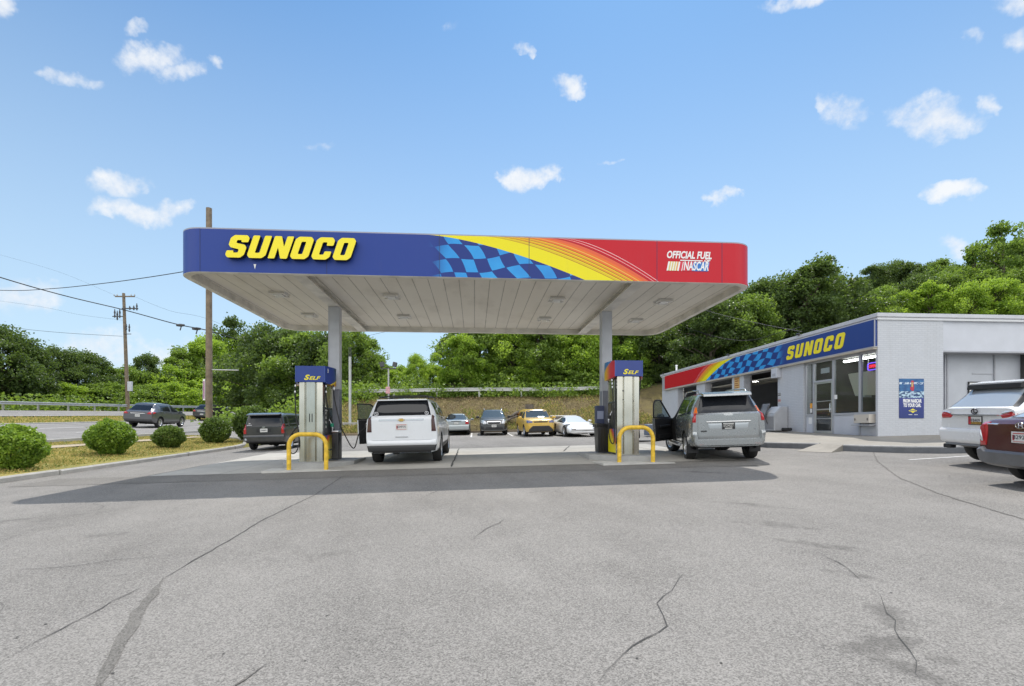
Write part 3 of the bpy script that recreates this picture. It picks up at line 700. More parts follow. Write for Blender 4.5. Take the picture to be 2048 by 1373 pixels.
nozzle(pl, hw+.05, .55, 1.0, 1, m_green); nozzle(pl, -hw-.05, .4, 1.05, -1, m_black); nozzle(pr, -hw-.05, .45, 1.05, -1, m_black); nozzle(pr, hw+.05, .5, 1.05, 1, m_black)
mb = MB(); hose(mb, [(-hw-.11,.12,2.2),(-hw-.12,.1,1.9),(-hw-.10,.1,1.3),(-hw-.02,.05,.9),(-hw+.02,.0,.55),(-hw-.04,-.03,.30),(-hw-.16,-.02,.24),(-hw-.27,.05,.40),(-hw-.25,.15,.75),(-hw-.12,.3,.98)]); mb.build('hose', m_rubber, pl, 60)
def couplings(p, pts):
    for (x, y, z) in pts: MB().lathe([(0,-.03),(.022,-.03),(.026,0),(.022,.03),(0,.03)], 10, 'Z', (x, y, z)).build('coupling', m_alu, p, 40)
couplings(pl, [(-hw-.115,.115,2.12),(-hw-.12,.1,1.95),(hw+.02,.2,2.12),(hw+.02,.2,1.96)])
mb = MB(); hose(mb, [(hw+.03,.2,2.2),(hw+.02,.2,1.9),(hw+.05,.25,1.55),(hw+.09,.5,1.14)]); mb.build('hose', m_rubber, pl, 60)
mb = MB(); hose(mb, [(hw+.12,.6,.98),(hw+.16,.55,.5),(hw+.1,.35,.32),(hw+.03,.2,.42),(hw+.02,.16,.7)]); mb.build('hose', m_rubber, pl, 60)
mb = MB(); hose(mb, [(-hw-.07,.45,1.0),(-hw-.13,.35,.65),(-hw-.11,.2,.36),(-hw-.05,.1,.36),(-hw-.04,.1,.8),(-hw-.06,.14,1.5),(-hw-.09,.16,2.2)]); mb.build('hose', m_rubber, pr, 60)
couplings(pr, [(-hw-.09,.16,2.12),(-hw-.085,.155,2.02),(-hw-.08,.15,1.92)])
mb = MB(); hose(mb, [(hw+.09,.55,1.0),(hw+.05,.4,.6),(hw+.07,.25,.5),(hw+.02,.2,1.0),(hw+.04,.2,1.6),(hw+.09,.2,2.2)]); mb.build('hose', m_rubber, pr, 60)
# islands
for (nm, u, v, du) in (('left', -4.42, 13.95, 0), ('right', 4.25, 13.52, 0)):
    o = thing('pump_island', 'grey concrete %s pump island raised above the pad with cut corners' % nm, 'pump island'); place(o, u, v)
    P = [(-.58, 0), (.40, 0), (.95, .95), (.95, 2.6), (-.95, 2.6), (-.95, .75)] if nm == 'left' else [(-.36, 0), (.62, 0), (.95, .75), (.95, 2.6), (-.95, 2.6), (-.95, .95)]
    MB().prism(P, lambda a, b, t: (a, b, t), -.12, .155).build('island_block', m_isle, o, bevel=.012)
    MB().prism([(x*.985, y*.985+.02) for x, y in P], lambda a, b, t: (a, b, t), .155, .165).build('island_edge', mk('island_top', (.33,.33,.33), .8, vary=.2, scale=3), o)
    sl_ = MB(); q = [(-.95,-.72),(.98,-.66),(1.15,.2),(-1.05,.2)]; sl_.prism(q, lambda a, b, t: (a, b, t), -.06, .016); a_ = structure(sl_.build('apron_slab', mk('pale_slab', (.47,.46,.43), .9, vary=.12, scale=3))); place(a_, u, v)
m_gy = mk('guard_yellow', (.70,.45,.035), .5, vary=.28, scale=9)
for (nm, u, v, wd_) in (('left', -4.36, 13.62, .95), ('right', 4.31, 13.26, .92)):
    o = thing('hoop_guard', 'yellow hoop guard in front of the %s fuel pump' % nm, 'bollard', group='yellow hoop guards'); place(o, u, v)
    h = .95; r = .30; w2 = wd_/2; P = [(-w2, 0, -.1), (-w2, 0, h-r)]
    P += [(-w2+r-r*math.cos(R(a)), 0, h-r+r*math.sin(R(a))) for a in range(10, 91, 10)]; P += [(-q[0], 0, q[2]) for q in P[::-1]]
    MB().tube(P, .056, 16).build('hoop', m_gy, o, 60)
# bins by the columns
m_bin = mk('bin_black', (.018,.018,.02), .4, vary=.2)
o = thing('trash_bin', 'black ribbed trash bin with flared rim beside the right column', 'trash bin'); place(o, 3.93, 15.25, .155)
mb = MB(); prof = [(-.24,-.24),(-.12,-.255),(0,-.25),(.12,-.255),(.24,-.24),(.255,0),(.24,.24),(0,.25),(-.24,.24),(-.255,0)]
k = len(prof); LV = [(0,.82),(.02,.85),(.78,.98),(.80,1.10),(.86,1.12),(.86,1.0),(.70,.93)]
mb.add([(x*sc, y*sc, z) for z, sc in LV for x, y in prof], [(i*k+j, i*k+(j+1) % k, (i+1)*k+(j+1) % k, (i+1)*k+j) for i in range(len(LV)-1) for j in range(k)]); mb.build('bin_body', m_bin, o, 30)
mb = MB()
for x in (-.14, -.05, .05, .14): mb.box((x-.006, -.252, .05), (x+.006, -.225, .74), 0)
build_each(mb, 'rib', m_bin, o); MB().tube([(-.27,-.1,.84),(-.30,-.1,.76),(-.30,.1,.76),(-.27,.1,.84)], .014, 8).build('handle', m_bin, o)
o = thing('trash_bin', 'slim black trash bin beside the left pump and column', 'trash bin'); place(o, -4.02, 15.1, .155)
MB().box((-.10,-.14,0),(.10,.14,.78),0,.03).build('bin_body', m_bin, o); MB().box((-.11,-.155,.78),(.11,.155,.84),0,.03).build('lid', m_alu, o)
o = thing('squeegee_caddy', 'dark blue squeegee caddy on the column behind the right pump', 'caddy'); place(o, 3.93, 15.74, .155)
MB().box((-.13,-.12,.86),(.13,.12,1.42),0,.02).build('caddy_body', mk('caddy_blue', (.05,.06,.12), .5), o); MB().box((-.1,-.125,1.0),(.1,-.12,1.25)).build('caddy_label', mk('caddy_label', (.3,.33,.45), .5), o); MB().box((-.03,-.03,0),(.03,.03,.86)).build('caddy_post', m_grey_low, o)
# ================================================================== the service building (x across to the right, y away; side wall on x=0)
BU, BV, BL, BW = 13.5, 16.05, 19.6, 14.0
B = thing('service_station', 'low grey painted brick service station with three open bays and glass office', 'building', (*W(BU, BV), 0), TH)
M = Mat('painted_brick', (.56,.585,.64), .6); x, y, z = M.xyz(M.coord()); br = M.nt.nodes.new('ShaderNodeTexBrick')
M.nt.links.new(M.comb(x+y, z, 0), br.inputs['Vector']); br.inputs['Scale'].default_value = 1; br.inputs['Brick Width'].default_value = .21; br.inputs['Row Height'].default_value = .0685; br.inputs['Mortar Size'].default_value = .009; br.inputs['Mortar Smooth'].default_value = .4
br.inputs['Color1'].default_value = (.515,.535,.57,1); br.inputs['Color2'].default_value = (.55,.57,.605,1); br.inputs['Mortar'].default_value = (.455,.475,.51,1)
nz = M.noise(M.coord(), 1.2, 6, .6); drip = M.noise(M.comb(x*5+y*5, z*.35, 0), 1.0, 5, .65); M.link('Base Color', M.mix(((drip-.52)*1.4).op('MULTIPLY', 1, clamp=True)*.6, M.mix(nz*.3, br.outputs[0], (.42,.43,.455)), (.34,.335,.32))); M.bump(E(M.nt, br.outputs['Fac'])*-1, .5, .008); m_brick = M.m
m_panel = mk('grey_white_panel', (.53,.55,.60), .5, vary=.05, scale=1.5); m_trim = mk('grey_trim', (.36,.37,.40), .5, vary=.06); m_coping = mk('coping_metal', (.50,.51,.54), .4, vary=.08, scale=2)
m_coping2 = mk('coping_band', (.66,.67,.69), .35); m_wallpaint = mk('smooth_grey_wall', (.45,.47,.51), .6, vary=.06, scale=2); m_soff = mk('tan_soffit', (.42,.38,.31), .6, vary=.1)
ZT = EYE+230*17/FPX                                              # top of coping
def g(y, x=0): return T(BU+x, BV+y)
def yy(px):                                                       # photo column on the side wall -> metres along it
    k = (px-1024)/FPX; d = BU/(k*CT+ST); return -k*d*ST+d*CT-BV
def zz(px, py): 
    k = (px-1024)/FPX; d = BU/(k*CT+ST); return EYE+(857-py)/FPX*d
SZ1, SZ0 = ZT-.20, ZT-1.10                                        # sign band
HZ = SZ0-.10                                                      # head of the openings
P1a, P1b, P2a, P2b, P3a, P3b, P4 = yy(1355.5), yy(1393), yy(1410), yy(1464), yy(1487.5), yy(1555.5), yy(1607)
def wbox(mb, x0, x1, y0, y1, z0, z1, m=0): return mb.box((x0, min(y0,y1), z0), (x1, max(y0,y1), z1), m)
base = .6
mb = MB()
for (a, b) in ((BL, P1a), (P1b, P2a), (P2b, P3a), (P3b, P4)): wbox(mb, 0, .35, a, b, base, HZ)
build_each(mb, 'side_wall', m_brick, B)
mb = MB(); mb.prism([(0,0),(2.35,0),(2.35,.35),(.36,.35),(.36,.09),(0,.09)], lambda a, b, t: (a, b, t), base, ZT-.22); mb.build('front_wall', m_brick, B)
wbox(MB(), .004, .35, .10, BL, HZ, ZT-.2).build('lintel', m_trim, B)
mb = MB(); wbox(mb, .35, BW, BL-.3, BL, base, ZT-.3); wbox(mb, BW-.3, BW, .9, BL-.3, base, ZT-.3); mb.build('back_wall', m_wallpaint, B)
wbox(MB(), -.02, BW, .0, BL, ZT-.20, ZT-.16).build('roof', m_trim, B)
mb = MB()                                                        # coping: two stepped bands right round
for (o, z0, z1, m) in ((.10, ZT-.13, ZT, 0), (.05, ZT-.22, ZT-.13, 1)):
    mb.box((-o, -o, z0), (.25, BL+o, z1), m); mb.box((.25, -o, z0), (BW+o, .25, z1), m); mb.box((.25, BL-.25, z0), (BW+o, BL+o, z1), m)
mb.build('coping', [m_coping, m_coping2], B, bevel=.012)
m_liv2 = livery('building_sign_print', 'y', yy(1473), .85, 1, SZ1, SZ1-SZ0, False, (.3,.2), (.02,.055,.24))
mb = MB(); mb.box((-.10, .03, SZ0), (-.003, BL-.75, SZ1)); sgn = mb.build('fascia_sign', m_liv2, B)
mb = MB(); mb.box((-.13, .0, SZ0-.035), (.0, BL-.72, SZ0-.002)).box((-.115, .0, SZ0), (-.09, .03, SZ1)); mb.build('sign_trim', m_trim, B)
MB().box((-.14, .02, SZ0-.10), (.0, BL-.72, SZ0-.037)).build('soffit', m_soff, B)
fs = thing('painted_letter_sign', 'yellow slanted SUNOCO lettering on the blue sign band over the office', 'sign', (*W(BU, BV), 0), TH)
y1, y0 = yy(1577), yy(1698.5); lh = .56
fnb = lambda a, b, t: (-.105-t, y1-a, b)
for i, ch in enumerate('SUNOCO'):
    k = (y1-y0)/5.68; mb = MB(); block_letter(ch, mb, i*.93*k, SZ0+.17, lh, lambda a, b, t: fnb(a*1.0, b, t), 0, .012, .3*k/lh*.9); 
    for j in range(len(mb.v)): pass
    mb.build('letter', [m_yellow_sign, m_yellow_sign], fs)
# ---- office glazing
G = Mat('window_glass', (.9,.92,.95), .02); tr = G.nt.nodes.new('ShaderNodeBsdfTransparent'); tr.inputs[0].default_value = (.80,.83,.84,1); gl = G.nt.nodes.new('ShaderNodeBsdfGlossy'); gl.inputs[1].default_value = .02
fr = G.nt.nodes.new('ShaderNodeLayerWeight'); fr.inputs[0].default_value = .5; fr = E(G.nt, fr.outputs['Facing']).pow(4)*.22+.03; ms = G.nt.nodes.new('ShaderNodeMixShader'); G.nt.links.new(fr.v, ms.inputs[0]); G.nt.links.new(tr.outputs[0], ms.inputs[1]); G.nt.links.new(gl.outputs[0], ms.inputs[2]); G.nt.links.new(ms.outputs[0], G.nt.nodes['Material Output'].inputs[0]); m_glass = G.m
W0, W1 = yy(1752.5), P4; wz = g(.5)+.17; sill = wz+.78
D0, D1, A1, M1 = yy(1661.5), yy(1624.5), yy(1611), yy(1715.5)     # door edges, narrow light, mullion
xr = .10                                                          # glazing set back
fr_ = MB()
def post(y, w=.045): wbox(fr_, xr-.04, xr+.06, y-w, y+w, wz-.03, HZ)
for y in (D0-.03, D1+.03, M1, W0+.02, P4-.03): post(y)
for (a, b, z) in ((W0, D0-.06, sill), (D1+.06, P4, sill), (D0, D1, wz+2.10)): wbox(fr_, xr-.05, xr+.07, a, b, z-.04, z+.04)
wbox(fr_, xr-.04, xr+.06, W0, P4, HZ-.07, HZ); fr_.build('window_frame', mk('mill_frame', (.42,.43,.46), .45, .3), B, bevel=.006)
for (a, b, z0, z1) in ((W0+.06, M1-.045, sill+.04, HZ-.07), (M1+.045, D0-.075, sill+.04, HZ-.07), (D1+.075, P4-.07, sill+.04, HZ-.07), (D0+.015, D1-.015, wz+2.14, HZ-.07)):
    wbox(MB(), xr, xr+.008, a, b, z0, z1).build('window_pane', m_glass, B)
mb = MB(); wbox(mb, xr-.02, xr+.05, W0, D0-.075, wz-.05, sill-.04); wbox(mb, xr-.02, xr+.05, D1+.075, P4, wz-.05, sill-.04); build_each(mb, 'sill_panel', m_panel, B)
dr = sub('door', B, (xr-.02, D1-.02, wz)); dw = (D1-D0)-.04
mb = MB(); mb.box((0,-dw,.0),(.045,0,.16)).box((0,-dw,2.0),(.045,0,2.08)).box((0,-dw,.16),(.045,-dw+.075,2.0)).box((0,-.075,.16),(.045,0,2.0)).box((-.03,-dw+.05,.97),(.06,-.05,1.01)).box((.0,-dw+.075,.62),(.04,-.075,.645)).box((.0,-dw+.075,1.30),(.04,-.075,1.325)); mb.build('door_frame', m_alu, dr, bevel=.004)
MB().box((.018,-dw+.075,.16),(.026,-.075,2.0)).build('door_pane', m_glass, dr); MB().tube([(-.01,-dw+.04,.85),(-.07,-dw+.04,.88),(-.07,-dw+.04,1.2),(-.01,-dw+.04,1.23)], .014, 8).build('handle', m_chrome, dr)
# inside the office: floor, back wall, ceiling strip lights, a shelf, a low desk
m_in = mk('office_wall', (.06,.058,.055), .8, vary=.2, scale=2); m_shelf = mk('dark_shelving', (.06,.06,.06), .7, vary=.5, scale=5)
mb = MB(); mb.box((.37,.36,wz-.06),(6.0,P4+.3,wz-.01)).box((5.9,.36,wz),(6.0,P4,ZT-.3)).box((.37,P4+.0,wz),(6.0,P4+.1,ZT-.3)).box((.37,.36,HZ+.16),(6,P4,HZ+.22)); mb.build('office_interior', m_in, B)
m_tubes = Mat('fluorescent_tube', (1,1,1)); m_tubes.set('Emission Color', (1,.98,.93,1)); m_tubes.set('Emission Strength', 17); m_tubes = m_tubes.m
for (xa, ya, xb, yb) in ((1.5,.6,1.62,P4-.3),(3.0,.8,3.12,P4-.6)):
    MB().box((xa,ya,HZ+.02),(xb,yb,HZ+.08)).build('ceiling_lamp', m_tubes, B)
mb = MB()
rnd = random.Random(4)
for k in range(4): mb.box((4.9,.8,wz+.3+k*.45),(5.5,4.8,wz+.34+k*.45))
mb.box((.45,.5,wz+.55),(1.05,M1-.1,wz+.76)); mb.build('shelf', m_shelf, B)
for k in range(26): 
    y = rnd.uniform(.9,4.7); zq = wz+.34+rnd.randrange(4)*.45
    tag(MB().box((4.95,y,zq),(5.2,y+rnd.uniform(.08,.2),zq+rnd.uniform(.12,.32))).build('carton', mk('carton_%d' % (k % 4), [(.2,.18,.14),(.12,.02,.02),(.02,.05,.14),(.25,.22,.1)][k % 4], .6), B), None)
o = thing('hanging_hood', 'cream tapered box hanging on two rods behind the office window', 'hood', (*W(BU, BV), 0), TH)
hz1, hz0 = zz(1700,752)-.02, zz(1700,785); yc = yy(1692)
mb = MB(); hx = .75
mb.add([(hx+a*s_, yc+b*s_, z) for z, s_ in ((hz0-.10,.62),(hz1,1.0),(hz1+.16,1.06)) for a, b in ((-.28,-.45),(.28,-.45),(.28,.45),(-.28,.45))], [(4*i+j, 4*i+(j+1) % 4, 4*i+4+(j+1) % 4, 4*i+4+j) for i in range(2) for j in range(4)]+[(3,2,1,0),(8,9,10,11)]); mb.build('hood_body', mk('cream_plastic', (.80,.76,.60), .5), o)
mb = MB(); mb.tube([(hx,yc-.12,hz1+.1),(hx,yc-.12,HZ+.16)], .018, 8).tube([(hx,yc+.14,hz1+.1),(hx,yc+.14,HZ+.16)], .018, 8); build_each(mb, 'rod', m_alu, o)
MB().box((hx-.12,yc-.14,hz0-.16),(hx+.12,yc+.14,hz0-.10),0,.01).build('hood_lip', m_white, o)
m_nb = Mat('neon_blue', (.2,.1,1)); m_nb.set('Emission Color', (.22,.10,1,1)); m_nb.set('Emission Strength', 1.6); m_nr = Mat('neon_red', (1,.02,.05)); m_nr.set('Emission Color', (1,.03,.07,1)); m_nr.set('Emission Strength', 1.5)
o = thing('neon_sign', 'small red and blue neon OPEN sign lit in the office window', 'sign', (*W(BU, BV), 0), TH)
ny0, ny1, nz = .26, .68, zz(1746,731)
yc = (ny0+ny1)/2; w2 = (ny1-ny0)/2; P = [(.2, yc+w2*math.copysign(abs(math.cos(R(a)))**.4, math.cos(R(a))), nz+.12*math.copysign(abs(math.sin(R(a)))**.4, math.sin(R(a)))) for a in range(0, 361, 12)]
MB().tube(P, .018, 8).build('neon_border', m_nb.m, o); mb = MB(); lettering(mb, 'OPEN', .15, lambda a, b, t: (.2+t, yc-a, nz+b), 0, w2*1.45, bold=.004); mb.build('neon_letters', m_nr.m, o)
def wallthing(name, label, cat, px, py, w, h, d, mats, extra=None, x=0.0):
    o = thing(name, label, cat, (*W(BU, BV), 0), TH); y, z = yy(px), zz(px, py)
    MB().box((x-d, y-w/2, z-h/2), (x, y+w/2, z+h/2), 0, min(.01, d*.3)).build('panel', mats, o); return o, y, z
o, y, z = wallthing('wall_speaker', 'pale grey box fixed high on the wall beside the third bay', 'speaker', 1557, 747, .42, .42, .22, m_panel)
MB().box((-.223, y-.12, z-.15), (-.219, y+.12, z-.02)).build('grille', m_trim, o)
o, y, z = wallthing('wall_notice', 'yellow notice with small red lettering on the pillar between the bays', 'sign', 1474, 772, .52, .86, .01, mk('notice_yellow', (.62,.42,.16), .5))
mb = MB()
for k, s in enumerate(('NOTICE', 'CUSTOMERS', 'NOT ALLOWED', 'IN BAYS')): pass
for k in range(6): mb.box((-.014, y-.19+.03*(k % 3), z+.32-k*.11), (-.011, y+.19-.02*(k % 2), z+.36-k*.11+.012*(k % 2)))
mb.build('print', mk('notice_ink', (.30,.08,.03), .6), o); mb = MB(); mb.box((-.014,y-.24,z-.41),(-.011,y+.24,z-.39)).box((-.014,y-.24,z+.39),(-.011,y+.24,z+.41)).box((-.014,y-.24,z-.39),(-.011,y-.225,z+.39)).box((-.014,y+.225,z-.39),(-.011,y+.24,z+.39)); mb.build('frame_line', mk('notice_ink', (0,0,0)), o)
for (lb, px, py, h, c) in (('upper black and white notice by the edge of the third bay', 1559, 791, .22, (.6,.6,.6)), ('lower small white and red notice by the edge of the third bay', 1559, 802.5, .17, (.62,.58,.56))):
    o, y, z = wallthing('wall_notice', lb, 'sign', px, py, .22, h, .008, mk('notice_%d' % int(h*100), c, .5)); mb = MB().box((-.011, y-.10, z-.02), (-.0085, y+.10, z+.03)).box((-.011, y-.105, z+h*.32), (-.0085, y+.105, z+h*.44)); mb.build('print', m_black if h > .2 else mk('notice_red', (.4,.05,.04), .5), o)
o, y, z = wallthing('window_sticker', 'orange and white sticker low in the narrow window beside the door', 'sticker', 1618, 812, .14, .2, .003, mk('sticker_orange', (.8,.35,.03), .5), x=xr-.005); MB().box((xr-.012,y-.05,z-.28),(xr-.009,y+.05,z-.12)).build('tag', m_white, o)
o, y, z = wallthing('window_sticker', 'white printed card hung inside the glass above the door', 'sticker', 1643, 741.5, .48, .2, .004, m_white, x=xr+.05)
o, y, z = wallthing('window_sticker', 'round white sticker on the big window beside the door', 'sticker', 1666.5, 794.5, .16, .16, .003, m_white, x=xr-.004); 
o, y, z = wallthing('paper_notice', 'white sheet of paper under the narrow window beside the door', 'paper', 1617, 842, .2, .26, .003, m_white, x=xr-.024)
o, y, z = wallthing('payment_drawer', 'cream metal payment drawer below the end window', 'drawer', 1731, 838, .70, .30, .24, mk('drawer_cream', (.55,.51,.45), .4), x=xr-.02); mb = MB()
for s_ in (-1, 1): mb.box((xr-.275, y+s_*.28-.012, z-.06), (xr-.258, y+s_*.28+.012, z+.02))
build_each(mb, 'latch', m_black, o); MB().box((xr-.3, y-.42, z-.235), (xr-.02, y+.42, z-.205)).build('shelf', m_trim, o)
# bays: ceilings, strip lights, tilted overhead doors, a car lift post
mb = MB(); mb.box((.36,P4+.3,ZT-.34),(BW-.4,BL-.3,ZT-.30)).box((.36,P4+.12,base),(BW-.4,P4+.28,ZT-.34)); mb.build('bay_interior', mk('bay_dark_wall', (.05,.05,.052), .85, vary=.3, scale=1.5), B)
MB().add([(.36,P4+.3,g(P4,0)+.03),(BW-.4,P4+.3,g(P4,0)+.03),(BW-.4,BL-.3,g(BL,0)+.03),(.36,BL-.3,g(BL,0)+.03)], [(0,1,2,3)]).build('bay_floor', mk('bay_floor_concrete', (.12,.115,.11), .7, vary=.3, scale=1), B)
for (xa, y0_, y1_) in ((2.6,P3b+.3,P3a-1.2),(4.6,P3b+.9,P3a+.6),(2.6,P2b+1.2,P2a+1.0)): MB().box((xa,y0_,HZ+.0),(xa+.10,y1_,HZ+.05)).build('bay_lamp', m_tubes, B)
for (a, b, tilt) in ((P2b, P2a, .35), (P3b, P3a, .32)):
    mb = MB(); N = 4
    for k in range(N): mb.box((.42+k*.62, a+.05, HZ-.30+k*tilt*.14), (.42+k*.62+.58, b-.05, HZ-.25+k*tilt*.14), 0)
    mb.build('overhead_door', mk('overhead_door_paint', (.42,.40,.34), .6, vary=.1), B)
mb = MB()
for (a, b) in ((P1b, P1a), (P2b, P2a), (P3b, P3a)): mb.box((.36,a-.06,g(a)),(.42,a,HZ)).box((.36,b,g(b)),(.42,b+.06,HZ))
build_each(mb, 'door_track', m_alu, B)
mb = MB(); yq = (P3a*.55+P3b*.45); mb.box((3.0,yq-.15,g(yq)),(3.3,yq+.15,HZ+.1)).box((2.6,yq-1.0,g(yq)+1.05),(2.75,yq+.2,g(yq)+1.12)); mb.build('vehicle_lift', mk('lift_grey', (.09,.09,.10), .5), B)
# front: the recessed panels right of the brick pier
mb = MB(); mb.box((2.35,.06,ZT-1.22),(BW,.32,ZT-.22)); mb.build('front_fascia', m_panel, B)
MB().box((2.35,.04,ZT-1.27),(BW,.34,ZT-1.22)).build('front_fascia_trim', m_trim, B)
mb = MB(); mb.box((2.35,.62,base),(BW-.3,.80,ZT-1.0)); mb.build('recess_wall', m_wallpaint, B)
mb = MB()
for x in (2.98, 3.06, 4.86, 7.2): mb.box((x,.57,base),(x+.05,.62,ZT-1.27))
mb.box((4.05,.60,ZT-1.95),(4.86,.62,ZT-1.92)); build_each(mb, 'recess_trim', m_trim, B)
o = thing('notice_board', 'white board in a thin black frame in the recessed front wall', 'notice board', (*W(BU, BV), 0), TH)
def fxb(px, v=BV): k = (px-1024)/FPX; d = v/(CT-k*ST); return k*d*CT+d*ST-BU
def fzb(px, py, v=BV): k = (px-1024)/FPX; d = v/(CT-k*ST); return EYE+(857-py)/FPX*d
xa, xb, zt, zb = fxb(1938, BV+.6), fxb(1985, BV+.6), fzb(1960, 766, BV+.6), fzb(1960, 766, BV+.6)-1.0
MB().box((xa,.585,zb),(xb,.618,zt)).build('board', m_white, o); mb = MB(); t = .035
mb.box((xa-t,.575,zb-t),(xa,.618,zt+t)).box((xb,.575,zb-t),(xb+t,.618,zt+t)).box((xa,.575,zt),(xb,.618,zt+t)).box((xa,.575,zb-t),(xb,.618,zb)); mb.build('board_frame', m_black, o)
# poster on the brick pier
o = thing('poster', 'blue FROM NASCAR TO YOUR CAR poster with a red clad figure on the brick pier', 'poster', (*W(BU, BV), 0), TH)
xa, xb, zt, zb = fxb(1798), fxb(1847), fzb(1822, 758), fzb(1822, 837); w, h = xb-xa, zt-zb
M = Mat('poster_print', (.02,.04,.2), .4); x, y, z = M.xyz(M.coord()); a = (x-xa)*(1/w); b = (z-zb)*(1/h); nz = M.noise(M.comb(a*3, b*9, 0), 2.2, 4)
up = M.mix(nz.smooth(.35,.75), (.01,.07,.22), (.03,.16,.36)); band = ((b-.885)*40).abs().lt(1)*nz.gt(.47); up = M.mix(band, up, (.55,.65,.75))
car = M.mix(nz.smooth(.45,.55), (.015,.05,.16), (.45,.62,.72)); low = M.mix(b.gt(.68), car, up)
M.link('Base Color', M.mix(b.gt(.515), M.mix(b.smooth(0,.5), (.012,.03,.17), (.02,.035,.22)), low)); 
pb = MB().box((xa,-.018,zb),(xb,-.002,zt)).build('poster_sheet', M.m, o)
P = lambda a, b, t: (xa+a*w, -.019-t, zb+b*h); mb = MB(); lettering(mb, 'FROM NASCAR', .105, lambda q, r_, t: P(.52+q, .435+r_*1.15, t*.3), 0, .76, bold=.0055); lettering(mb, 'TO YOUR CAR.', .105, lambda q, r_, t: P(.52+q, .325+r_*1.15, t*.3), 0, .72, bold=.0055)
mb.prism([(.37,.085),(.52,.085),(.52,.097),(.37,.097)], P, 0, .002).prism([(.6,.085),(.74,.085),(.74,.097),(.6,.097)], P, 0, .002); mb.build('poster_lettering', m_white, o)
mb = MB(); mb.prism([(.36,.19),(.46,.215),(.54,.245),(.62,.215),(.72,.19),(.62,.165),(.54,.135),(.46,.165)], P, 0, .002); mb.build('poster_emblem', m_yellow_sign, o)
mb = MB(); mb.prism([(.42,.20),(.66,.20),(.66,.18),(.42,.18)], P, .002, .004); mb.build('poster_emblem_bar', mk('emblem_navy', (.02,.06,.3), .4), o)
mb = MB(); mb.prism([(.45,.72),(.43,.78),(.47,.80),(.48,.88),(.47,.93),(.50,.955),(.55,.955),(.58,.93),(.575,.87),(.60,.78),(.58,.70),(.53,.685)], P, 0, .002); mb.prism([(.45,.69),(.46,.56),(.49,.56),(.50,.66)], P, 0, .0015, 1).prism([(.53,.67),(.54,.56),(.57,.56),(.57,.68)], P, 0, .0015, 1).prism([(.49,.80),(.49,.90),(.535,.92),(.55,.85),(.54,.79)], P, .002, .003, 2)
mb.build('poster_figure', [mk('poster_red', (.45,.03,.06), .5), mk('poster_pale', (.35,.45,.6), .5), mk('poster_skin', (.5,.4,.15), .5)], o)
# things on the wall edge: small cameras on the coping, a vent pipe, the grey slanted cabinet and a folded stand
for px in (1330, 1461, 1603):
    o = thing('security_camera', '%s black security camera on the roof edge over the sign band' % {1330:'farthest',1461:'middle',1603:'nearest'}[px], 'camera', (*W(BU, BV), 0), TH, 'roof edge cameras'); y = yy(px)
    MB().lathe([(0,-.1),(.04,-.1),(.045,.06),(.03,.09),(0,.09)], 12, 'Y', (-.16, y, ZT+.03)).build('camera_body', m_black, o, 40); MB().box((-.16,y-.02,ZT-.02),(-.0,y+.02,ZT+.015)).build('bracket', m_black, o)
o = thing('vent_pipe', 'short white vent pipe on the far corner of the station roof', 'pipe', (*W(BU+.35, BV+yy(1343)), 0), TH); MB().tube([(0,0,ZT-.2),(0,0,ZT+.42)], .06, 12).build('pipe', m_white, o, 60); MB().lathe([(0,.5),(.09,.47),(.09,.42),(0,.42)], 14, 'Z', (0,0,ZT)).build('cap', m_white, o)
o = thing('slant_front_cabinet', 'grey slant topped merchandiser cabinet against the wall beside the third bay', 'cabinet', (*W(BU-.02, BV+yy(1577)+.80), g(P3b)+.17), TH)
mb = MB().prism([(-.82,0),(0,0),(0,1.28),(-.34,1.28),(-.82,.86)], lambda a, b, t: (a*.76, t*.84, b*.82), -.95, 0); mb.build('cabinet_body', mk('cabinet_grey', (.42,.43,.45), .45, vary=.08), o, bevel=.03)
mb = MB().prism([(-.78,.93),(-.36,1.295),(-.35,1.29),(-.77,.915)], lambda a, b, t: (a*.76, t*.84, b*.82), -.9, -.05); mb.build('lid', mk('lid_grey', (.55,.56,.58), .4), o); MB().box((-.636,-.76,.08),(-.624,-.04,.62)).build('front_panel', mk('cabinet_front', (.25,.25,.26), .5), o)
o = thing('folded_sign_stand', 'dark folded metal stand leaning in front of the grey cabinet', 'stand', (*W(BU-.75, BV+yy(1577)+.75), g(P3b)+.17), TH)
m_iron = mk('dark_iron', (.07,.07,.075), .5, .5); mb = MB()
for s_ in (-.28, .28): mb.tube([(-.28,s_,0),(.16,s_*.9,1.12)], .016, 8).tube([(.22,s_,0),(-.1,s_*.9,.8)], .016, 8)
build_each(mb, 'leg', m_iron, o); MB().prism([(-.05,.58),(.20,1.2),(.23,1.19),(-.02,.57)], lambda a, b, t: (a, t, b), -.27, .27).build('board', mk('board_dark_grey', (.16,.16,.165), .5), o)
o = thing('tyre_stack', 'single dark tyre lying on the walk beside the grey cabinet', 'tyre', (*W(BU-.32, BV+yy(1582)-.2), g(P3b)+.17), TH)
MB().lathe([(.10,0),(.17,0),(.20,.03),(.20,.10),(.17,.13),(.10,.13),(.09,.08),(.09,.05),(.10,0)], 28).build('tread', m_rubber, o, 40)
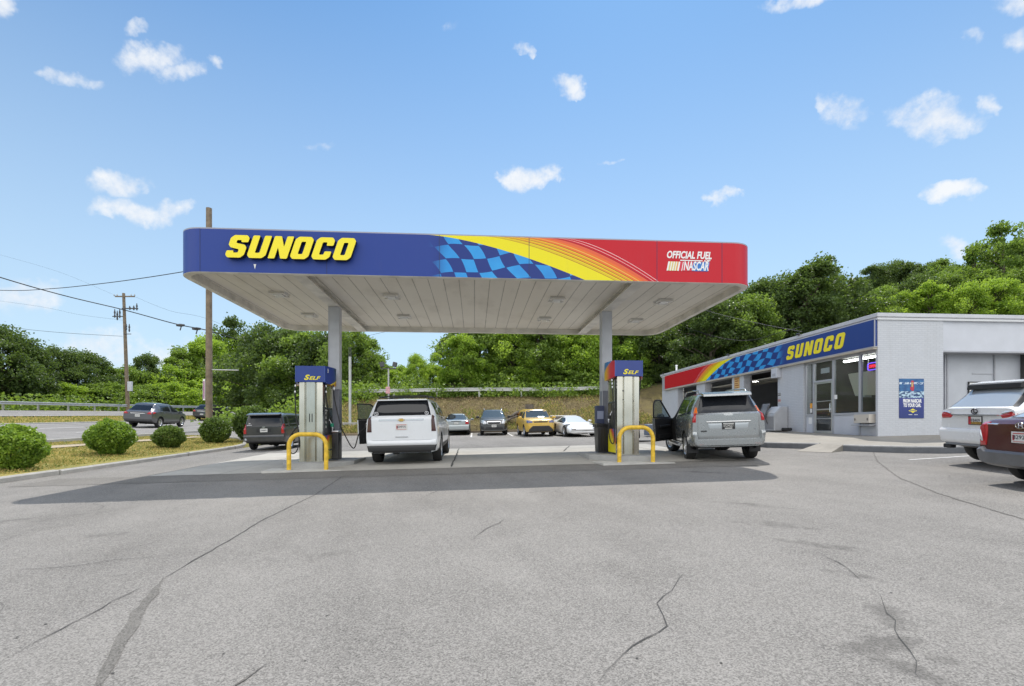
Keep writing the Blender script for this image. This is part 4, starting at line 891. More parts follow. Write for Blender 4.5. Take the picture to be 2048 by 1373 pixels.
# ================================================================== vehicles: lofted shells, then windows, doors and lamps laid on by ray casting
def paint(name, col, metal=.0, rough=.28):
    M = Mat(name, col, rough, metal); M.set('Coat Weight', .45 if name in ('yellow_car_paint', 'graphite_paint') else .8); M.set('Coat Roughness', .10)
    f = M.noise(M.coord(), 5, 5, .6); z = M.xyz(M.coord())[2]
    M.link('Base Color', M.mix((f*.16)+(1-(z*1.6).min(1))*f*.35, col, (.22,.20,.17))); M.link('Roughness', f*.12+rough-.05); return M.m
m_tint = mk('tinted_glass', (.012,.014,.018), .03); m_clearg = mk('car_glass', (.05,.065,.075), .02, Coat_Weight=.5)
m_lampred = mk('lamp_red', (.42,.008,.012), .12, Coat_Weight=1.0); m_lampdark = mk('lamp_smoked', (.07,.03,.03), .1, Coat_Weight=1.0); m_lampor = mk('lamp_orange', (.8,.16,.01), .12, Coat_Weight=1.0); m_lampclear = mk('lamp_clear', (.55,.57,.6), .06, .4, Coat_Weight=1.0)
m_tyre = mk('tyre_rubber', (.018,.018,.018), .75, vary=.25, scale=8); m_rim = mk('alloy_rim', (.55,.55,.56), .28, .85); m_rimdark = mk('rim_dark', (.05,.05,.055), .4, .5)
m_cladd = mk('black_cladding', (.022,.022,.024), .55, vary=.15, scale=6); m_under = mk('underbody', (.012,.012,.012), .9)
m_platew = mk('plate_white', (.62,.62,.60), .45); m_plater = mk('plate_red', (.45,.03,.04), .45); m_ink = mk('plate_ink', (.03,.03,.05), .5); m_gold = mk('gold_badge', (.65,.42,.12), .25, .8); m_seam = mk('panel_gap', (.012,.012,.012), .8)
def lerp_poly(pts, x):
    if x <= pts[0][0]: return pts[0][1]
    for (a, b) in zip(pts[:-1], pts[1:]):
        if x <= b[0]: return a[1]+(b[1]-a[1])*(x-a[0])/max(1e-6, b[0]-a[0])
    return pts[-1][1]
def smooth_poly(pts, x, r): return sum(lerp_poly(pts, x+r*k)*w for k, w in ((-1,1),(-.5,2),(0,2),(.5,2),(1,1)))/8
def shell(sp):
    """half section at x: list of (y, z)"""
    L2 = sp['L']/2
    def sec(x):
        r = sp.get('r', .07)
        top = smooth_poly(sp['top'], x, r*.7); belt = min(smooth_poly(sp['belt'], x, .15), top-.03); zb = smooth_poly(sp['sill'], x, .08)
        w = smooth_poly(sp['plan'], x, .05)*sp['W']/2; wr = smooth_poly(sp['roofw'], x, .12)
        h = max(top-belt, .02); d = max(belt-zb, .03); wr = min(wr, w*.93); g0 = (w*.935, belt+min(.012, .15*h)); g1 = (wr, top-min(.10, .35*h)); bul = sp.get('bulge', .02)*min(1, h/.4)
        q = [(0, zb), (w*.80, zb), (w*.93, zb+.03), (w*.975, zb+.10*min(1,d/.4)), (w, zb+.40*d), (w*.998, zb+.60*d), (w*.985, zb+.80*d), (w*.965, belt-.025*min(1,d/.3)), g0]
        q += [(g0[0]+(g1[0]-g0[0])*t+bul*math.sin(math.pi*t), g0[1]+(g1[1]-g0[1])*t) for t in (.2,.4,.6,.8)]
        q += [g1, (wr-.035, top-min(.045,.18*h)), (wr-.12, top-min(.015,.07*h)), (wr*.55, top), (0, top+.008)]
        return q
    xs = []; x = -L2
    while x < L2: xs.append(x); x += .012 if (x < -L2+.75 or x > L2-.35) else .04
    xs.append(L2); return sec, xs
ARCH = []
def make_body(sp, par):
    sec, xs = shell(sp); mb = MB(); k = None
    for x in xs:
        q = sec(x); ring = q + [(-y, z) for y, z in q[-2:0:-1]]; k = len(ring); mb.v += [(x, y, z) for y, z in ring]
    n = len(xs); half = len(sec(0))
    for i in range(n-1):
        for j in range(k):
            mb.f.append((i*k+j, i*k+(j+1) % k, (i+1)*k+(j+1) % k, (i+1)*k+j)); mb.mi.append(1 if (j in (0, 1, k-1, k-2)) else 0)
    mb.f += [tuple(range(k))[::-1], tuple(range((n-1)*k, n*k))]; mb.mi += [0, 0]
    o = mb.build('body', [sp['paint'], m_under])
    # cut the wheel arches
    cut = MB(); ra = sp['wr']+sp.get('gap', .065)
    for wx in sp['axles']:
        for s_ in (-1, 1): cut.lathe([(0, s_*(sp['W']/2-.36)), (ra, s_*(sp['W']/2-.36)), (ra, s_*(sp['W']/2+.2)), (0, s_*(sp['W']/2+.2))], 40, 'Y', (wx, 0, sp['wr']))
    cm = cut.build('cutter', m_under); bm_ = o.modifiers.new('b', 'BOOLEAN'); bm_.operation = 'DIFFERENCE'; bm_.object = cm; bm_.solver = 'EXACT'; bm_.material_mode = 'TRANSFER'; bm_.use_self = True
    me = bpy.data.meshes.new_from_object(o.evaluated_get(bpy.context.evaluated_depsgraph_get()))
    o.modifiers.clear(); old = o.data; o.data = me; bpy.data.meshes.remove(old); cmd = cm.data; bpy.data.objects.remove(cm); bpy.data.meshes.remove(cmd)
    me.polygons.foreach_set('use_smooth', [True]*len(me.polygons)); me.set_sharp_from_angle(angle=R(38)); me.name = 'body'
    o.parent = par
    bv = BVHTree.FromPolygons(mb.v, mb.f); return o, bv
VIEWS = {'L': (Vector((0,5,0)), Vector((0,-1,0)), lambda a, b: Vector((a, 0, b))), 'R': (Vector((0,-5,0)), Vector((0,1,0)), lambda a, b: Vector((a, 0, b))),
         'B': (Vector((-6,0,0)), Vector((1,0,0)), lambda a, b: Vector((0, a, b))), 'F': (Vector((6,0,0)), Vector((-1,0,0)), lambda a, b: Vector((0, a, b))), 'T': (Vector((0,0,5)), Vector((0,0,-1)), lambda a, b: Vector((a, b, 0)))}
def patch(bv, view, poly, off=.004, step=.05, edge=None, mb=None, m=0):
    """a skin laid on the shell inside the outline poly (seen in that view), proud of it by off, its rim dropping back"""
    o0, d, fn = VIEWS[view]; mb = mb or MB(); n = len(poly)
    us_ = sorted(set(p[0] for p in poly)); u0, u1 = us_[0], us_[-1]
    cols = [u0+1e-4]; N = max(2, int((u1-u0)/step))
    cols = sorted(set([u0+1e-4, u1-1e-4]+[u0+(u1-u0)*i/N for i in range(1, N)]+[u for u in us_ if u0+.012 < u < u1-.012]))
    def span(u):
        zs = []
        for i in range(n):
            (a, b), (c, e) = poly[i], poly[(i+1) % n]
            if (a <= u < c) or (c <= u < a): zs.append(b+(e-b)*(u-a)/(c-a))
        return (min(zs), max(zs)) if len(zs) >= 2 else None
    sp = [span(u) for u in cols]; keep = [i for i in range(len(cols)) if sp[i]]; cols = [cols[i] for i in keep]; sp = [sp[i] for i in keep]
    if len(cols) < 2: return mb
    K = max(2, int(max(b-a for a, b in sp)/step)); base = len(mb.v); g = []
    def hit(u, w, f):
        p = fn(u, w)+o0; h = bv.ray_cast(p, d)
        if h[0] is None:
            for e in (.01, .03, .06, .1):
                for q in ((u, w-e), (u, w+e), (u*(1-e), w), (u-e, w), (u+e, w)):
                    h = bv.ray_cast(fn(*q)+o0, d)
                    if h[0] is not None: break
                if h[0] is not None: break
        if h[0] is None: return p+d*(-d.dot(o0)+0)
        r = h[0].copy(); t = fn(u, w); ax = {'L': (0,2), 'R': (0,2), 'B': (1,2), 'F': (1,2), 'T': (0,1)}[view]
        r[ax[0]], r[ax[1]] = t[ax[0]], t[ax[1]]; return r-d*f
    C_ = len(cols)
    for i, u in enumerate(cols):
        a, b = sp[i]
        for j in range(K+1): 
            rim = i in (0, C_-1) or j in (0, K); mb.v.append(hit(u, a+(b-a)*j/K, (off if off < .012 else off*.45) if rim else off))
    for i in range(C_-1):
        for j in range(K):
            q = base+i*(K+1)+j; mb.f.append((q, q+K+1, q+K+2, q+1)); mb.mi.append(m)
    # skirt back to the shell
    ringi = [(0, j) for j in range(K+1)]+[(i, K) for i in range(1, C_)]+[(C_-1, j) for j in range(K-1, -1, -1)]+[(i, 0) for i in range(C_-2, 0, -1)]
    rv = []
    for (i, j) in ringi:
        p = Vector(mb.v[base+i*(K+1)+j]); rv.append(len(mb.v)); mb.v.append(p+d*(off*1.0+.012))
    for t in range(len(ringi)):
        (i, j), (i2, j2) = ringi[t], ringi[(t+1) % len(ringi)]; mb.f.append((base+i*(K+1)+j, base+i2*(K+1)+j2, rv[(t+1) % len(ringi)], rv[t])); mb.mi.append(m)
    return mb
def mirror(poly): return [(-a, b) for a, b in poly][::-1]
def grow(poly, e):
    cx = sum(a for a, b in poly)/len(poly); cy = sum(b for a, b in poly)/len(poly); w = max(abs(a-cx) for a, b in poly); h = max(abs(b-cy) for a, b in poly)
    return [(cx+(a-cx)*(1+e/w), cy+(b-cy)*(1+e/h)) for a, b in poly]
def wheel(par, x, y, r, w=.235, spokes=5, steer=0, rimr=.64):
    s_ = 1 if y > 0 else -1; o = sub('wheel', par, (x, y, r), (0, 0, steer)); h = w/2; ri = r*rimr
    MB().lathe([(ri, -h+.02), (r*.80, -h), (r*.95, -h+.012), (r-.002, -h+.045), (r, 0), (r-.002, h-.045), (r*.95, h-.012), (r*.80, h), (ri, h-.02)], 40, 'Y').build('tyre', m_tyre, o, 40)
    rb = MB(); rb.lathe([(ri+.004, -h+.015), (ri-.02, -h+.03), (ri-.03, h-.05), (ri-.012, h-.025), (ri+.004, h-.015)], 40, 'Y') if s_ > 0 else rb.lathe([(ri+.004, h-.015), (ri-.02, h-.03), (ri-.03, -h+.05), (ri-.012, -h+.025), (ri+.004, -h+.015)], 40, 'Y')
    yo = s_*(h-.045)
    for k in range(spokes):
        a = 2*math.pi*k/spokes+.3; ca, sa = math.cos(a), math.sin(a)
        for e in (-.055, .055):
            p = lambda rr, t, dy: (rr*ca-t*sa, yo+s_*dy, rr*sa+t*ca)
            rb.add([p(.04, e*.3-.02, .012), p(.04, e*.3+.02, .012), p(ri-.02, e-.022, .0), p(ri-.02, e+.022, .0), p(.04, e*.3-.02, -.03), p(.04, e*.3+.02, -.03), p(ri-.02, e-.022, -.03), p(ri-.02, e+.022, -.03)], [(0,2,3,1),(0,4,6,2),(1,3,7,5)], 0)
    rb.lathe([(0, yo+s_*.03), (.045, yo+s_*.025), (.06, yo-s_*.01), (.06, yo-s_*.04)], 20, 'Y'); rb.lathe([(0, yo-s_*.045), (ri-.02, yo-s_*.045)], 32, 'Y', m=1)
    rb.build('rim', [m_rim, m_rimdark], o, 40); return o
def plate(par, bv, view, cy, cz, txt, style='w', h=.152, w=.305):
    d = 1 if view == 'F' else -1; o0, dd, fn = VIEWS[view]; q = bv.ray_cast(fn(cy, cz)+o0, dd)[0]; x = (min if d < 0 else max)(q.x, bv.ray_cast(fn(cy, cz-h/2)+o0, dd)[0].x, bv.ray_cast(fn(cy, cz+h/2)+o0, dd)[0].x)+d*.012
    mats = [m_platew, m_ink, m_plater, m_black, m_gold]
    mb = MB(); f = lambda a, b, t: (x+d*t, cy+(a if d > 0 else -a), cz+b)
    P = lambda a0, a1, b0, b1, t, m: mb.prism([(a0,b0),(a1,b0),(a1,b1),(a0,b1)], f, -.008, t, m)
    P(-w/2-.012, w/2+.012, -h/2-.012, h/2+.012, .004, 3 if style != 'r' else 0)
    P(-w/2, w/2, -h/2, h/2, .007, 0 if style in 'wr' else (3 if style == 'b' else 0))
    if style == 'r': P(-w/2+.02, w/2-.02, h/2-.022, h/2-.008, .009, 2); P(-w/2+.02, w/2-.02, -h/2+.006, -h/2+.014, .009, 2); P(-w/2+.012, -w/2+.045, -h*.32, h*.25, .0085, 2)
    if style == 'b': P(-w/2+.02, w/2-.02, h/2-.028, h/2-.008, .009, 0); P(-w*.3, w*.3, -h/2+.004, -h/2+.026, .009, 0)
    if style == 'g': P(-w/2, w/2, -h/2, -h/2+.05, .0085, 4); P(-w/2, -w/2+.06, -h/2, h/2, .009, 2)
    lettering(mb, txt, .088, lambda a, b, t: f(a, b, .010+t), 0 if style == 'b' else 1, w*.80, depth=.001)
    return mb.build('license_plate', mats, par)
def mirror_part(par, x, y, z, mat, sc=1.0, glassback=True):
    s_ = 1 if y > 0 else -1; mb = MB(); prof = [(0,-.015),(.05,.0),(.075,.03),(.085,.09),(.06,.16),(0,.19)]
    vs = []
    for k in range(9):
        t = k/8; sx = .5+.5*math.sin(math.pi*min(1, t*.9+.12)); yy_ = s_*.25*t; vs.append((sx, yy_))
    n = 14
    for sx, yy_ in vs:
        for j in range(n):
            a = 2*math.pi*j/n; mb.v.append((x+.055*sx*math.cos(a)*sc+(.02 if math.cos(a) > 0 else 0), y+yy_*sc, z+.095*sx*math.copysign(abs(math.sin(a))**.7, math.sin(a))*sc))
    mb.f = [(i*n+j, i*n+(j+1) % n, (i+1)*n+(j+1) % n, (i+1)*n+j) for i in range(8) for j in range(n)]+[tuple(range(n)), tuple(range(8*n, 9*n))]; mb.mi = [0]*len(mb.f)
    mb.tube([(x+.05, y-s_*.09, z-.05), (x+.01, y+s_*.03, z-.06)], .025, 8)
    o = mb.build('mirror', mat, par, 50); q = MB().box((x-.058*sc, min(y+s_*.05*sc, y+s_*.22*sc), z-.06*sc), (x-.050*sc, max(y+s_*.05*sc, y+s_*.22*sc), z+.06*sc)); q.build('mirror_glass', m_clearg, o); return o
def ovalring(par, name, x, y, z, a, b, mat, d, bar=None, t=.012):
    mb = MB(); mb.tube([(x, y+a*math.cos(R(k)), z+b*math.sin(R(k))) for k in range(0, 361, 15)], t, 6)
    for L in (bar or []): mb.tube([(x, y+p[0]*a, z+p[1]*b) for p in L], t*.9, 6)
    return mb.build(name, mat, par, 60)
def car(sp):
    x, y = sp['at']; hd = sp['heading']                      # heading: unit vector angle from +y, clockwise seen from above
    o = bpy.data.objects.new(sp['name'], None); C.objects.link(o); tag(o, sp['label'], sp['cat'], sp.get('group'))
    u, v = UV(x, y); e = .8; f = Vector((math.sin(hd), math.cos(hd), 0)); l = Vector((-f.y, f.x, 0))
    dz = lambda q: (Txy(x+q.x*e, y+q.y*e)-Txy(x-q.x*e, y-q.y*e))/(2*e)
    f = (f+Vector((0,0,dz(f)))).normalized(); l = (l+Vector((0,0,dz(l)))); l = (l-f*l.dot(f)).normalized(); up = f.cross(l)
    m = Matrix((f, l, up)).transposed().to_4x4(); m.translation = Vector((x, y, Txy(x, y)+sp.get('lift', .012))); o.matrix_world = m
    body, bv = make_body(sp, o)
    glass = sp.get('glass', m_tint)
    for (nm, view, poly, mat, off, mir) in sp['patches']:
        for k in ((0, 1) if mir else (0,)):
            if view == 'S':
                if sp.get('skip') and (nm, k) in sp['skip']: continue
                patch(bv, 'LR'[k], poly, off, .05).build(nm, mat, o, 40)
            else:
                P = mirror(poly) if k else poly; patch(bv, view, P, off, .04).build(nm, mat, o, 40)
    for i, (ds) in enumerate(sp.get('doors', [])):
        for k in (0, 1):
            if ('door', i, k) in sp.get('skip', ()): 
                patch(bv, 'LR'[k], ds['poly'], .004, .05).build('door_opening', m_void, o); continue
            mb = patch(bv, 'LR'[k], grow(ds['poly'], .008), .0015, .06, m=1); patch(bv, 'LR'[k], ds['poly'], .0045, .05, mb=mb, m=0); dd = mb.build('door', [sp['paint'], m_seam], o, 38)
            hx, hz = ds['handle']; h = MB(); patch(bv, 'LR'[k], [(hx-.09, hz-.015), (hx+.09, hz-.015), (hx+.09, hz+.02), (hx-.09, hz+.02)], .03, .03, mb=h); h.build('handle', sp.get('handle_mat', sp['paint']), dd, 40)
            if 'win' in ds: patch(bv, 'LR'[k], ds['win'], .009, .05).build('window', ds.get('glass', glass), dd, 40)
    for i, wx in enumerate(sp['axles']):
        for s_ in (-1, 1):
            wheel(o, wx, s_*(sp['W']/2-sp.get('winset', .135)), sp['wr'], sp.get('ww', .235), sp.get('spokes', 5), sp.get('steer', 0) if i == 1 else 0, sp.get('rimr', .64))
    mb = MB(); mb.box((sp['axles'][0]+.4, -sp['W']*.36, sp['sill'][len(sp['sill'])//2][1]-.06), (sp['axles'][1]-.4, sp['W']*.36, sp['sill'][len(sp['sill'])//2][1]+.02))
    mb.tube([(sp['axles'][0], -sp['W']/2+.25, sp['wr']-.02), (sp['axles'][0], sp['W']/2-.25, sp['wr']-.02)], .06, 10).lathe([(0,-.14),(.11,-.1),(.13,0),(.11,.1),(0,.14)], 14, 'Y', (sp['axles'][0], .0, sp['wr']-.02)); mb.build('chassis', m_under, o)
    return o, bv
def rect(a0, a1, b0, b1): return [(a0, b0), (a1, b0), (a1, b1), (a0, b1)]
def suv_top(L, H, hoodf, hoodr, xw0, xw1, xr1, xr0, zr0, tail, nose):
    a = L/2; return [(-a, tail), (-a+.03, zr0-.02), (xr0, zr0), (xr1, H-.035), (xr1+.35, H-.005), ((xw1+xr1)/2, H), (xw1, H-.05), (xw0, hoodr), (a-.35, hoodf), (a-.06, hoodf-.10), (a, nose)]

# ---- white full-size SUV at the pump, left front door open
a = 5.35/2
sp = dict(name='parked_suv', label='white full size SUV with roof rails refuelling beside the left pump, driver door open', cat='suv', at=W(0,0), heading=R(-3.2), L=5.35, W=2.03, paint=paint('white_car_paint', (.74,.76,.79)), wr=.405, axles=(-1.58, 1.50), gap=.07, ww=.27, bulge=.02,
 top=suv_top(5.35, 1.865, 1.16, 1.22, 1.05, .35, -2.36, -2.60, 1.38, 1.30, .78), belt=[(-a,1.30),(-2.2,1.34),(.6,1.24),(1.5,1.16),(a,1.0)], sill=[(-a,.34),(-1.9,.33),(1.9,.33),(a,.36)],
 plan=[(-a,.955),(-a+.05,.98),(-a+.3,1),(1.8,1),(a-.35,.95),(a,.78)], roofw=[(-a,.86),(-2.3,.77),(.3,.76),(1.0,.84),(a,.8)],
 patches=[('rear_window','B',[(-.81,1.385),(.81,1.385),(.71,1.80),(-.71,1.80)],m_tint,.011,False),
  ('taillight','B',[(.825,.93),(.955,.93),(.95,1.34),(.84,1.39),(.825,1.25)],m_lampdark,.02,True),
  ('tailgate','B',rect(-.825,.825,.70,1.375),None,.010,False),
  ('bumper','B',[(-.98,.545),(.98,.545),(.97,.70),(.86,.70),(.80,.675),(-.80,.675),(-.86,.70),(-.97,.70)],None,.055,False),
  ('lower_bumper','B',[(-.92,.345),(.92,.345),(.965,.56),(-.965,.56)],m_black,.05,False),
  ('reflector','B',rect(.50,.86,.50,.525),m_lampdark,.042,True),
  ('quarter_window','S',[(-2.30,1.40),(-1.62,1.38),(-1.62,1.73),(-2.16,1.74)],m_tint,.006,True),
  ('rocker_panel','S',rect(-1.05,1.0,.36,.52),m_cladd,.012,True),
  ('windscreen','F',[(-.76,1.27),(.76,1.27),(.66,1.76),(-.66,1.76)],m_tint,.006,False),('grille','F',rect(-.72,.72,.62,.98),m_cladd,.02,False),('headlight','F',[(.66,.84),(.9,.84),(.88,1.03),(.66,1.03)],m_lampclear,.02,True),('front_bumper','F',rect(-.85,.85,.40,.60),m_cladd,.03,False)],
 doors=[dict(poly=[(-.10,.44),(1.06,.44),(1.10,1.26),(.45,1.80),(-.06,1.81),(-.10,1.2)],handle=(.10,1.12),win=[(-.03,1.31),(.93,1.27),(.40,1.74),(-.01,1.76)]),
        dict(poly=[(-1.28,.95),(-1.05,.44),(-.13,.44),(-.13,1.2),(-.09,1.81),(-1.42,1.80),(-1.50,1.3)],handle=(-.98,1.14),win=[(-1.44,1.37),(-.18,1.32),(-.16,1.76),(-1.40,1.75)])],
 skip=[('door',0,0)], handle_mat=None, glass=m_tint)
def fillpaint(sp): sp['patches'] = [(n_, v_, p_, m_ or sp['paint'], o_, k_) for n_, v_, p_, m_, o_, k_ in sp['patches']]; sp['handle_mat'] = sp.get('handle_mat') or sp['paint']; return sp
# rear axle centre from the tyre contacts seen in the photo
def set_axle(sp, rear_xy): h = sp['heading']; r = sp['axles'][0]; sp['at'] = (rear_xy[0]-math.sin(h)*r, rear_xy[1]-math.cos(h)*r); return sp
sp = set_axle(fillpaint(sp), (-3.12, 15.25)); tahoe, bv = car(sp)
mb = MB(); xq = -2.70
mb.prism(rect(-.62,.62,1.235,1.285), lambda p, q, t: (-2.663-t, -p, q), 0, .03); mb.build('trim_bar', mk('satin_chrome', (.7,.72,.75), .25, .7), tahoe)
mb = MB(); mb.prism([(-.10,.0),(-.05,.0),(-.05,.035),(.05,.035),(.05,.0),(.10,.0),(.09,-.03),(.05,-.03),(.05,-.06),(-.05,-.06),(-.05,-.03),(-.09,-.03)], lambda p, q, t: (-2.698-t, -p, 1.268+q*.85), 0, .012); mb.build('badge', m_gold, tahoe)
m_badge = mk('grey_badge', (.33,.34,.36), .3, .6)
mb = MB(); lettering(mb, 'TAHOE', .075, lambda p, q, t: (-2.676-t, -p, 1.165+q), 0, .58, depth=.003); lettering(mb, 'LT', .05, lambda p, q, t: (-2.676-t, -p-.50, .75+q), 0, .09, depth=.003); mb.build('badge', m_badge, tahoe)
MB().prism(rect(-.05,.05,-.012,.012), lambda p, q, t: (-2.676-t, -p+.73, 1.11+q), 0, .006).build('badge', m_black, tahoe)
plate(tahoe, bv, 'B', 0, 1.06, '8DMP1P5', 'r')
MB().box((-2.70,-.17,.77),(-2.68,.17,.80)).build('tailgate_latch', m_chrome, tahoe)
mb = MB()
for s_ in (-1, 1):
    mb.tube([(-2.1,s_*.70,1.86),(-2.0,s_*.70,1.915),(-1.2,s_*.70,1.935),(.0,s_*.68,1.93),(.2,s_*.68,1.87)], .018, 8)
build_each(mb, 'roof_rail', m_black, tahoe, 60); mb = MB()
for x in (-1.75, -.55): mb.tube([(x,-.70,1.93),(x,-.55,1.955),(x,.55,1.955),(x,.70,1.93)], .02, 8)
build_each(mb, 'crossbar', m_black, tahoe, 60); MB().box((-2.50,-.70,1.80),(-2.24,.70,1.84),0,.015).build('rear_spoiler', sp['paint'], tahoe)
mirror_part(tahoe, .78, -1.06, 1.30, m_black, 1.0)
m_sticker = mk('white_decal', (.6,.6,.62), .6)
mb = MB()
for (yc, zc, w_) in ((.70,1.44,.10),(-.70,1.44,.08)):
    mb.tube([(-2.63, yc+w_*.6*math.cos(R(k)), zc+.045*math.sin(R(k))) for k in range(0, 361, 30)], .009, 5).tube([(-2.645, yc-w_*.5, zc-.06),(-2.645, yc+w_*.5, zc-.06)], .008, 5).tube([(-2.632, yc-w_*.2, zc-.02),(-2.625, yc+w_*.2, zc+.02)], .01, 5)
mb.build('window_decal', m_sticker, tahoe)
def open_door(par, hinge, z0, prof_lower, prof_win, ang, s_, pm, inner):
    """a door swung out on its front hinge; profiles in (distance back from hinge, z)"""
    d = sub('door', par, hinge, (0, 0, ang)); f = lambda a, b, t: (-a, s_*t, b)
    MB().prism(prof_lower, f, -.10, .0, 0, mside=0, mback=1).build('door_shell', [pm, inner], d, bevel=.015)
    mb = MB(); P = [f(a, b, -.04) for a, b in prof_win]; mb.tube(P+[P[0]], .026, 8); mb.build('window_frame', inner, d, 60)
    MB().prism(prof_win, f, -.045, -.035).build('window', m_clearg2, d)
    mb = MB(); L = [q[0] for q in prof_lower]; mb.box((-(max(L)-.2), min(-s_*.10,-s_*.17), .85), (-.25, max(-s_*.10,-s_*.17), .93), 0, .02); mb.box((-(max(L)-.15), min(-s_*.10,-s_*.15), .50), (-.12, max(-s_*.10,-s_*.15), .64), 0, .02); mb.build('door_trim', inner, d)
    return d
Mg = Mat('open_door_glass', (.5,.55,.58), .03); tr = Mg.nt.nodes.new('ShaderNodeBsdfTransparent'); tr.inputs[0].default_value = (.55,.62,.64,1); mx_ = Mg.nt.nodes.new('ShaderNodeMixShader'); mx_.inputs[0].default_value = .9; Mg.nt.links.new(Mg.p.outputs[0], mx_.inputs[1]); Mg.nt.links.new(tr.outputs[0], mx_.inputs[2]); Mg.nt.links.new(mx_.outputs[0], Mg.nt.nodes['Material Output'].inputs[0]); m_clearg2 = Mg.m
m_doorin = mk('door_lining', (.02,.02,.022), .6)
dd = open_door(tahoe, (1.08, 1.02, 0), 0, [(0,.44),(1.15,.44),(1.17,1.25),(0,1.23)], [(.06,1.25),(1.15,1.27),(1.15,1.80),(.70,1.78)], R(-55), 1, sp['paint'], m_doorin); mirror_part(dd, -.30, .10, 1.30, m_black, .95)
# fuel hose from the pump to the filler
p0 = pl.matrix_basis @ Vector((hw+.18, .35, 2.18)); fil = Matrix(tahoe.matrix_world) @ Vector((-1.75, 1.03, 1.10))
o = tag(thing('fuel_hose', 'black fuel hose looping from the left pump to the white SUV filler', 'hose'), None); mb = MB()
qa, qb = p0, fil+Vector((-.02, 0, 0)); Lp = [qa, qa+Vector((.05,-.02,-.45)), qa+Vector((.22,-.05,-1.15))]; low = Vector(at(707, 897, 14.6)); Lp += [at(687, 865, 14.55), low, at(719, 866, 14.65), fil+Vector((-.08, -.05, -.02))]
hose(mb, Lp, .017); mb.build('hose', m_rubber, o, 60); MB().lathe([(0,-.04),(.022,-.04),(.026,0),(.022,.04),(0,.04)], 10, 'Z', p0+Vector((.02,0,-.12))).build('coupling', m_alu, o)
mb = MB(); mb.tube([fil+Vector((-.14,-.03,.03)), fil+Vector((-.02,0,.0)), fil+Vector((.05,0,-.03))], [.03,.04,.02], 10).box(fil+Vector((-.19,-.06,-.06)), fil+Vector((-.08,.02,.05)), 0, .02); mb.build('nozzle', m_black, o, 50)
MB().lathe([(0,0),(.10,0),(.10,.012),(0,.012)], 20, 'X', (-1.60,1.13,1.12)).build('fuel_flap', sp['paint'], tahoe)

# ---- silver SUV by the right pump, left front door open
a = 4.78/2
sp = dict(name='parked_suv', label='silver SUV with orange and red tail lamps beside the right pump, driver door open', cat='suv', at=(0,0), heading=R(8.6), L=4.78, W=1.88, paint=paint('silver_car_paint', (.34,.36,.37), .65, .26), wr=.385, axles=(-1.40, 1.39), gap=.06, steer=R(14), spokes=6, bulge=.025, ww=.26,
 top=suv_top(4.78, 1.835, 1.06, 1.15, 1.0, .20, -2.05, -2.33, 1.33, 1.25, .72), belt=[(-a,1.24),(-2.0,1.27),(.6,1.13),(1.4,1.06),(a,.92)], sill=[(-a,.42),(-1.8,.36),(1.8,.36),(a,.36)],
 plan=[(-a,.945),(-a+.05,.975),(-a+.3,1),(1.6,1),(a-.35,.94),(a,.74)], roofw=[(-a,.80),(-2.1,.66),(.2,.655),(1.0,.76),(a,.72)],
 patches=[('rear_window','B',[(-.735,1.315),(.735,1.315),(.61,1.75),(-.61,1.75)],m_tint,.011,False),
  ('taillight','B',[(.775,1.07),(.895,1.07),(.88,1.20),(.84,1.305),(.77,1.305)],m_lampred,.025,True),('turn_light','B',[(.755,1.312),(.832,1.312),(.77,1.46),(.735,1.46)],m_lampor,.025,True),
  ('tailgate','B',[(-.76,.63),(.76,.63),(.77,.75),(.755,1.305),(-.755,1.305),(-.77,.75)],None,.012,False),('bumper','B',[(-.93,.44),(.93,.44),(.94,.82),(.80,.82),(.79,.62),(-.79,.62),(-.80,.82),(-.94,.82)],None,.055,False),
  ('plate_recess','B',[(-.47,.84),(.47,.84),(.52,1.05),(-.52,1.05)],mk('silver_recess', (.42,.45,.47), .3, .5),.016,False),('lower_valance','B',rect(-.85,.85,.33,.45),m_cladd,.02,False),
  ('reflector','B',rect(.60,.80,.475,.50),m_lampred,.062,True),
  ('quarter_window','S',[(-2.06,1.31),(-1.50,1.27),(-1.42,1.66),(-1.80,1.68)],m_clearg,.006,True),
  ('windscreen','F',[(-.68,1.2),(.68,1.2),(.58,1.72),(-.58,1.72)],m_clearg,.006,False),('grille','F',rect(-.4,.4,.68,.92),m_cladd,.02,False),('headlight','F',[(.48,.72),(.84,.72),(.82,.96),(.48,.92)],m_lampclear,.02,True)],
 doors=[dict(poly=[(-.02,.42),(.98,.42),(1.02,1.16),(.35,1.74),(.02,1.76),(-.02,1.1)],handle=(.12,1.03),win=[(.04,1.2),(.88,1.16),(.32,1.68),(.06,1.70)]),
        dict(poly=[(-1.10,.85),(-.85,.42),(-.05,.42),(-.05,1.1),(-.02,1.75),(-1.30,1.72),(-1.40,1.2)],handle=(-.85,1.06),win=[(-1.36,1.26),(-.10,1.2),(-.06,1.70),(-1.26,1.67)],glass=m_clearg)],
 skip=[('door',0,0)], glass=m_clearg)
sp = set_axle(fillpaint(sp), (5.82, 14.2)); gx, bv = car(sp)
plate(gx, bv, 'B', 0, .955, '07ZM257', 'b')
MB().box((-2.425,-.55,1.055),(-2.37,.55,1.085),0,.01).build('chrome_strip', m_chrome, gx)
mb = MB()
for s_ in (-1, 1): mb.box((-2.405, s_*.36-.12, .97),(-2.385, s_*.36+.12, 1.02),0,.008)
build_each(mb, 'reverse_lamp', m_lampclear, gx)
ovalring(gx, 'badge', -2.385, 0, 1.21, .085, .062, m_chrome, -1, [[(.4,.8),(.1,-.5),(-.85,-.4)]], .009)
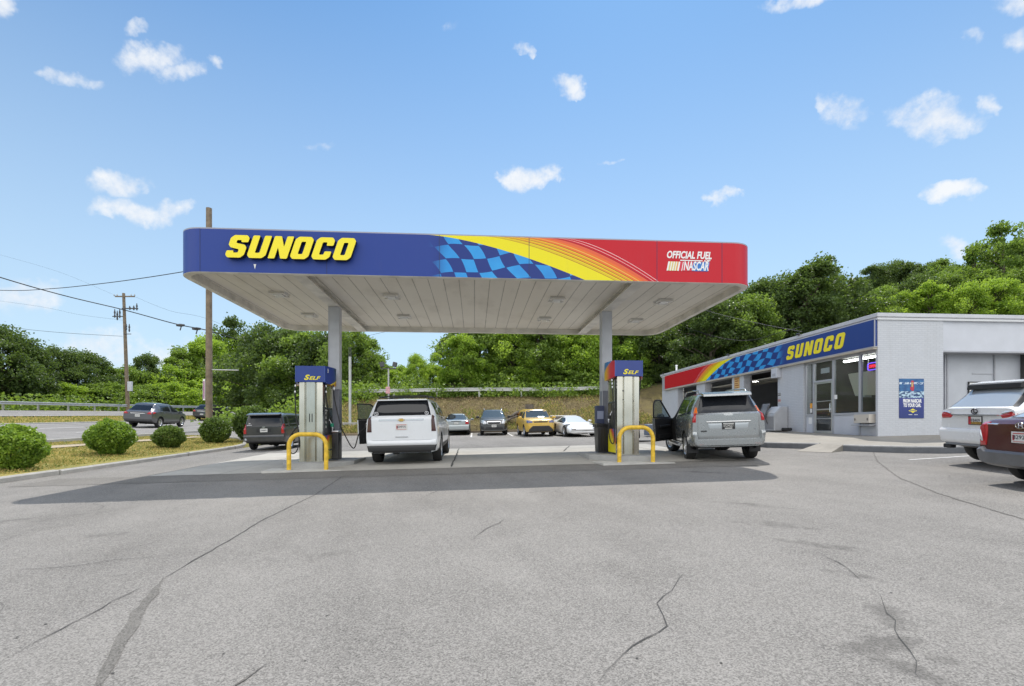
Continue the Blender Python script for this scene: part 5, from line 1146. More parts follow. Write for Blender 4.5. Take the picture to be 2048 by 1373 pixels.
mb = MB(); lettering(mb, 'LEXUS', .06, lambda p, q, t: (-2.372-t, -p+.58, 1.215+q), 0, .22, depth=.003); lettering(mb, 'GX470', .05, lambda p, q, t: (-2.372-t, -p-.58, 1.225+q), 0, .22, depth=.003); lettering(mb, 'V8', .05, lambda p, q, t: (-2.405-t, -p-.66, .86+q), 0, depth=.003); mb.build('badge', m_badge, gx)
MB().box((-2.405,.54,.815),(-2.39,.69,.85)).build('badge', m_black, gx)
mb = MB().tube([(-2.23,.02,1.345),(-2.26,.02,1.36),(-2.235,.40,1.385)], .011, 6); mb.build('rear_wiper', m_black, gx)
mb = MB().prism([(-2.40,1.735),(-2.02,1.80),(-2.0,1.86),(-2.36,1.81)], lambda p, q, t: (p, t, q), -.60, .60); mb.build('rear_spoiler', sp['paint'], gx, bevel=.02)
mb = MB()
for s_ in (-1, 1): mb.tube([(-1.95,s_*.60,1.80),(-1.8,s_*.60,1.90),(-1.0,s_*.60,1.925),(.0,s_*.58,1.91),(.25,s_*.58,1.80)], .022, 8)
build_each(mb, 'roof_rail', sp['paint'], gx, 60); mb = MB()
for s_ in (-1, 1): mb.tube([(-.95,s_*.98,.40),(-.7,s_*.99,.38),(.8,s_*.99,.38),(.95,s_*.97,.40)], .05, 10)
build_each(mb, 'running_board', m_alu, gx, 60); mirror_part(gx, .72, -.97, 1.15, sp['paint'])
mb = MB()
for s_ in (-1, 1): mb.box((-1.87, s_*.80-.14, .22),(-1.855, s_*.80+.14, .46))
build_each(mb, 'mud_flap', m_cladd, gx)
dd = open_door(gx, (1.0, .94, 0), 0, [(0,.42),(1.02,.42),(1.05,1.15),(0,1.13)], [(.06,1.15),(1.03,1.18),(1.00,1.60),(.90,1.72),(.62,1.72)], R(-40), 1, sp['paint'], m_doorin); mirror_part(dd, -.26, .08, 1.20, sp['paint'], .95)

# ---- boxy black hatchback at the far island
a = 4.25/2
sp = dict(name='parked_hatchback', label='dark boxy hatchback with red tail lamps stopped by the round bush behind the left pump', cat='hatchback', at=(0,0), heading=R(-5), L=4.25, W=1.76, paint=paint('charcoal_car_paint', (.03,.032,.038), .3, .3), wr=.32, axles=(-1.32, 1.28), bulge=.015, winset=.12, ww=.2,
 top=suv_top(4.25, 1.61, .98, 1.05, 1.35, .75, -1.93, -2.08, 1.08, 1.0, .7), belt=[(-a,.96),(.9,.96),(1.4,.94),(a,.84)], sill=[(-a,.36),(-1.7,.26),(1.7,.24),(a,.26)],
 plan=[(-a,.96),(-a+.05,.985),(-a+.3,1),(1.4,1),(a-.3,.94),(a,.80)], roofw=[(-a,.78),(-1.9,.70),(.7,.68),(1.4,.72),(a,.7)],
 patches=[('rear_window','B',[(-.74,1.03),(.74,1.03),(.67,1.49),(-.67,1.49)],m_tint,.010,False),('taillight','B',[(.72,.72),(.855,.72),(.845,1.12),(.76,1.12),(.72,1.0)],m_lampred,.025,True),('bumper','B',[(-.86,.36),(.86,.36),(.87,.66),(-.87,.66)],None,.05,False),
  ('plate_recess','B',rect(-.30,.30,.80,.93),m_black,.008,False),('quarter_window','S',[(-1.95,1.03),(-1.55,1.01),(-1.5,1.44),(-1.85,1.44)],m_tint,.006,True),('windscreen','F',[(-.66,1.1),(.66,1.1),(.6,1.5),(-.6,1.5)],m_tint,.006,False),('headlight','F',rect(.5,.78,.66,.84),m_lampclear,.02,True),('grille','F',rect(-.5,.5,.36,.6),m_cladd,.02,False)],
 doors=[dict(poly=[(-.05,.32),(1.0,.32),(1.1,.95),(.75,1.50),(0,1.51)],handle=(.1,.9),win=[(.02,1.02),(1.0,1.0),(.70,1.44),(.04,1.45)]),dict(poly=[(-1.05,.65),(-.85,.32),(-.08,.32),(-.04,1.51),(-1.42,1.51),(-1.42,.9)],handle=(-.9,.92),win=[(-1.36,1.02),(-.1,1.02),(-.08,1.45),(-1.36,1.45)])])
sp = set_axle(fillpaint(sp), (-10.62, 22.4)); xb, bv = car(sp)
plate(xb, bv, 'B', 0, .86, '2AB841', 'w'); MB().prism([(-2.20,1.50),(-1.85,1.585),(-1.85,1.61),(-2.18,1.545)], lambda p, q, t: (p, t, q), -.68, .68).build('rear_spoiler', sp['paint'], xb, bevel=.012)
ovalring(xb, 'badge', -2.125, 0, 1.0, .07, .045, m_chrome, -1, [[(-.6,.1),(.6,.1)],[(0,-.9),(0,.9)]], .009)
mb = MB().prism([(-.09,0),(.09,0),(.05,.05),(.0,.09),(-.05,.05)], lambda p, q, t: (-2.05-q*.3-t, -p+.6, 1.1+q), 0, .01).prism(rect(-.1,.1,-.06,-.02), lambda p, q, t: (-2.09-t, -p+.6, 1.12+q), 0, .01); mb.build('window_decal', m_sticker, xb)
MB().lathe([(0,-2.185),(.05,-2.18),(.05,-2.16)], 14, 'X', (0,.74,.48)).build('reflector', m_lampclear, xb)
mirror_part(xb, .85, -.9, 1.02, sp['paint'], .8)

# ---- silver saloon, tail towards us, far row
def sedan(name, label, heading, L, Wd, H, pm, wr, hood, trunk, zb, rear, xy, patches, doors, xr=None, **kw):
    a = L/2; xw0, xw1, xr1, xr0 = kw.pop('xs', (.85, .15, -.95, -1.60))
    sp = dict(name=name, label=label, cat=kw.pop('cat', 'car'), at=xy, heading=heading, L=L, W=Wd, paint=pm, wr=wr, axles=kw.pop('axles'), bulge=.03, winset=.12, ww=.21,
     top=[(-a, trunk-.10), (-a+.06, trunk-.01), (xr0, trunk+.02), (xr1, H-.05), (xr1+.35, H-.005), ((xw1+xr1)/2, H), (xw1, H-.05), (xw0, hood), (a-.4, hood-.12), (a-.06, hood-.22), (a, hood-.36)],
     belt=[(-a, trunk-.10), (-1.2, trunk-.06), (.8, hood-.04), (a, hood-.30)], sill=[(-a,.34),(-a+.35,.24),(1.6,.22),(a,.26)], plan=[(-a,.93),(-a+.06,.965),(-a+.35,1),(1.2,1),(a-.35,.93),(a,.74)], roofw=[(-a,.74),(xr0,.66),(xr1,.55),(xw1,.56),(xw0,.70),(a,.66)], patches=patches, doors=doors, **kw)
    return fillpaint(sp)
sil = paint('silver_blue_paint', (.42,.46,.47), .5, .3)
sp = sedan('parked_sedan', 'silver blue saloon parked tail out beyond the white SUV', R(-4.2), 4.9, 1.82, 1.43, sil, .32, 1.0, 1.0, .2, None, (0,0),
 [('rear_window','B',[(-.66,1.02),(.66,1.02),(.52,1.36),(-.52,1.36)],m_clearg,.01,False),('taillight','B',[(.58,.72),(.84,.72),(.83,.98),(.62,1.0)],m_lampred,.02,True),('bumper','B',rect(-.86,.86,.36,.66),None,.05,False),('windscreen','F',[(-.66,1.06),(.66,1.06),(.54,1.36),(-.54,1.36)],m_clearg,.006,False),('headlight','F',rect(.5,.8,.6,.74),m_lampclear,.02,True)],
 [dict(poly=[(-.15,.3),(.85,.3),(.9,.95),(.2,1.34),(-.12,1.36)],handle=(0,.86),win=[(-.08,1.0),(.75,.98),(.18,1.3),(-.06,1.31)]),dict(poly=[(-1.0,.6),(-.85,.3),(-.18,.3),(-.15,1.36),(-.85,1.33),(-1.3,1.0)],handle=(-.9,.9),win=[(-1.15,1.03),(-.22,1.01),(-.2,1.31),(-.82,1.28)])], axles=(-1.45, 1.35), glass=m_clearg)
sp = set_axle(sp, (-3.72, 34.3)); sd, bv = car(sp); plate(sd, bv, 'B', 0, .80, '3CK471', 'w'); MB().box((-2.455,-.33,.90),(-2.44,.33,.94)).build('trunk_badge', m_black, sd); mirror_part(sd, .75, -.93, 1.0, sil, .8)
# ---- dark grey crossover, nose towards us
a = 4.6/2
dg = paint('graphite_paint', (.055,.06,.062), .4, .3)
def front_car(**k): return fillpaint(dict(k))
sp = front_car(name='parked_crossover', label='dark grey crossover parked nose out between the saloon and the yellow car', cat='suv', at=(0,0), heading=R(180-3.5), L=4.6, W=1.8, paint=dg, wr=.35, axles=(-1.32, 1.32), bulge=.02, glass=m_clearg, spokes=5,
 top=suv_top(4.6, 1.67, 1.05, 1.12, 1.12, .30, -1.9, -2.2, 1.15, 1.05, .66), belt=[(-a,1.05),(.7,1.06),(1.4,1.02),(a,.85)], sill=[(-a,.40),(-1.7,.28),(1.7,.27),(a,.27)], plan=[(-a,.90),(-a+.1,.96),(-1.5,1),(1.5,1),(a-.35,.93),(a,.76)], roofw=[(-a,.78),(-1.9,.66),(.3,.64),(1.1,.76),(a,.70)],
 patches=[('windscreen','F',[(-.72,1.135),(.72,1.135),(.60,1.60),(-.60,1.60)],m_clearg,.006,False),('grille','F',[(-.40,.70),(.40,.70),(.46,.86),(.40,.90),(-.40,.90),(-.46,.86)],m_chrome,.02,False),('grille_insert','F',[(-.37,.72),(.37,.72),(.42,.85),(-.42,.85)],m_black,.045,False),('headlight','F',[(.46,.74),(.66,.72),(.84,.80),(.84,.98),(.70,.98),(.52,.90)],m_lampclear,.02,True),('lower_grille','F',[(-.6,.36),(.6,.36),(.5,.54),(-.5,.54)],m_cladd,.02,False),('bumper_corner','F',[(.60,.36),(.84,.36),(.84,.62),(.66,.56)],m_cladd,.02,True),('rear_window','B',[(-.64,1.18),(.64,1.18),(.56,1.56),(-.56,1.56)],m_clearg,.01,False),('taillight','B',[(.6,.85),(.85,.85),(.84,1.05),(.62,1.02)],m_lampred,.02,True)],
 doors=[dict(poly=[(-.05,.34),(1.0,.34),(1.05,1.05),(.38,1.57),(0,1.58)],handle=(.08,.95),win=[(.02,1.12),(.9,1.1),(.35,1.52),(.03,1.53)]),dict(poly=[(-1.05,.7),(-.88,.34),(-.08,.34),(-.05,1.58),(-1.3,1.55),(-1.35,1.05)],handle=(-.92,.97),win=[(-1.3,1.13),(-.1,1.12),(-.08,1.53),(-1.25,1.5)])])
h = sp['heading']; fx_, fy_ = -1.12, 32.0; sp['at'] = (fx_-math.sin(h)*2.3, fy_-math.cos(h)*2.3); fo, bv = car(sp); plate(fo, bv, 'F', 0, .60, '7BK492', 'w')
ovalring(fo, 'badge', 2.315, 0, .81, .08, .045, m_chrome, 1, [[(-.5,0),(.5,0)]], .01); mb = MB()
for s_ in (-1, 1): mb.tube([(-1.6,s_*.60,1.65),(-1.5,s_*.60,1.72),(.1,s_*.58,1.72),(.2,s_*.58,1.64)], .02, 8); mirror_part(fo, .82, s_*.93, 1.16, m_black, .9)
build_each(mb, 'roof_rail', m_chrome, fo, 60); MB().tube([(-.9,.2,1.67),(-.98,.2,1.80)], .008, 6).build('aerial', m_black, fo)
# ---- yellow boxy hatchback, nose towards us
a = 4.14/2
yl = paint('yellow_car_paint', (.62,.39,.035), 0, .28)
sp = front_car(name='parked_hatchback', label='yellow boxy hatchback with black lower bumper parked nose out', cat='hatchback', at=(0,0), heading=R(180-7.5), L=4.14, W=1.8, paint=yl, wr=.335, axles=(-1.25, 1.30), bulge=.015, glass=m_tint, spokes=5,
 top=suv_top(4.14, 1.61, 1.04, 1.10, 1.12, .55, -1.80, -2.0, 1.1, 1.0, .7), belt=[(-a,1.05),(.9,1.0),(1.4,.98),(a,.86)], sill=[(-a,.34),(-1.6,.25),(1.6,.24),(a,.26)], plan=[(-a,.92),(-a+.1,.97),(-1.4,1),(1.5,1),(a-.28,.95),(a,.80)], roofw=[(-a,.78),(-1.8,.66),(.5,.66),(1.1,.74),(a,.72)],
 patches=[('windscreen','F',[(-.71,1.10),(.71,1.10),(.62,1.53),(-.62,1.53)],m_clearg,.006,False),('headlight','F',[(.48,.80),(.80,.78),(.84,.93),(.72,.96),(.50,.90)],mk('headlight_dark', (.10,.11,.22), .08, .3, Coat_Weight=1.0),.02,True),('grille','F',[(-.40,.81),(.40,.81),(.42,.88),(-.42,.88)],m_black,.018,False),('lower_grille','F',[(-.74,.27),(.74,.27),(.70,.42),(.48,.62),(-.48,.62),(-.70,.42)],m_cladd,.025,False),('rear_window','B',[(-.62,1.14),(.62,1.14),(.56,1.5),(-.56,1.5)],m_tint,.01,False),('taillight','B',rect(.62,.84,.95,1.4),m_lampred,.02,True)],
 doors=[dict(poly=[(.0,.34),(1.0,.34),(1.05,1.0),(.65,1.50),(.05,1.51)],handle=(.12,.92),win=[(.06,1.06),(.93,1.04),(.60,1.45),(.08,1.46)]),dict(poly=[(-1.0,.66),(-.85,.34),(-.03,.34),(0,1.51),(-1.3,1.49),(-1.38,1.0)],handle=(-.9,.95),win=[(-1.3,1.08),(-.06,1.07),(-.03,1.46),(-1.22,1.44)])])
h = sp['heading']; fx_, fy_ = 1.68, 29.2; sp['at'] = (fx_-math.sin(h)*2.07, fy_-math.cos(h)*2.07); ks, bv = car(sp)
for s_ in (-1, 1): mirror_part(ks, .85, s_*.93, 1.10, yl, .85)
ovalring(ks, 'badge', 2.02, 0, .945, .07, .035, m_chrome, 1, None, .009)
# ---- low white wedge sports car
a = 4.15/2
wp = paint('wedge_white_paint', (.78,.78,.77), 0, .25)
sp = front_car(name='parked_sports_car', label='low white wedge shaped sports car parked last in the far row', cat='sports car', at=(0,0), heading=R(180-12), L=4.15, W=1.86, paint=wp, wr=.32, axles=(-1.22, 1.22), bulge=.0, glass=m_tint, spokes=5, ww=.27, gap=.05, r=.03,
 top=[(-a,.86),(-a+.05,.92),(-1.2,.97),(-.62,1.14),(-.2,1.17),(.15,1.12),(1.0,.76),(1.75,.56),(a-.04,.46),(a,.40)], belt=[(-a,.84),(-.9,.84),(.9,.72),(a,.38)], sill=[(-a,.34),(-1.6,.20),(1.6,.16),(a,.18)], plan=[(-a,.96),(-1.3,1),(-.2,.95),(1.2,.97),(a-.15,.93),(a,.86)], roofw=[(-a,.70),(-.8,.50),(.1,.50),(1.0,.66),(a,.74)],
 patches=[('windscreen','T',[(.18,-.47),(.95,-.60),(.95,.60),(.18,.47)],mk('pale_sunshade_glass', (.55,.57,.60), .05, Coat_Weight=1.0),.006,False),('turn_light','F',[(.50,.40),(.74,.40),(.74,.46),(.50,.46)],mk('smoked_lens', (.06,.05,.05), .1),.02,True),('lower_bumper','F',[(-.82,.20),(.82,.20),(.82,.31),(-.82,.31)],None,.05,False),('bumper_slot','F',[(-.78,.325),(.78,.325),(.78,.345),(-.78,.345)],m_black,.02,False),
  ('side_window','S',[(-.45,.84),(.75,.76),(.15,1.06),(-.35,1.08)],m_tint,.006,True),('side_scoop','S',[(-.95,.45),(-.45,.40),(-.35,.70),(-.85,.74)],m_black,.006,True),('headlight_cover','T',[(1.35,.42),(1.68,.40),(1.68,.74),(1.40,.78)],None,.012,False),('headlight_cover','T',[(1.40,-.78),(1.68,-.74),(1.68,-.40),(1.35,-.42)],None,.012,False),('taillight','B',rect(.45,.82,.62,.74),m_lampred,.02,True)],
 doors=[dict(poly=[(-.42,.26),(.72,.26),(.80,.74),(-.40,.82)],handle=(-.3,.7))])
h = sp['heading']; fx_, fy_ = 4.02, 28.0; sp['at'] = (fx_-math.sin(h)*2.07, fy_-math.cos(h)*2.07); ct, bv = car(sp)
plate(ct, bv, 'F', 0, .25, '8W418', 'w', .11, .30); mirror_part(ct, .55, .80, .86, wp, .7); mirror_part(ct, .55, -.80, .86, m_black, .7)
mb = MB().prism([(-2.2,1.12),(-1.75,1.14),(-1.75,1.18),(-2.2,1.17)], lambda p, q, t: (p, t, q), -.88, .88)
for s_ in (-1, 1): mb.box((-2.0, s_*.55-.02, .9), (-1.8, s_*.55+.02, 1.13))
mb.build('rear_wing', wp, ct, bevel=.01)

# ---- right edge: white crossover and maroon saloon, tails towards us, noses to the right
a = 4.89/2
wl = paint('pearl_white_paint', (.77,.78,.79), 0, .25)
rxh = R(94); ach = R(96)
sp = front_car(name='parked_crossover', label='white crossover with dark tail spoiler parked against the front walk at the right edge', cat='suv', at=(0,0), heading=rxh, L=4.89, W=1.9, paint=wl, wr=.375, axles=(-1.62, 1.37), bulge=.03, glass=m_tint, spokes=5,
 top=suv_top(4.89, 1.71, 1.05, 1.12, 1.2, .35, -1.90, -2.38, 1.20, 1.17, .7), belt=[(-a,1.13),(-1.8,1.15),(.7,1.03),(1.4,1.0),(a,.85)], sill=[(-a,.42),(-1.9,.30),(1.8,.28),(a,.28)], plan=[(-a,.93),(-a+.06,.965),(-a+.35,1),(1.5,1),(a-.35,.93),(a,.74)], roofw=[(-a,.78),(-1.8,.66),(.3,.62),(1.1,.76),(a,.70)],
 patches=[('rear_window','B',[(-.72,1.21),(.72,1.21),(.60,1.55),(-.60,1.55)],mk('pale_rear_glass', (.30,.33,.36), .04, Coat_Weight=1.0),.012,False),('pillar_trim','B',[(.725,1.20),(.79,1.20),(.64,1.56),(.61,1.56)],m_black,.010,True),('taillight','B',[(.62,.98),(.875,.97),(.88,1.07),(.78,1.11),(.56,1.04)],m_lampred,.03,True),('taillight_clear','B',[(.62,1.06),(.80,1.105),(.86,1.12),(.70,1.125),(.60,1.09)],m_lampclear,.032,True),('bumper','B',[(-.90,.46),(.90,.46),(.92,.76),(-.92,.76)],None,.06,False),('lower_bumper','B',[(-.84,.31),(.84,.31),(.80,.47),(-.80,.47)],mk('grey_cladding', (.16,.165,.17), .5),.05,False),
  ('side_window','S',[(-2.0,1.14),(.9,1.07),(.30,1.53),(-1.5,1.56)],m_tint,.006,True),('windscreen','F',[(-.7,1.16),(.7,1.16),(.58,1.6),(-.58,1.6)],m_tint,.006,False),('headlight','F',rect(.5,.8,.75,.9),m_lampclear,.02,True)],
 doors=[dict(poly=[(-.02,.38),(1.0,.38),(1.08,1.02),(-.02,1.06)],handle=(.1,.95)),dict(poly=[(-1.1,.8),(-.85,.38),(-.06,.38),(-.06,1.06),(-1.3,1.1)],handle=(-.9,.98))])
set_axle(sp, (10.26+.83*math.cos(rxh), 11.0-.83*math.sin(rxh))); rx, bv = car(sp)
plate(rx, bv, 'B', .0, .93, 'FF8409', 'g'); mb = MB().prism([(-2.13,1.545),(-1.86,1.57),(-1.84,1.69),(-2.11,1.655)], lambda p, q, t: (p, t, q), -.62, .62); mb.build('rear_spoiler', m_black, rx, bevel=.015)
MB().prism([(-2.06,1.665),(-1.84,1.69),(-1.82,1.710),(-2.06,1.675)], lambda p, q, t: (p, t, q), -.62, .62).build('spoiler_cap', wl, rx)
MB().prism([(-1.55,1.69),(-1.25,1.69),(-1.27,1.71),(-1.40,1.78)], lambda p, q, t: (p, t, q), -.02, .02).build('aerial_fin', wl, rx)
ovalring(rx, 'badge', -2.47, 0, 1.115, .07, .05, mk('dark_chrome', (.10,.10,.11), .15, .9), -1, [[(.4,.8),(.1,-.5),(-.85,-.4)]], .010); MB().box((-2.50,-.55,1.035),(-2.42,.55,1.055)).build('chrome_strip', m_chrome, rx)
MB().box((-2.49,.60,.33),(-2.36,.80,.42),0,.02).build('exhaust_tip', m_cladd, rx)
a = 4.37/2
mr = paint('maroon_paint', (.075,.008,.008), .2, .18)
sp = sedan('parked_sedan', 'maroon saloon with bumper coloured grey as a reflection, cropped by the right edge before the white crossover', ach, 4.37, 1.7, 1.45, mr, .30, 1.0, 1.08, .2, None, (0,0),
 [('rear_window','B',[(-.62,1.10),(.62,1.10),(.50,1.38),(-.50,1.38)],mk('pale_rear_glass', (0,0,0)),.01,False),('taillight','B',[(.66,.64),(.80,.64),(.80,.98),(.76,1.03),(.60,1.03)],m_lampred,.02,True),('reverse_lamp','B',[(.70,.70),(.745,.70),(.775,.92),(.75,.92)],m_lampclear,.035,True),('trunk_trim','B',[(.42,.985),(.66,.985),(.66,1.01),(.42,1.01)],m_chrome,.02,True),('bumper','B',[(-.78,.25),(.78,.25),(.83,.40),(.82,.59),(.70,.62),(.66,.57),(-.66,.57),(-.70,.62),(-.82,.59),(-.83,.40)],mk('bumper_reflection_grey', (.15,.15,.155), .35, .2, vary=.2),.06,False),('windscreen','F',[(-.66,1.04),(.66,1.04),(.54,1.36),(-.54,1.36)],m_clearg,.006,False)],  # bumper grey: a pale reflection on maroon paint put into the base colour
 [dict(poly=[(-.1,.3),(.85,.3),(.9,.95),(.2,1.36),(-.08,1.38)],handle=(0,.86),win=[(-.05,1.0),(.75,.98),(.18,1.32),(-.03,1.33)])], axles=(-1.47, 1.29), xs=(.85,.15,-1.15,-1.88), glass=m_clearg)
set_axle(sp, (8.72+.73*math.cos(ach), 8.52-.73*math.sin(ach))); ac, bv = car(sp)
plate(ac, bv, 'B', 0, .80, '82921', 'r'); ovalring(ac, 'badge', -2.20, 0, .985, .085, .048, m_chrome, -1, [[(-.45,-.75),(-.25,.75)],[(.3,-.75),(.45,.75)],[(-.35,-.1),(.4,.1)]], .0075)

# ---- traffic on the highway
a = 4.63/2
gm = paint('grey_car_paint', (.10,.105,.12), .45, .3)
def hwy(label, at_, head, pm, nm, L=4.63, H=1.66, Wd=1.84):
    a = L/2; return front_car(name=nm, label=label, cat='suv', at=at_, heading=head, L=L, W=Wd, paint=pm, wr=.355, axles=(-1.36,1.36), bulge=.02, glass=m_tint, lift=.085, spokes=5,
 top=suv_top(L, H, 1.0, 1.12, 1.25, .30, -1.48, -2.18, 1.12, 1.0, .66), belt=[(-a,1.02),(-1.2,1.12),(.7,1.0),(1.4,.98),(a,.82)], sill=[(-a,.40),(-1.8,.28),(1.8,.26),(a,.27)], plan=[(-a,.94),(-a+.06,.97),(-a+.35,1),(1.5,1),(a-.35,.93),(a,.74)], roofw=[(-a,.76),(-1.7,.64),(.3,.62),(1.1,.74),(a,.70)],
 patches=[('rear_window','B',[(-.66,1.16),(.66,1.16),(.56,1.50),(-.56,1.50)],m_tint,.01,False),('taillight','B',[(.56,.92),(.86,.90),(.85,1.06),(.74,1.10)],m_lampred,.025,True),('taillight_side','S',[(-2.2,.90),(-1.85,1.0),(-1.95,1.06),(-2.2,1.06)],m_lampred,.012,True),('chrome_trim','B',rect(-.45,.45,.93,.96),m_chrome,.02,False),('bumper','B',rect(-.86,.86,.34,.58),m_cladd,.04,False),('rocker_panel','S',rect(-.95,.95,.29,.40),m_cladd,.012,True),('windscreen','F',[(-.7,1.14),(.7,1.14),(.58,1.58),(-.58,1.58)],m_clearg,.006,False),('headlight','F',rect(.5,.8,.72,.86),m_lampclear,.02,True),('grille','F',rect(-.45,.45,.6,.85),m_cladd,.02,False)],
 doors=[dict(poly=[(-.05,.40),(1.0,.40),(1.08,1.02),(.42,1.54),(0,1.55)],handle=(.1,.94),win=[(.02,1.08),(.95,1.05),(.38,1.50),(.03,1.51)]),dict(poly=[(-1.05,.75),(-.85,.40),(-.08,.40),(-.05,1.55),(-1.2,1.52),(-1.35,1.05)],handle=(-.9,.98),win=[(-1.28,1.13),(-.12,1.09),(-.08,1.51),(-1.15,1.48)])])
sp = hwy('grey crossover driving away on the highway behind the bushes', (-24.9, 35.6), R(-6.5), gm, 'moving_suv'); g1, bv = car(sp); plate(g1, bv, 'B', 0, .80, '6DF318', 'w'); mirror_part(g1, .85, -.95, 1.06, m_black, .85)
sp = hwy('black crossover driving away on the highway beyond the wooden pole', (-31.0, 52.5), R(-5), paint('black_car_paint', (.014,.015,.017), .2, .25), 'moving_suv', 4.5, 1.64, 1.82); g2, bv = car(sp); plate(g2, bv, 'B', 0, .62, '4CA920', 'w'); mirror_part(g2, .85, -.95, 1.06, m_black, .85)
ovalring(g2, 'badge', -2.25, 0, .98, .09, .04, m_chrome, -1, None, .015)
# ================================================================== foliage
def leafmat(name, a, b, c, trans=.42):
    M = Mat(name, a, .45, spec=.4); g = M.nt.nodes.new('ShaderNodeNewGeometry'); r = E(M.nt, g.outputs['Random Per Island']); oi = M.nt.nodes.new('ShaderNodeObjectInfo'); ro = E(M.nt, oi.outputs['Random'])
    nz = M.noise(M.coord(), .55, 3, .6); col = (r*.6+(nz-.5)*1.5+.27+(ro-.5)*.3).op('MULTIPLY', 1, clamp=True).ramp([(.15, a), (.5, b), (.9, c)])
    M.link('Base Color', col); t = M.nt.nodes.new('ShaderNodeBsdfTranslucent'); tc = M.mix(.6, col, tuple(min(1, q*k) for q, k in zip(c, (1.7, 1.7, .9)))); M.nt.links.new(tc, t.inputs[0])
    m = M.nt.nodes.new('ShaderNodeMixShader'); m.inputs[0].default_value = trans; M.nt.links.new(M.p.outputs[0], m.inputs[1]); M.nt.links.new(t.outputs[0], m.inputs[2]); M.nt.links.new(m.outputs[0], M.nt.nodes['Material Output'].inputs[0]); return M.m
LM = {'dark': leafmat('leaf_dark', (.022,.040,.013), (.055,.095,.024), (.125,.185,.045), .40), 'mid': leafmat('leaf_mid', (.042,.076,.015), (.11,.18,.03), (.22,.315,.06), .45), 'bright': leafmat('leaf_bright', (.08,.14,.017), (.18,.29,.035), (.33,.45,.07), .5)}
m_bark = mk('bark', (.10,.08,.06), .9, vary=.35, scale=9, bump=.4, bscale=20)
def leaf(mb, p, s, rnd, up=.5):
    n = Vector((rnd.gauss(0,1), rnd.gauss(0,1), rnd.gauss(0,1)+up)).normalized(); t = n.orthogonal().normalized(); t.rotate(Matrix.Rotation(rnd.uniform(0,6.28), 3, n)); b = n.cross(t); w = s*.42
    o = len(mb.v); f = n*s*.16
    mb.v += [p-t*s*.5, p+b*w+f, p+t*s*.55, p-b*w+f]; mb.f.append((o, o+1, o+2, o+3)); mb.mi.append(0)
def tree_mesh(seed, H, Rc, nclump, nleaf, ls, base=.12, shape=1.0, loose=1.0, skew=0):
    rnd = random.Random(seed); tr, cr = MB(), MB(); top = H*.82; bend_ = Vector((rnd.uniform(-.06,.06)*H+skew, rnd.uniform(-.06,.06)*H, 0))
    ax = lambda t: bend_*t*t+Vector((0, 0, H*t)); tr.tube([ax(t/6*.85)-Vector((0,0,.3 if t == 0 else 0)) for t in range(7)], [H*.022*(1-.13*t)+.02 for t in range(7)], 8)
    cl = []
    for i in range(nclump):
        t = base+(1-base)*rnd.random()**.85; prof = max(.12, math.sin(math.pi*min(1, (t-base)/(1-base)*.80+.16))**.75*(1-.25*(1-shape)*t)); a = rnd.uniform(0, 6.283)
        lob = 1+.30*math.sin(a*2+seed)+.22*math.sin(a*3+t*7+seed*2); rr = Rc*prof*lob*rnd.uniform(.35, 1.05)**.6
        p = ax(t)+Vector((rr*math.cos(a), rr*math.sin(a), rnd.uniform(-.04,.04)*H)); cl.append((p, Rc*rnd.uniform(.13,.27)*loose))
        if i % 3 == 0:
            q = ax(max(.08, t-.16-.1*rnd.random())); m = (q+p)*.5+Vector((0,0,.04*H)); tr.tube([q, m, p], [H*.008, H*.005, .015], 5)
    for p, rc in cl:
        k = int(nleaf/nclump*rnd.uniform(.6, 1.4)); fl = rnd.uniform(.55,.85)
        for _ in range(k):
            d = Vector((rnd.gauss(0,1), rnd.gauss(0,1), rnd.gauss(0,1))).normalized()*rc*rnd.random()**.42*1.25; d.z *= fl
            if rnd.random() < .06: d *= 1.5
            leaf(cr, p+d, ls*rnd.uniform(.6,1.25), rnd, .6)
    return tr, cr
VAR = {}
def variant(key, *a, **k):
    tr, cr = tree_mesh(*a, **k)
    VAR[key] = (tr, cr, a[1])
variant('round', 11, 10, 3.9, 90, 14699, .29)
variant('broad', 23, 10, 4.8, 110, 17500, .29, .06)
variant('tall', 37, 12, 3.2, 85, 13300, .29, .10, .6)
variant('loose', 51, 13, 4.4, 60, 7279, .34, .28, 1, .85)
variant('bushy', 67, 6, 3.6, 80, 12600, .25, .02)
variant('scrub', 79, 3.2, 2.9, 60, 5200, .26, .02)
variant('sparse', 91, 14, 3.0, 46, 5040, .34, .30, .7, .8)
PRE = {}
def tree_proto(key, tone):
    if (key, tone) not in PRE:
        tr, cr, H = VAR[key]; PRE[(key, tone)] = (tr.build('trunk', m_bark, None, 50), cr.build('crown', LM[tone], None, fix=False))
        for o in PRE[(key, tone)]: C.objects.unlink(o)
    return PRE[(key, tone)]
TREES = []
def tree(px, d, top, key, tone, wide=1.0, zone='', label=None):
    p = at(px, 857, d); x, y = p.x, p.y; z = Txy(x, y)-.15; zt = EYE+(857-top)/FPX*d; H = max(1.5, zt-z); s = H/(VAR[key][2]*1.06)
    r = random.Random(int(px*7+d*13+top)); TREES.append((zone, px, d, key, tone, x, y, z, s, s*wide*r.uniform(.9,1.1), r.uniform(0, 6.28), label))
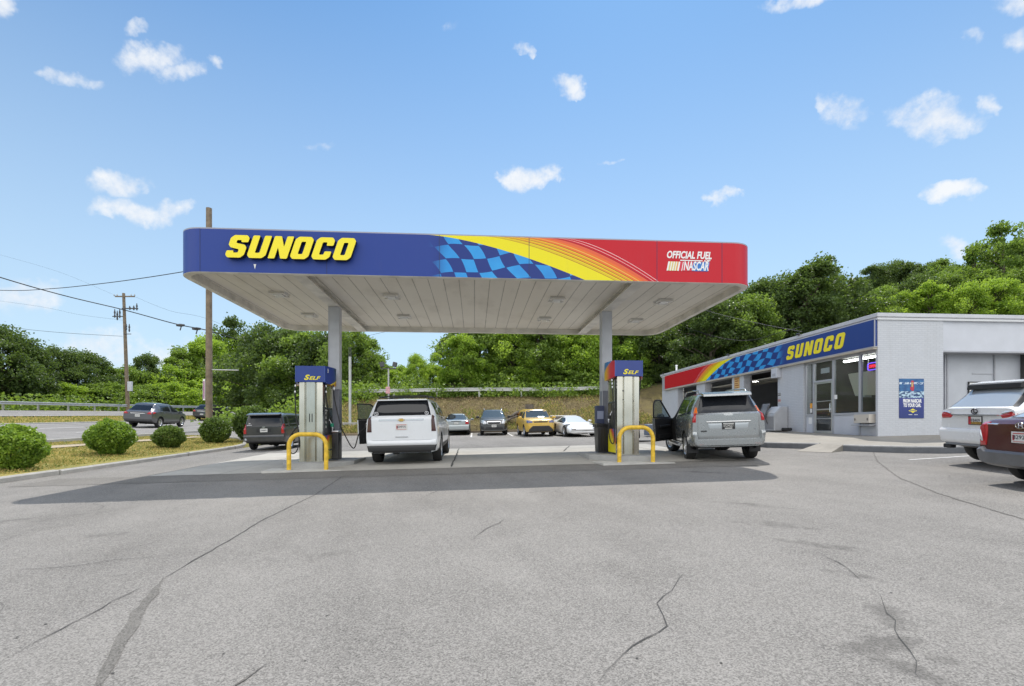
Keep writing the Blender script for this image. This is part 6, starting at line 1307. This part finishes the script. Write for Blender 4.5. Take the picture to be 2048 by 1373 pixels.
# beyond the highway guardrail, left to right
for q in [(-170,56,640,'broad','dark'),(-70,56,645,'round','dark'),(5,57,648,'broad','dark',1.1),(62,60,690,'round','dark'),(120,66,695,'broad','dark',1.0),(172,70,702,'round','dark'),(222,75,728,'tall','mid',1.1),(270,78,735,'bushy','mid'),(296,80,706,'round','dark',.8),(345,84,735,'bushy','bright'),(372,88,688,'tall','mid',1.2),(415,92,672,'round','bright',1.0),(440,99,672,'broad','bright'),(470,100,636,'loose','dark',.75),(500,104,668,'round','dark')]:
    tree(*q, zone='hw')
for q in [(-110,58,775,'bushy','mid'),(-20,56,770,'bushy','mid'),(60,60,772,'bushy','mid',1.4),(140,64,768,'bushy','bright',1.4),(205,68,765,'bushy','mid',1.5),(280,74,770,'bushy','mid',1.5),(330,78,765,'bushy','bright',1.5),(390,86,760,'bushy','bright',1.5),(440,92,765,'bushy','mid',1.5),(500,98,770,'bushy','bright',1.5)]:
    tree(*q, zone='hwlow')
# between the highway and the lot, behind the left pump
for q in [(520,68,700,'round','mid'),(545,66,652,'broad','dark',.9),(588,62,660,'broad','dark'),(625,60,662,'round','mid',1.1),(655,58,666,'broad','dark'),(700,50,655,'broad','mid',.85),(728,52,672,'tall','mid',1.1),(745,60,708,'round','dark')]:
    tree(*q, zone='mid')
for q in [(560,58,775,'bushy','mid',1.3),(620,56,770,'bushy','dark',1.3),(680,52,775,'bushy','mid',1.4),(720,48,768,'bushy','bright',1.4)]: tree(*q, zone='midlow')
for q in [(768,58,728,'round','mid'),(800,54,734,'bushy','bright'),(835,50,708,'broad','bright',.7),(866,52,728,'bushy','bright'),(898,56,660,'tall','dark',1.0),(925,49,668,'round','bright')]: tree(*q, zone='gap')
# the wood on the bank behind the white guardrail
for q in [(955,48,640,'broad','mid'),(985,53,625,'round','dark'),(1020,49,650,'broad','bright'),(1058,53,615,'tall','dark',1.3),(1085,48,640,'round','mid'),(1120,50,640,'broad','bright'),(1150,54,615,'round','dark',1.1),(1175,48,650,'broad','bright'),(1215,53,610,'broad','mid'),(1245,48,640,'round','bright'),(1285,49,620,'broad','mid'),(1320,48,615,'broad','dark'),(1350,50,600,'round','dark'),(1390,49,600,'broad','dark')]: tree(q[0], q[1]+4, *q[2:], zone='bank')
for q in [(905,47,745,'bushy','mid'),(960,46,740,'bushy','bright',1.2),(1010,46,735,'bushy','mid',1.2),(1065,46,738,'bushy','bright',1.2),(1120,46,735,'bushy','mid',1.2),(1170,46,742,'bushy','bright',1.2),(1225,46,738,'bushy','bright',1.1),(1275,46,735,'bushy','mid',1.2),(1315,46,730,'bushy','dark',1.2)]: tree(q[0], q[1]+4.6, *q[2:], zone='banklow')
# behind the service building and up the hill
for q in [(1420,47,600,'broad','dark'),(1455,50,585,'round','dark'),(1490,48,592,'broad','mid'),(1528,52,560,'round','dark'),(1562,50,548,'broad','dark'),(1615,50,512,'tall','dark',1.3),(1650,52,545,'broad','dark'),(1690,54,575,'round','dark'),(1440,60,600,'broad','dark'),(1590,62,560,'broad','dark')]: tree(*q, zone='shop')
for q in [(1715,88,562,'broad','dark'),(1745,90,530,'round','dark'),(1785,90,522,'broad','dark'),(1825,88,528,'round','dark'),(1865,84,525,'broad','dark'),(1905,80,530,'round','dark')]: tree(*q, zone='hill')
for q in [(1700,56,588,'tall','mid',1.2),(1730,53,592,'round','bright',1.1),(1768,56,574,'broad','mid',.9),(1805,52,582,'round','bright',.9),(1838,55,552,'broad','dark',.8),(1868,51,560,'tall','bright',1.2),(1900,55,545,'round','mid',.9),(1932,50,566,'broad','bright',.8),(1962,54,540,'tall','mid',1.2),(1992,50,556,'round','bright',1.0),(2030,53,540,'broad','mid',.9),(2062,50,560,'round','bright'),(2095,53,540,'round','mid'),(2150,52,530,'broad','mid')]: tree(*q, zone='hillfront')
for q in [(1880,64,520,'loose','mid',.8),(1945,58,492,'loose','mid',1.0),(2008,56,446,'loose','mid',.9),(2052,60,476,'loose','dark',.9),(2100,58,470,'loose','mid'),(2000,66,510,'broad','dark',.8)]: tree(*q, zone='hilltall')
WORDS = {'hw': ('tree standing behind the highway guardrail', 'trees behind the highway guardrail'), 'hwlow': ('low bushy tree along the highway guardrail', 'low trees along the highway guardrail'), 'mid': ('tree in the clump behind the left pump', 'trees behind the left pump'),
 'midlow': ('low tree at the foot of the left pump clump', 'low trees behind the left pump'), 'gap': ('tree seen above the white SUV under the canopy', 'trees seen under the canopy above the white SUV'), 'bank': ('tree on the bank behind the white guardrail', 'trees on the bank behind the guardrail'), 'banklow': ('low leafy tree overhanging the bank guardrail', 'low trees at the bank guardrail'),
 'shop': ('tree behind the service building roofline', 'trees behind the service building'), 'hill': ('distant hilltop tree beyond the building', 'trees on the hilltop'), 'hillfront': ('leafy tree above the flat roof', 'leafy trees above the flat roof'), 'hilltall': ('tall open tree at the upper right', 'tall open trees at the upper right')}
ORD = ['first','second','third','fourth','fifth','sixth','seventh','eighth','ninth','tenth','eleventh','twelfth','thirteenth','fourteenth','fifteenth','sixteenth']
TONE = {'dark': 'dark green', 'mid': 'mid green', 'bright': 'yellow green'}
for zone in WORDS:
    row = sorted([t for t in TREES if t[0] == zone], key=lambda t: t[1]); seen = 0
    for t in row:
        _, px, d, key, tone, x, y, z, s, sw, rz, lb = t
        inside = -60 < px < 2110; tr, cr = tree_proto(key, tone)
        ph, grp = WORDS[zone]; l = f"{TONE[tone]} {ph}, {ORD[min(seen, 15)]} from the left" if inside else f"{TONE[tone]} {ph}, just past the frame"
        seen += inside
        o = thing('tree', l, 'tree', (x, y, z), rz, grp); o.scale = (sw, sw, s)
        for q in (tr, cr): c = q.copy(); C.objects.link(c); c.parent = o
# clipped round bushes on the verge
def bush_mesh(seed, n=7600):
    rnd = random.Random(seed); mb = MB()
    for i in range(n):
        d = Vector((rnd.gauss(0,1), rnd.gauss(0,1), rnd.gauss(0,1))).normalized(); r = 1-.22*rnd.random()**1.6
        if rnd.random() < .25: r = rnd.uniform(.55, .85)
        lum = 1+.17*noise.noise(d*2.2+Vector((seed,0,0)))+.08*noise.noise(d*5)
        p = Vector((d.x, d.y, d.z*(.96 if d.z > 0 else .98)))*r*lum; p.z = max(p.z+.93, .04)
        k = 1 if p.z > .8 else .72+.35*p.z; p.x *= k; p.y *= k
        if rnd.random() < .02: p *= 1.06
        leaf(mb, p, rnd.uniform(.075,.15), rnd, .3)
    st = MB()
    for k in range(9):
        a = k*.7; st.tube([(.12*math.cos(a),.12*math.sin(a),-.05),(.3*math.cos(a),.3*math.sin(a),.4),(.55*math.cos(a+.3),.55*math.sin(a+.3),1.0)], [.03,.022,.01], 6)
    return mb, st
m_bushleaf = leafmat('bush_leaf', (.020,.042,.009), (.055,.10,.017), (.17,.25,.05), .30); m_bushlight = leafmat('bush_leaf_fresh', (.042,.088,.012), (.115,.21,.024), (.27,.39,.055), .34)
BP = []
for sd, ml in ((3, m_bushlight), (8, m_bushlight), (14, m_bushleaf), (21, m_bushleaf), (33, m_bushleaf)):
    b_, s_ = bush_mesh(sd); BP.append((b_.build('foliage', ml, None, fix=False), s_.build('stem', m_bark)))
for pr_ in BP:
    for o in pr_: C.objects.unlink(o)
def vpt(px, py):                                                  # meet the sight line with the land
    d = 4.0
    while d < 120:
        p = at(px, py, d)
        if p.z < Txy(p.x, p.y): return p
        d += .05
    return at(px, py, 40)
for bi, (px, base, top, wpx, k, lb) in enumerate([(32,940,841,122,0,'big fresh green clipped bush at the left edge'),(221,911,832,97,0,'fresh green clipped bush narrowing to its base, second from the left'),(338,897,846,68,1,'smallest round clipped bush on the verge'),(431,887,829,69,1,'round clipped bush in front of the wooden pole'),(505,884,806,86,1,'large round clipped bush behind the dark boxy hatchback')]):
    p = vpt(px, base); s = wpx/2/FPX*p.y; h = (base-top)/FPX*p.y
    o = thing('clipped_bush', lb, 'bush', (p.x, p.y, Txy(p.x, p.y)-.03), px*.7, 'round clipped bushes along the verge'); o.scale = (s*.83, s*.83, h/2.06)
    for q in BP[bi]: c = q.copy(); C.objects.link(c); c.parent = o
# creeping undergrowth below the trees: nobody could count it
rnd = random.Random(12); mb = MB()
def tuft(u, v, r, h, n, ls):
    x, y = W(u, v); z = T(u, v)
    for _ in range(n):
        d = Vector((rnd.gauss(0,.5), rnd.gauss(0,.5), abs(rnd.gauss(0,.6)))); leaf(mb, Vector((x+d.x*r, y+d.y*r, z+min(d.z, 1.3)*h)), ls*rnd.uniform(.6,1.3), rnd, .8)
for _ in range(520):
    v = rnd.uniform(20, 108); u = -45.2-rnd.uniform(0, 3.2); u = bend(u, v); tuft(u, v, 1.3, 1.3, 26, .3)
for _ in range(430):
    u = rnd.uniform(-13, 16); v = 46.0+rnd.uniform(.9, 3.2); tuft(u, v, 1.0, 1.1+.5*math.sin(u*.7), 30, .24)
for _ in range(230):
    u = rnd.uniform(-12, 15)
    if noise.noise(Vector((u*.55, 3.1, 0))) > -.05: tuft(u, 45.75+rnd.uniform(-.15,.4), .7, .95, 26, .2)
for _ in range(140): tuft(rnd.uniform(-22,-9), rnd.uniform(43.5,48), 1.0, 1.2, 26, .26)
o = mb.build('undergrowth', LM['mid'], None, fix=False); o['kind'] = 'stuff'
# fallen leaves and chips on the bank
mb = MB(); rnd = random.Random(5)
for _ in range(9000):
    u = rnd.uniform(-12, 14); v = rnd.uniform(37.7, 46); x, y = W(u, v); leaf(mb, Vector((x, y, T(u, v)+.04+.05*rnd.random())), rnd.uniform(.05,.13), rnd, 2.5)
o = mb.build('leaf_litter', mk('dry_leaf', (.26,.18,.09), .8, vary=.5, scale=20), None, fix=False); o['kind'] = 'stuff'

# ================================================================== guardrails, poles, wires, stumps
m_galv = mk('galvanised', (.44,.45,.45), .45, .6, vary=.15, scale=1.5); m_wood = mk('pole_wood', (.20,.155,.11), .9, vary=.3, scale=4, bump=.5, bscale=14); m_white_rail = mk('white_rail', (.44,.45,.44), .5, vary=.15, scale=1.5); m_wire = mk('wire_black', (.02,.02,.02), .6); m_conc_pole = mk('pole_grey', (.42,.42,.41), .6, vary=.1)
def guardrail(label, P, mat, step, h, face, group=None):
    o = thing('guardrail', label, 'guardrail', group=group); pts = [Vector(p) for p in P]
    prof = [(0,.0),(.03,.03),(.03,.07),(.0,.11),(-.0,.19),(.03,.23),(.03,.27),(0,.31)]; rows = []
    for i, p in enumerate(pts):
        d = (pts[min(i+1,len(pts)-1)]-pts[max(i-1,0)]).normalized(); nr = Vector((-d.y, d.x, 0)).normalized()*face
        rows.append([p+nr*(a+.10)+Vector((0,0,h-.31+b)) for a, b in prof])
    k = len(prof); MB().add([q for r in rows for q in r], [(i*k+j, i*k+j+1, (i+1)*k+j+1, (i+1)*k+j) for i in range(len(rows)-1) for j in range(k-1)]).build('rail', mat, o, 60)
    L = 0; nxt = 0
    for a, b in zip(pts[:-1], pts[1:]):
        seg = (b-a).length
        while nxt <= L+seg:
            q = a+(b-a)*((nxt-L)/seg); MB().box((q.x-.07,q.y-.07,q.z-.4),(q.x+.07,q.y+.07,q.z+h-.02),0).build('post', mat, o); nxt += step
        L += seg
    return o
P = [(*W(bend(-43.9, v), v), T(-43.9, v)+.05) for v in frange(24, 104, 26)]
guardrail('long galvanised guardrail along the far side of the highway', P, m_galv, 3.81, .86, -1)
P = [(*W(u, 46.0), T(u, 46.0)-.02) for u in frange(-11, 13, 12)]; guardrail('pale guardrail on white posts along the top of the bank', P, m_white_rail, 3.81, .84, -1)
def pole(label, px, d, top, base_py=None, r0=.16, r1=.11, lean=0, mat=None, name='utility_pole'):
    p = at(px, 857, d); z = Txy(p.x, p.y); zt = EYE+(857-top)/FPX*d; o = thing(name, label, 'pole', (p.x, p.y, z)); n = 6
    MB().tube([(lean*k/n, 0, -.5+(zt-z+.5)*k/n) for k in range(n+1)], [r0+(r1-r0)*k/n for k in range(n+1)], 14).build('pole', mat or m_wood, o, 50); return o, zt-z
o, hgt = pole('wooden utility pole with crossarm, cutouts and white box behind the highway guardrail', 256, 64, 587, None, .23, .16, -.55); k = FPX/64
m_dark_fit = mk('pole_fitting', (.06,.06,.065), .5)
Z = lambda py: EYE+(857-py)/FPX*64-o.location.z
X_ = lambda px: (px-256)/FPX*64
mb = MB(); mb.box((X_(232),-.2,Z(594)-.07),(X_(271),-.08,Z(594)+.07)); mb.build('crossarm', m_wood, o)
mb = MB(); mb.box((X_(246),-.22,Z(618)-.08),(X_(278),-.12,Z(618)+.06)); mb.box((X_(227),-.22,Z(634)-.05),(X_(248),-.12,Z(634)+.05)); mb.box((X_(250),-.2,Z(669)-.04),(X_(264),-.12,Z(669)+.04)); build_each(mb, 'bracket', m_dark_fit, o)
for (px, py, hh) in ((232,628,1.1),(237,632,1.2),(242,628,1.2),(262,617,.5),(270,617,.6),(276,615,.9),(255,655,.8),(261,657,1.0)):
    MB().lathe([(0,-hh/2),(.05,-hh/2),(.10,-hh*.3),(.06,-hh*.1),(.11,.1),(.06,hh*.3),(.04,hh/2),(0,hh/2)], 10, 'Z', (X_(px),-.2,Z(py))).build('insulator', m_dark_fit, o, 40)
mb = MB()
for px in (230, 236, 264, 271): mb.lathe([(0,0),(.05,0),(.07,.1),(.04,.22),(0,.22)], 8, 'Z', (X_(px),-.14,Z(594)+.07))
build_each(mb, 'insulator', m_galv, o); MB().box((X_(258.5),-.35,Z(783)),(X_(267),-.1,Z(764)),0,.03).build('meter_box', m_panel, o)
for (px, lb, extra) in ((418, 'tall bare topped wooden pole rising behind the canopy left end', 1),):
    o2, hg = pole(lb, px, 26.5, 417, None, .165, .14); zz2 = lambda py: EYE+(857-py)/FPX*26.5-o2.location.z
    MB().tube([(.1,0,zz2(740)),(1.55,0,zz2(741))], .03, 8).build('arm', m_galv, o2)
    MB().box((-.29,-.06,zz2(801)),(-.17,.04,zz2(759)),0,.01).build('banner', m_white, o2); MB().box((-.26,-.065,zz2(798)),(-.20,-.061,zz2(763))).build('banner_stripe', mk('banner_purple', (.25,.03,.18), .5), o2)
o3, _ = pole('slim grey utility pole among the trees above the large bush', 513, 82, 680, None, .16, .12, 0, m_conc_pole)
MB().box((-1.0,-.1,_-1.0),(1.0,.1,_-.85)).build('crossarm', m_wood, o3)
o4, hg = pole('square white sign post on a concrete foot on the bank behind the pump', 700, 38.6, 714, None, .10, .10, 0, m_white_rail, 'sign_post')
MB().box((-.5,-.3,-.2),(.5,.3,.16),0,.03).build('footing', m_kerb, o4)
for x in (-.07, .07): MB().tube([(x,0,hg),(x,0,hg+.75)], .03, 8).build('spike', m_dark_fit, o4)
o5, hg = pole('grey lamp post with twin black flood lights and a red sign, behind the white SUV', 777, 40, 738, None, .07, .06, 0, m_conc_pole, 'lamp_post')
MB().box((-.62,-.05,hg-.03),(.62,.05,hg+.05)).build('crossarm', m_dark_fit, o5)
for s_ in (-1, 1):
    o_ = MB().box((s_*.5-.16,-.16,hg+.14),(s_*.5+.16,.10,hg+.52),0,.03, Matrix.Translation((s_*.5,0,hg+.3)) @ Matrix.Rotation(R(12*s_), 4, 'Y') @ Matrix.Translation((-s_*.5,0,-hg-.3))).tube([(s_*.5,0,hg),(s_*.5,0,hg+.2)], .025, 8).build('floodlight', m_dark_fit, o5)
zz5 = EYE+(857-781)/FPX*40-o5.location.z
tag(MB().prism([(-.17,-.27),(.17,-.27),(.17,.27),(-.17,.27)], lambda a, b, t: (o5.location.x-.02+a, 39.9-t, o5.location.z+zz5+b), 0, .02).build('lot_sign', mk('pink_red_sign', (.55,.30,.32), .5, vary=.35, scale=9)), 'small pink and white sign fixed to the twin lamp post', 'sign')
def cable(label, pts, r, name='power_cable', group='overhead cables'):
    mb = MB(); hose(mb, pts, r); return tag(mb.build(name, m_wire, None, 60), label, 'cable', group)
cable('thick black cable falling from the upper left past the utility pole to the right', [at(-260,470,40), at(0,555,50), at(130,592,58), at(247,620,63.6), at(350,648,60), at(418,662,56), at(480,681,66), at(520,690,82)], .055)
cable('thin cable rising across the left sky towards the canopy', [at(-200,570,40), at(0,581,36), at(100,578,33), at(200,568,30), at(290,556,28), at(372,543,27), at(430,533,26)], .022)
cable('thin low cable from the left trees to the utility pole', [at(-200,640,70), at(0,652,66), at(60,660,65.5), at(140,667,65), at(245,673,64)], .02)
cable('faint cable running down from the pole crossarm to the wooden pole', [at(270,594,64), at(340,622,60), at(420,640,55), at(513,682,82)], .010)
cable('faint middle cable sloping to the utility pole from the left', [at(-100,590,80), at(70,612,72), at(160,630,68), at(247,641,64)], .010)
cable('thin cable past the crossarm top across the left sky', [at(0,510,70), at(120,545,68), at(232,592,64)], .008)
cable('pale cable dropping behind the building roofline towards the trees', [at(1380,612,44), at(1450,632,40), at(1530,650,36), at(1604,664,32)], .018); cable('lower slack cable behind the building roofline', [at(1370,655,46), at(1440,676,42), at(1500,681,38), at(1560,665,34), at(1600,655,32)], .016)
cable('grey cable hanging over the bank trees', [at(620,700,60), at(780,662,58), at(900,640,56)], .016)
for (px, py, d) in ((361,651,59),(393,658,57)):
    p = at(px, py, d); o = thing('cable_coupling', '%s dark coupling clamped on the thick cable' % ('left' if px < 370 else 'right'), 'coupling', p, 0, 'cable couplings'); MB().lathe([(0,-.5),(.12,-.45),(.18,0),(.12,.45),(0,.5)], 10, 'X').build('sleeve', m_dark_fit, o, 40); MB().tube([(.1,0,-.1),(-.05,0,-.6)], .06, 6).build('tail', m_dark_fit, o)
# stumps and bits on the bank
m_stump = mk('stump_wood', (.13,.11,.09), .95, vary=.4, scale=6, bump=.6, bscale=18); m_cut = mk('cut_wood', (.30,.25,.19), .9, vary=.25, scale=12)
def stump(label, px, d, py_top, r, lean=0):
    p = at(px, 857, d); z = Txy(p.x, p.y); h = EYE+(857-py_top)/FPX*d-z; o = thing('tree_stump', label, 'stump', (p.x, p.y, z), 0, None); rn = random.Random(px)
    mb = MB(); n = 18; L = [(1.35,-.25),(1.12,.12),(1.0,.4),(.97,1.0)]
    for s_, t in L: mb.v += [(r*s_*(1+.12*math.sin(3*k*.35+px)+.05*rn.random())*math.cos(2*math.pi*k/n)+lean*t, r*s_*(1+.1*math.cos(2*k*.35))*math.sin(2*math.pi*k/n), h*t) for k in range(n)]
    mb.f = [(i*n+j, i*n+(j+1) % n, (i+1)*n+(j+1) % n, (i+1)*n+j) for i in range(3) for j in range(n)]; mb.mi = [0]*len(mb.f); mb.build('stump_bark', m_stump, o, 40); MB().add([(q[0], q[1], q[2]+.01) for q in mb.v[3*n:]], [tuple(range(n))]).build('cut_face', m_cut, o)
stump('tall weathered tree stump on the bank above the yellow car', 1059, 40.5, 809.5, .32); stump('broad low stump behind the white sports car', 1116, 38.4, 834, .5)
o = tag(thing('root_log', 'twisted grey roots and log on the bank beside the yellow car', 'log'), None); mb = MB(); p = at(1035, 857, 39.4); z = Txy(p.x, p.y)
for k, (dx_, dz_, r) in enumerate(((-.9,.15,.12),(-.75,.45,.09),(-.4,.75,.10),(-1.1,-.05,.08))): hose(mb, [(p.x+.6, p.y, z+.75), (p.x+.2, p.y-.1*k, z+.55+dz_*.3), (p.x+dx_*.5, p.y-.15*k, z+.25+dz_*.5), (p.x+dx_, p.y-.2*k, z+dz_*.7-.1)], r)
mb.build('root', m_stump, o, 60)
o = thing('storage_tote', 'dark blue grey tote standing beyond the silver SUV door', 'tote', (*W(*UV(*at(1303,857,26).xy)), Txy(*at(1303,857,26).xy)), TH)
MB().box((-.32,-.28,.05),(.25,.28,.62),0,.06).build('tote_body', mk('tote_blue', (.12,.15,.21), .5), o); MB().box((.255,-.29,.0),(.62,.29,.70),0,.04).build('tote_bin', mk('tote_dark', (.03,.04,.055), .5), o)
o = tag(MB().box((-.75,-.22,0),(.75,.22,.05),0,.015).build('drain_grate', mk('drain_iron', (.04,.04,.04), .6)), 'flat dark grate on the ground beyond the right pump', 'grate'); o.location = (*at(1293,857,22.5).xy, Txy(*at(1293,857,22.5).xy)+.005); o.rotation_euler = (0,0,TH)
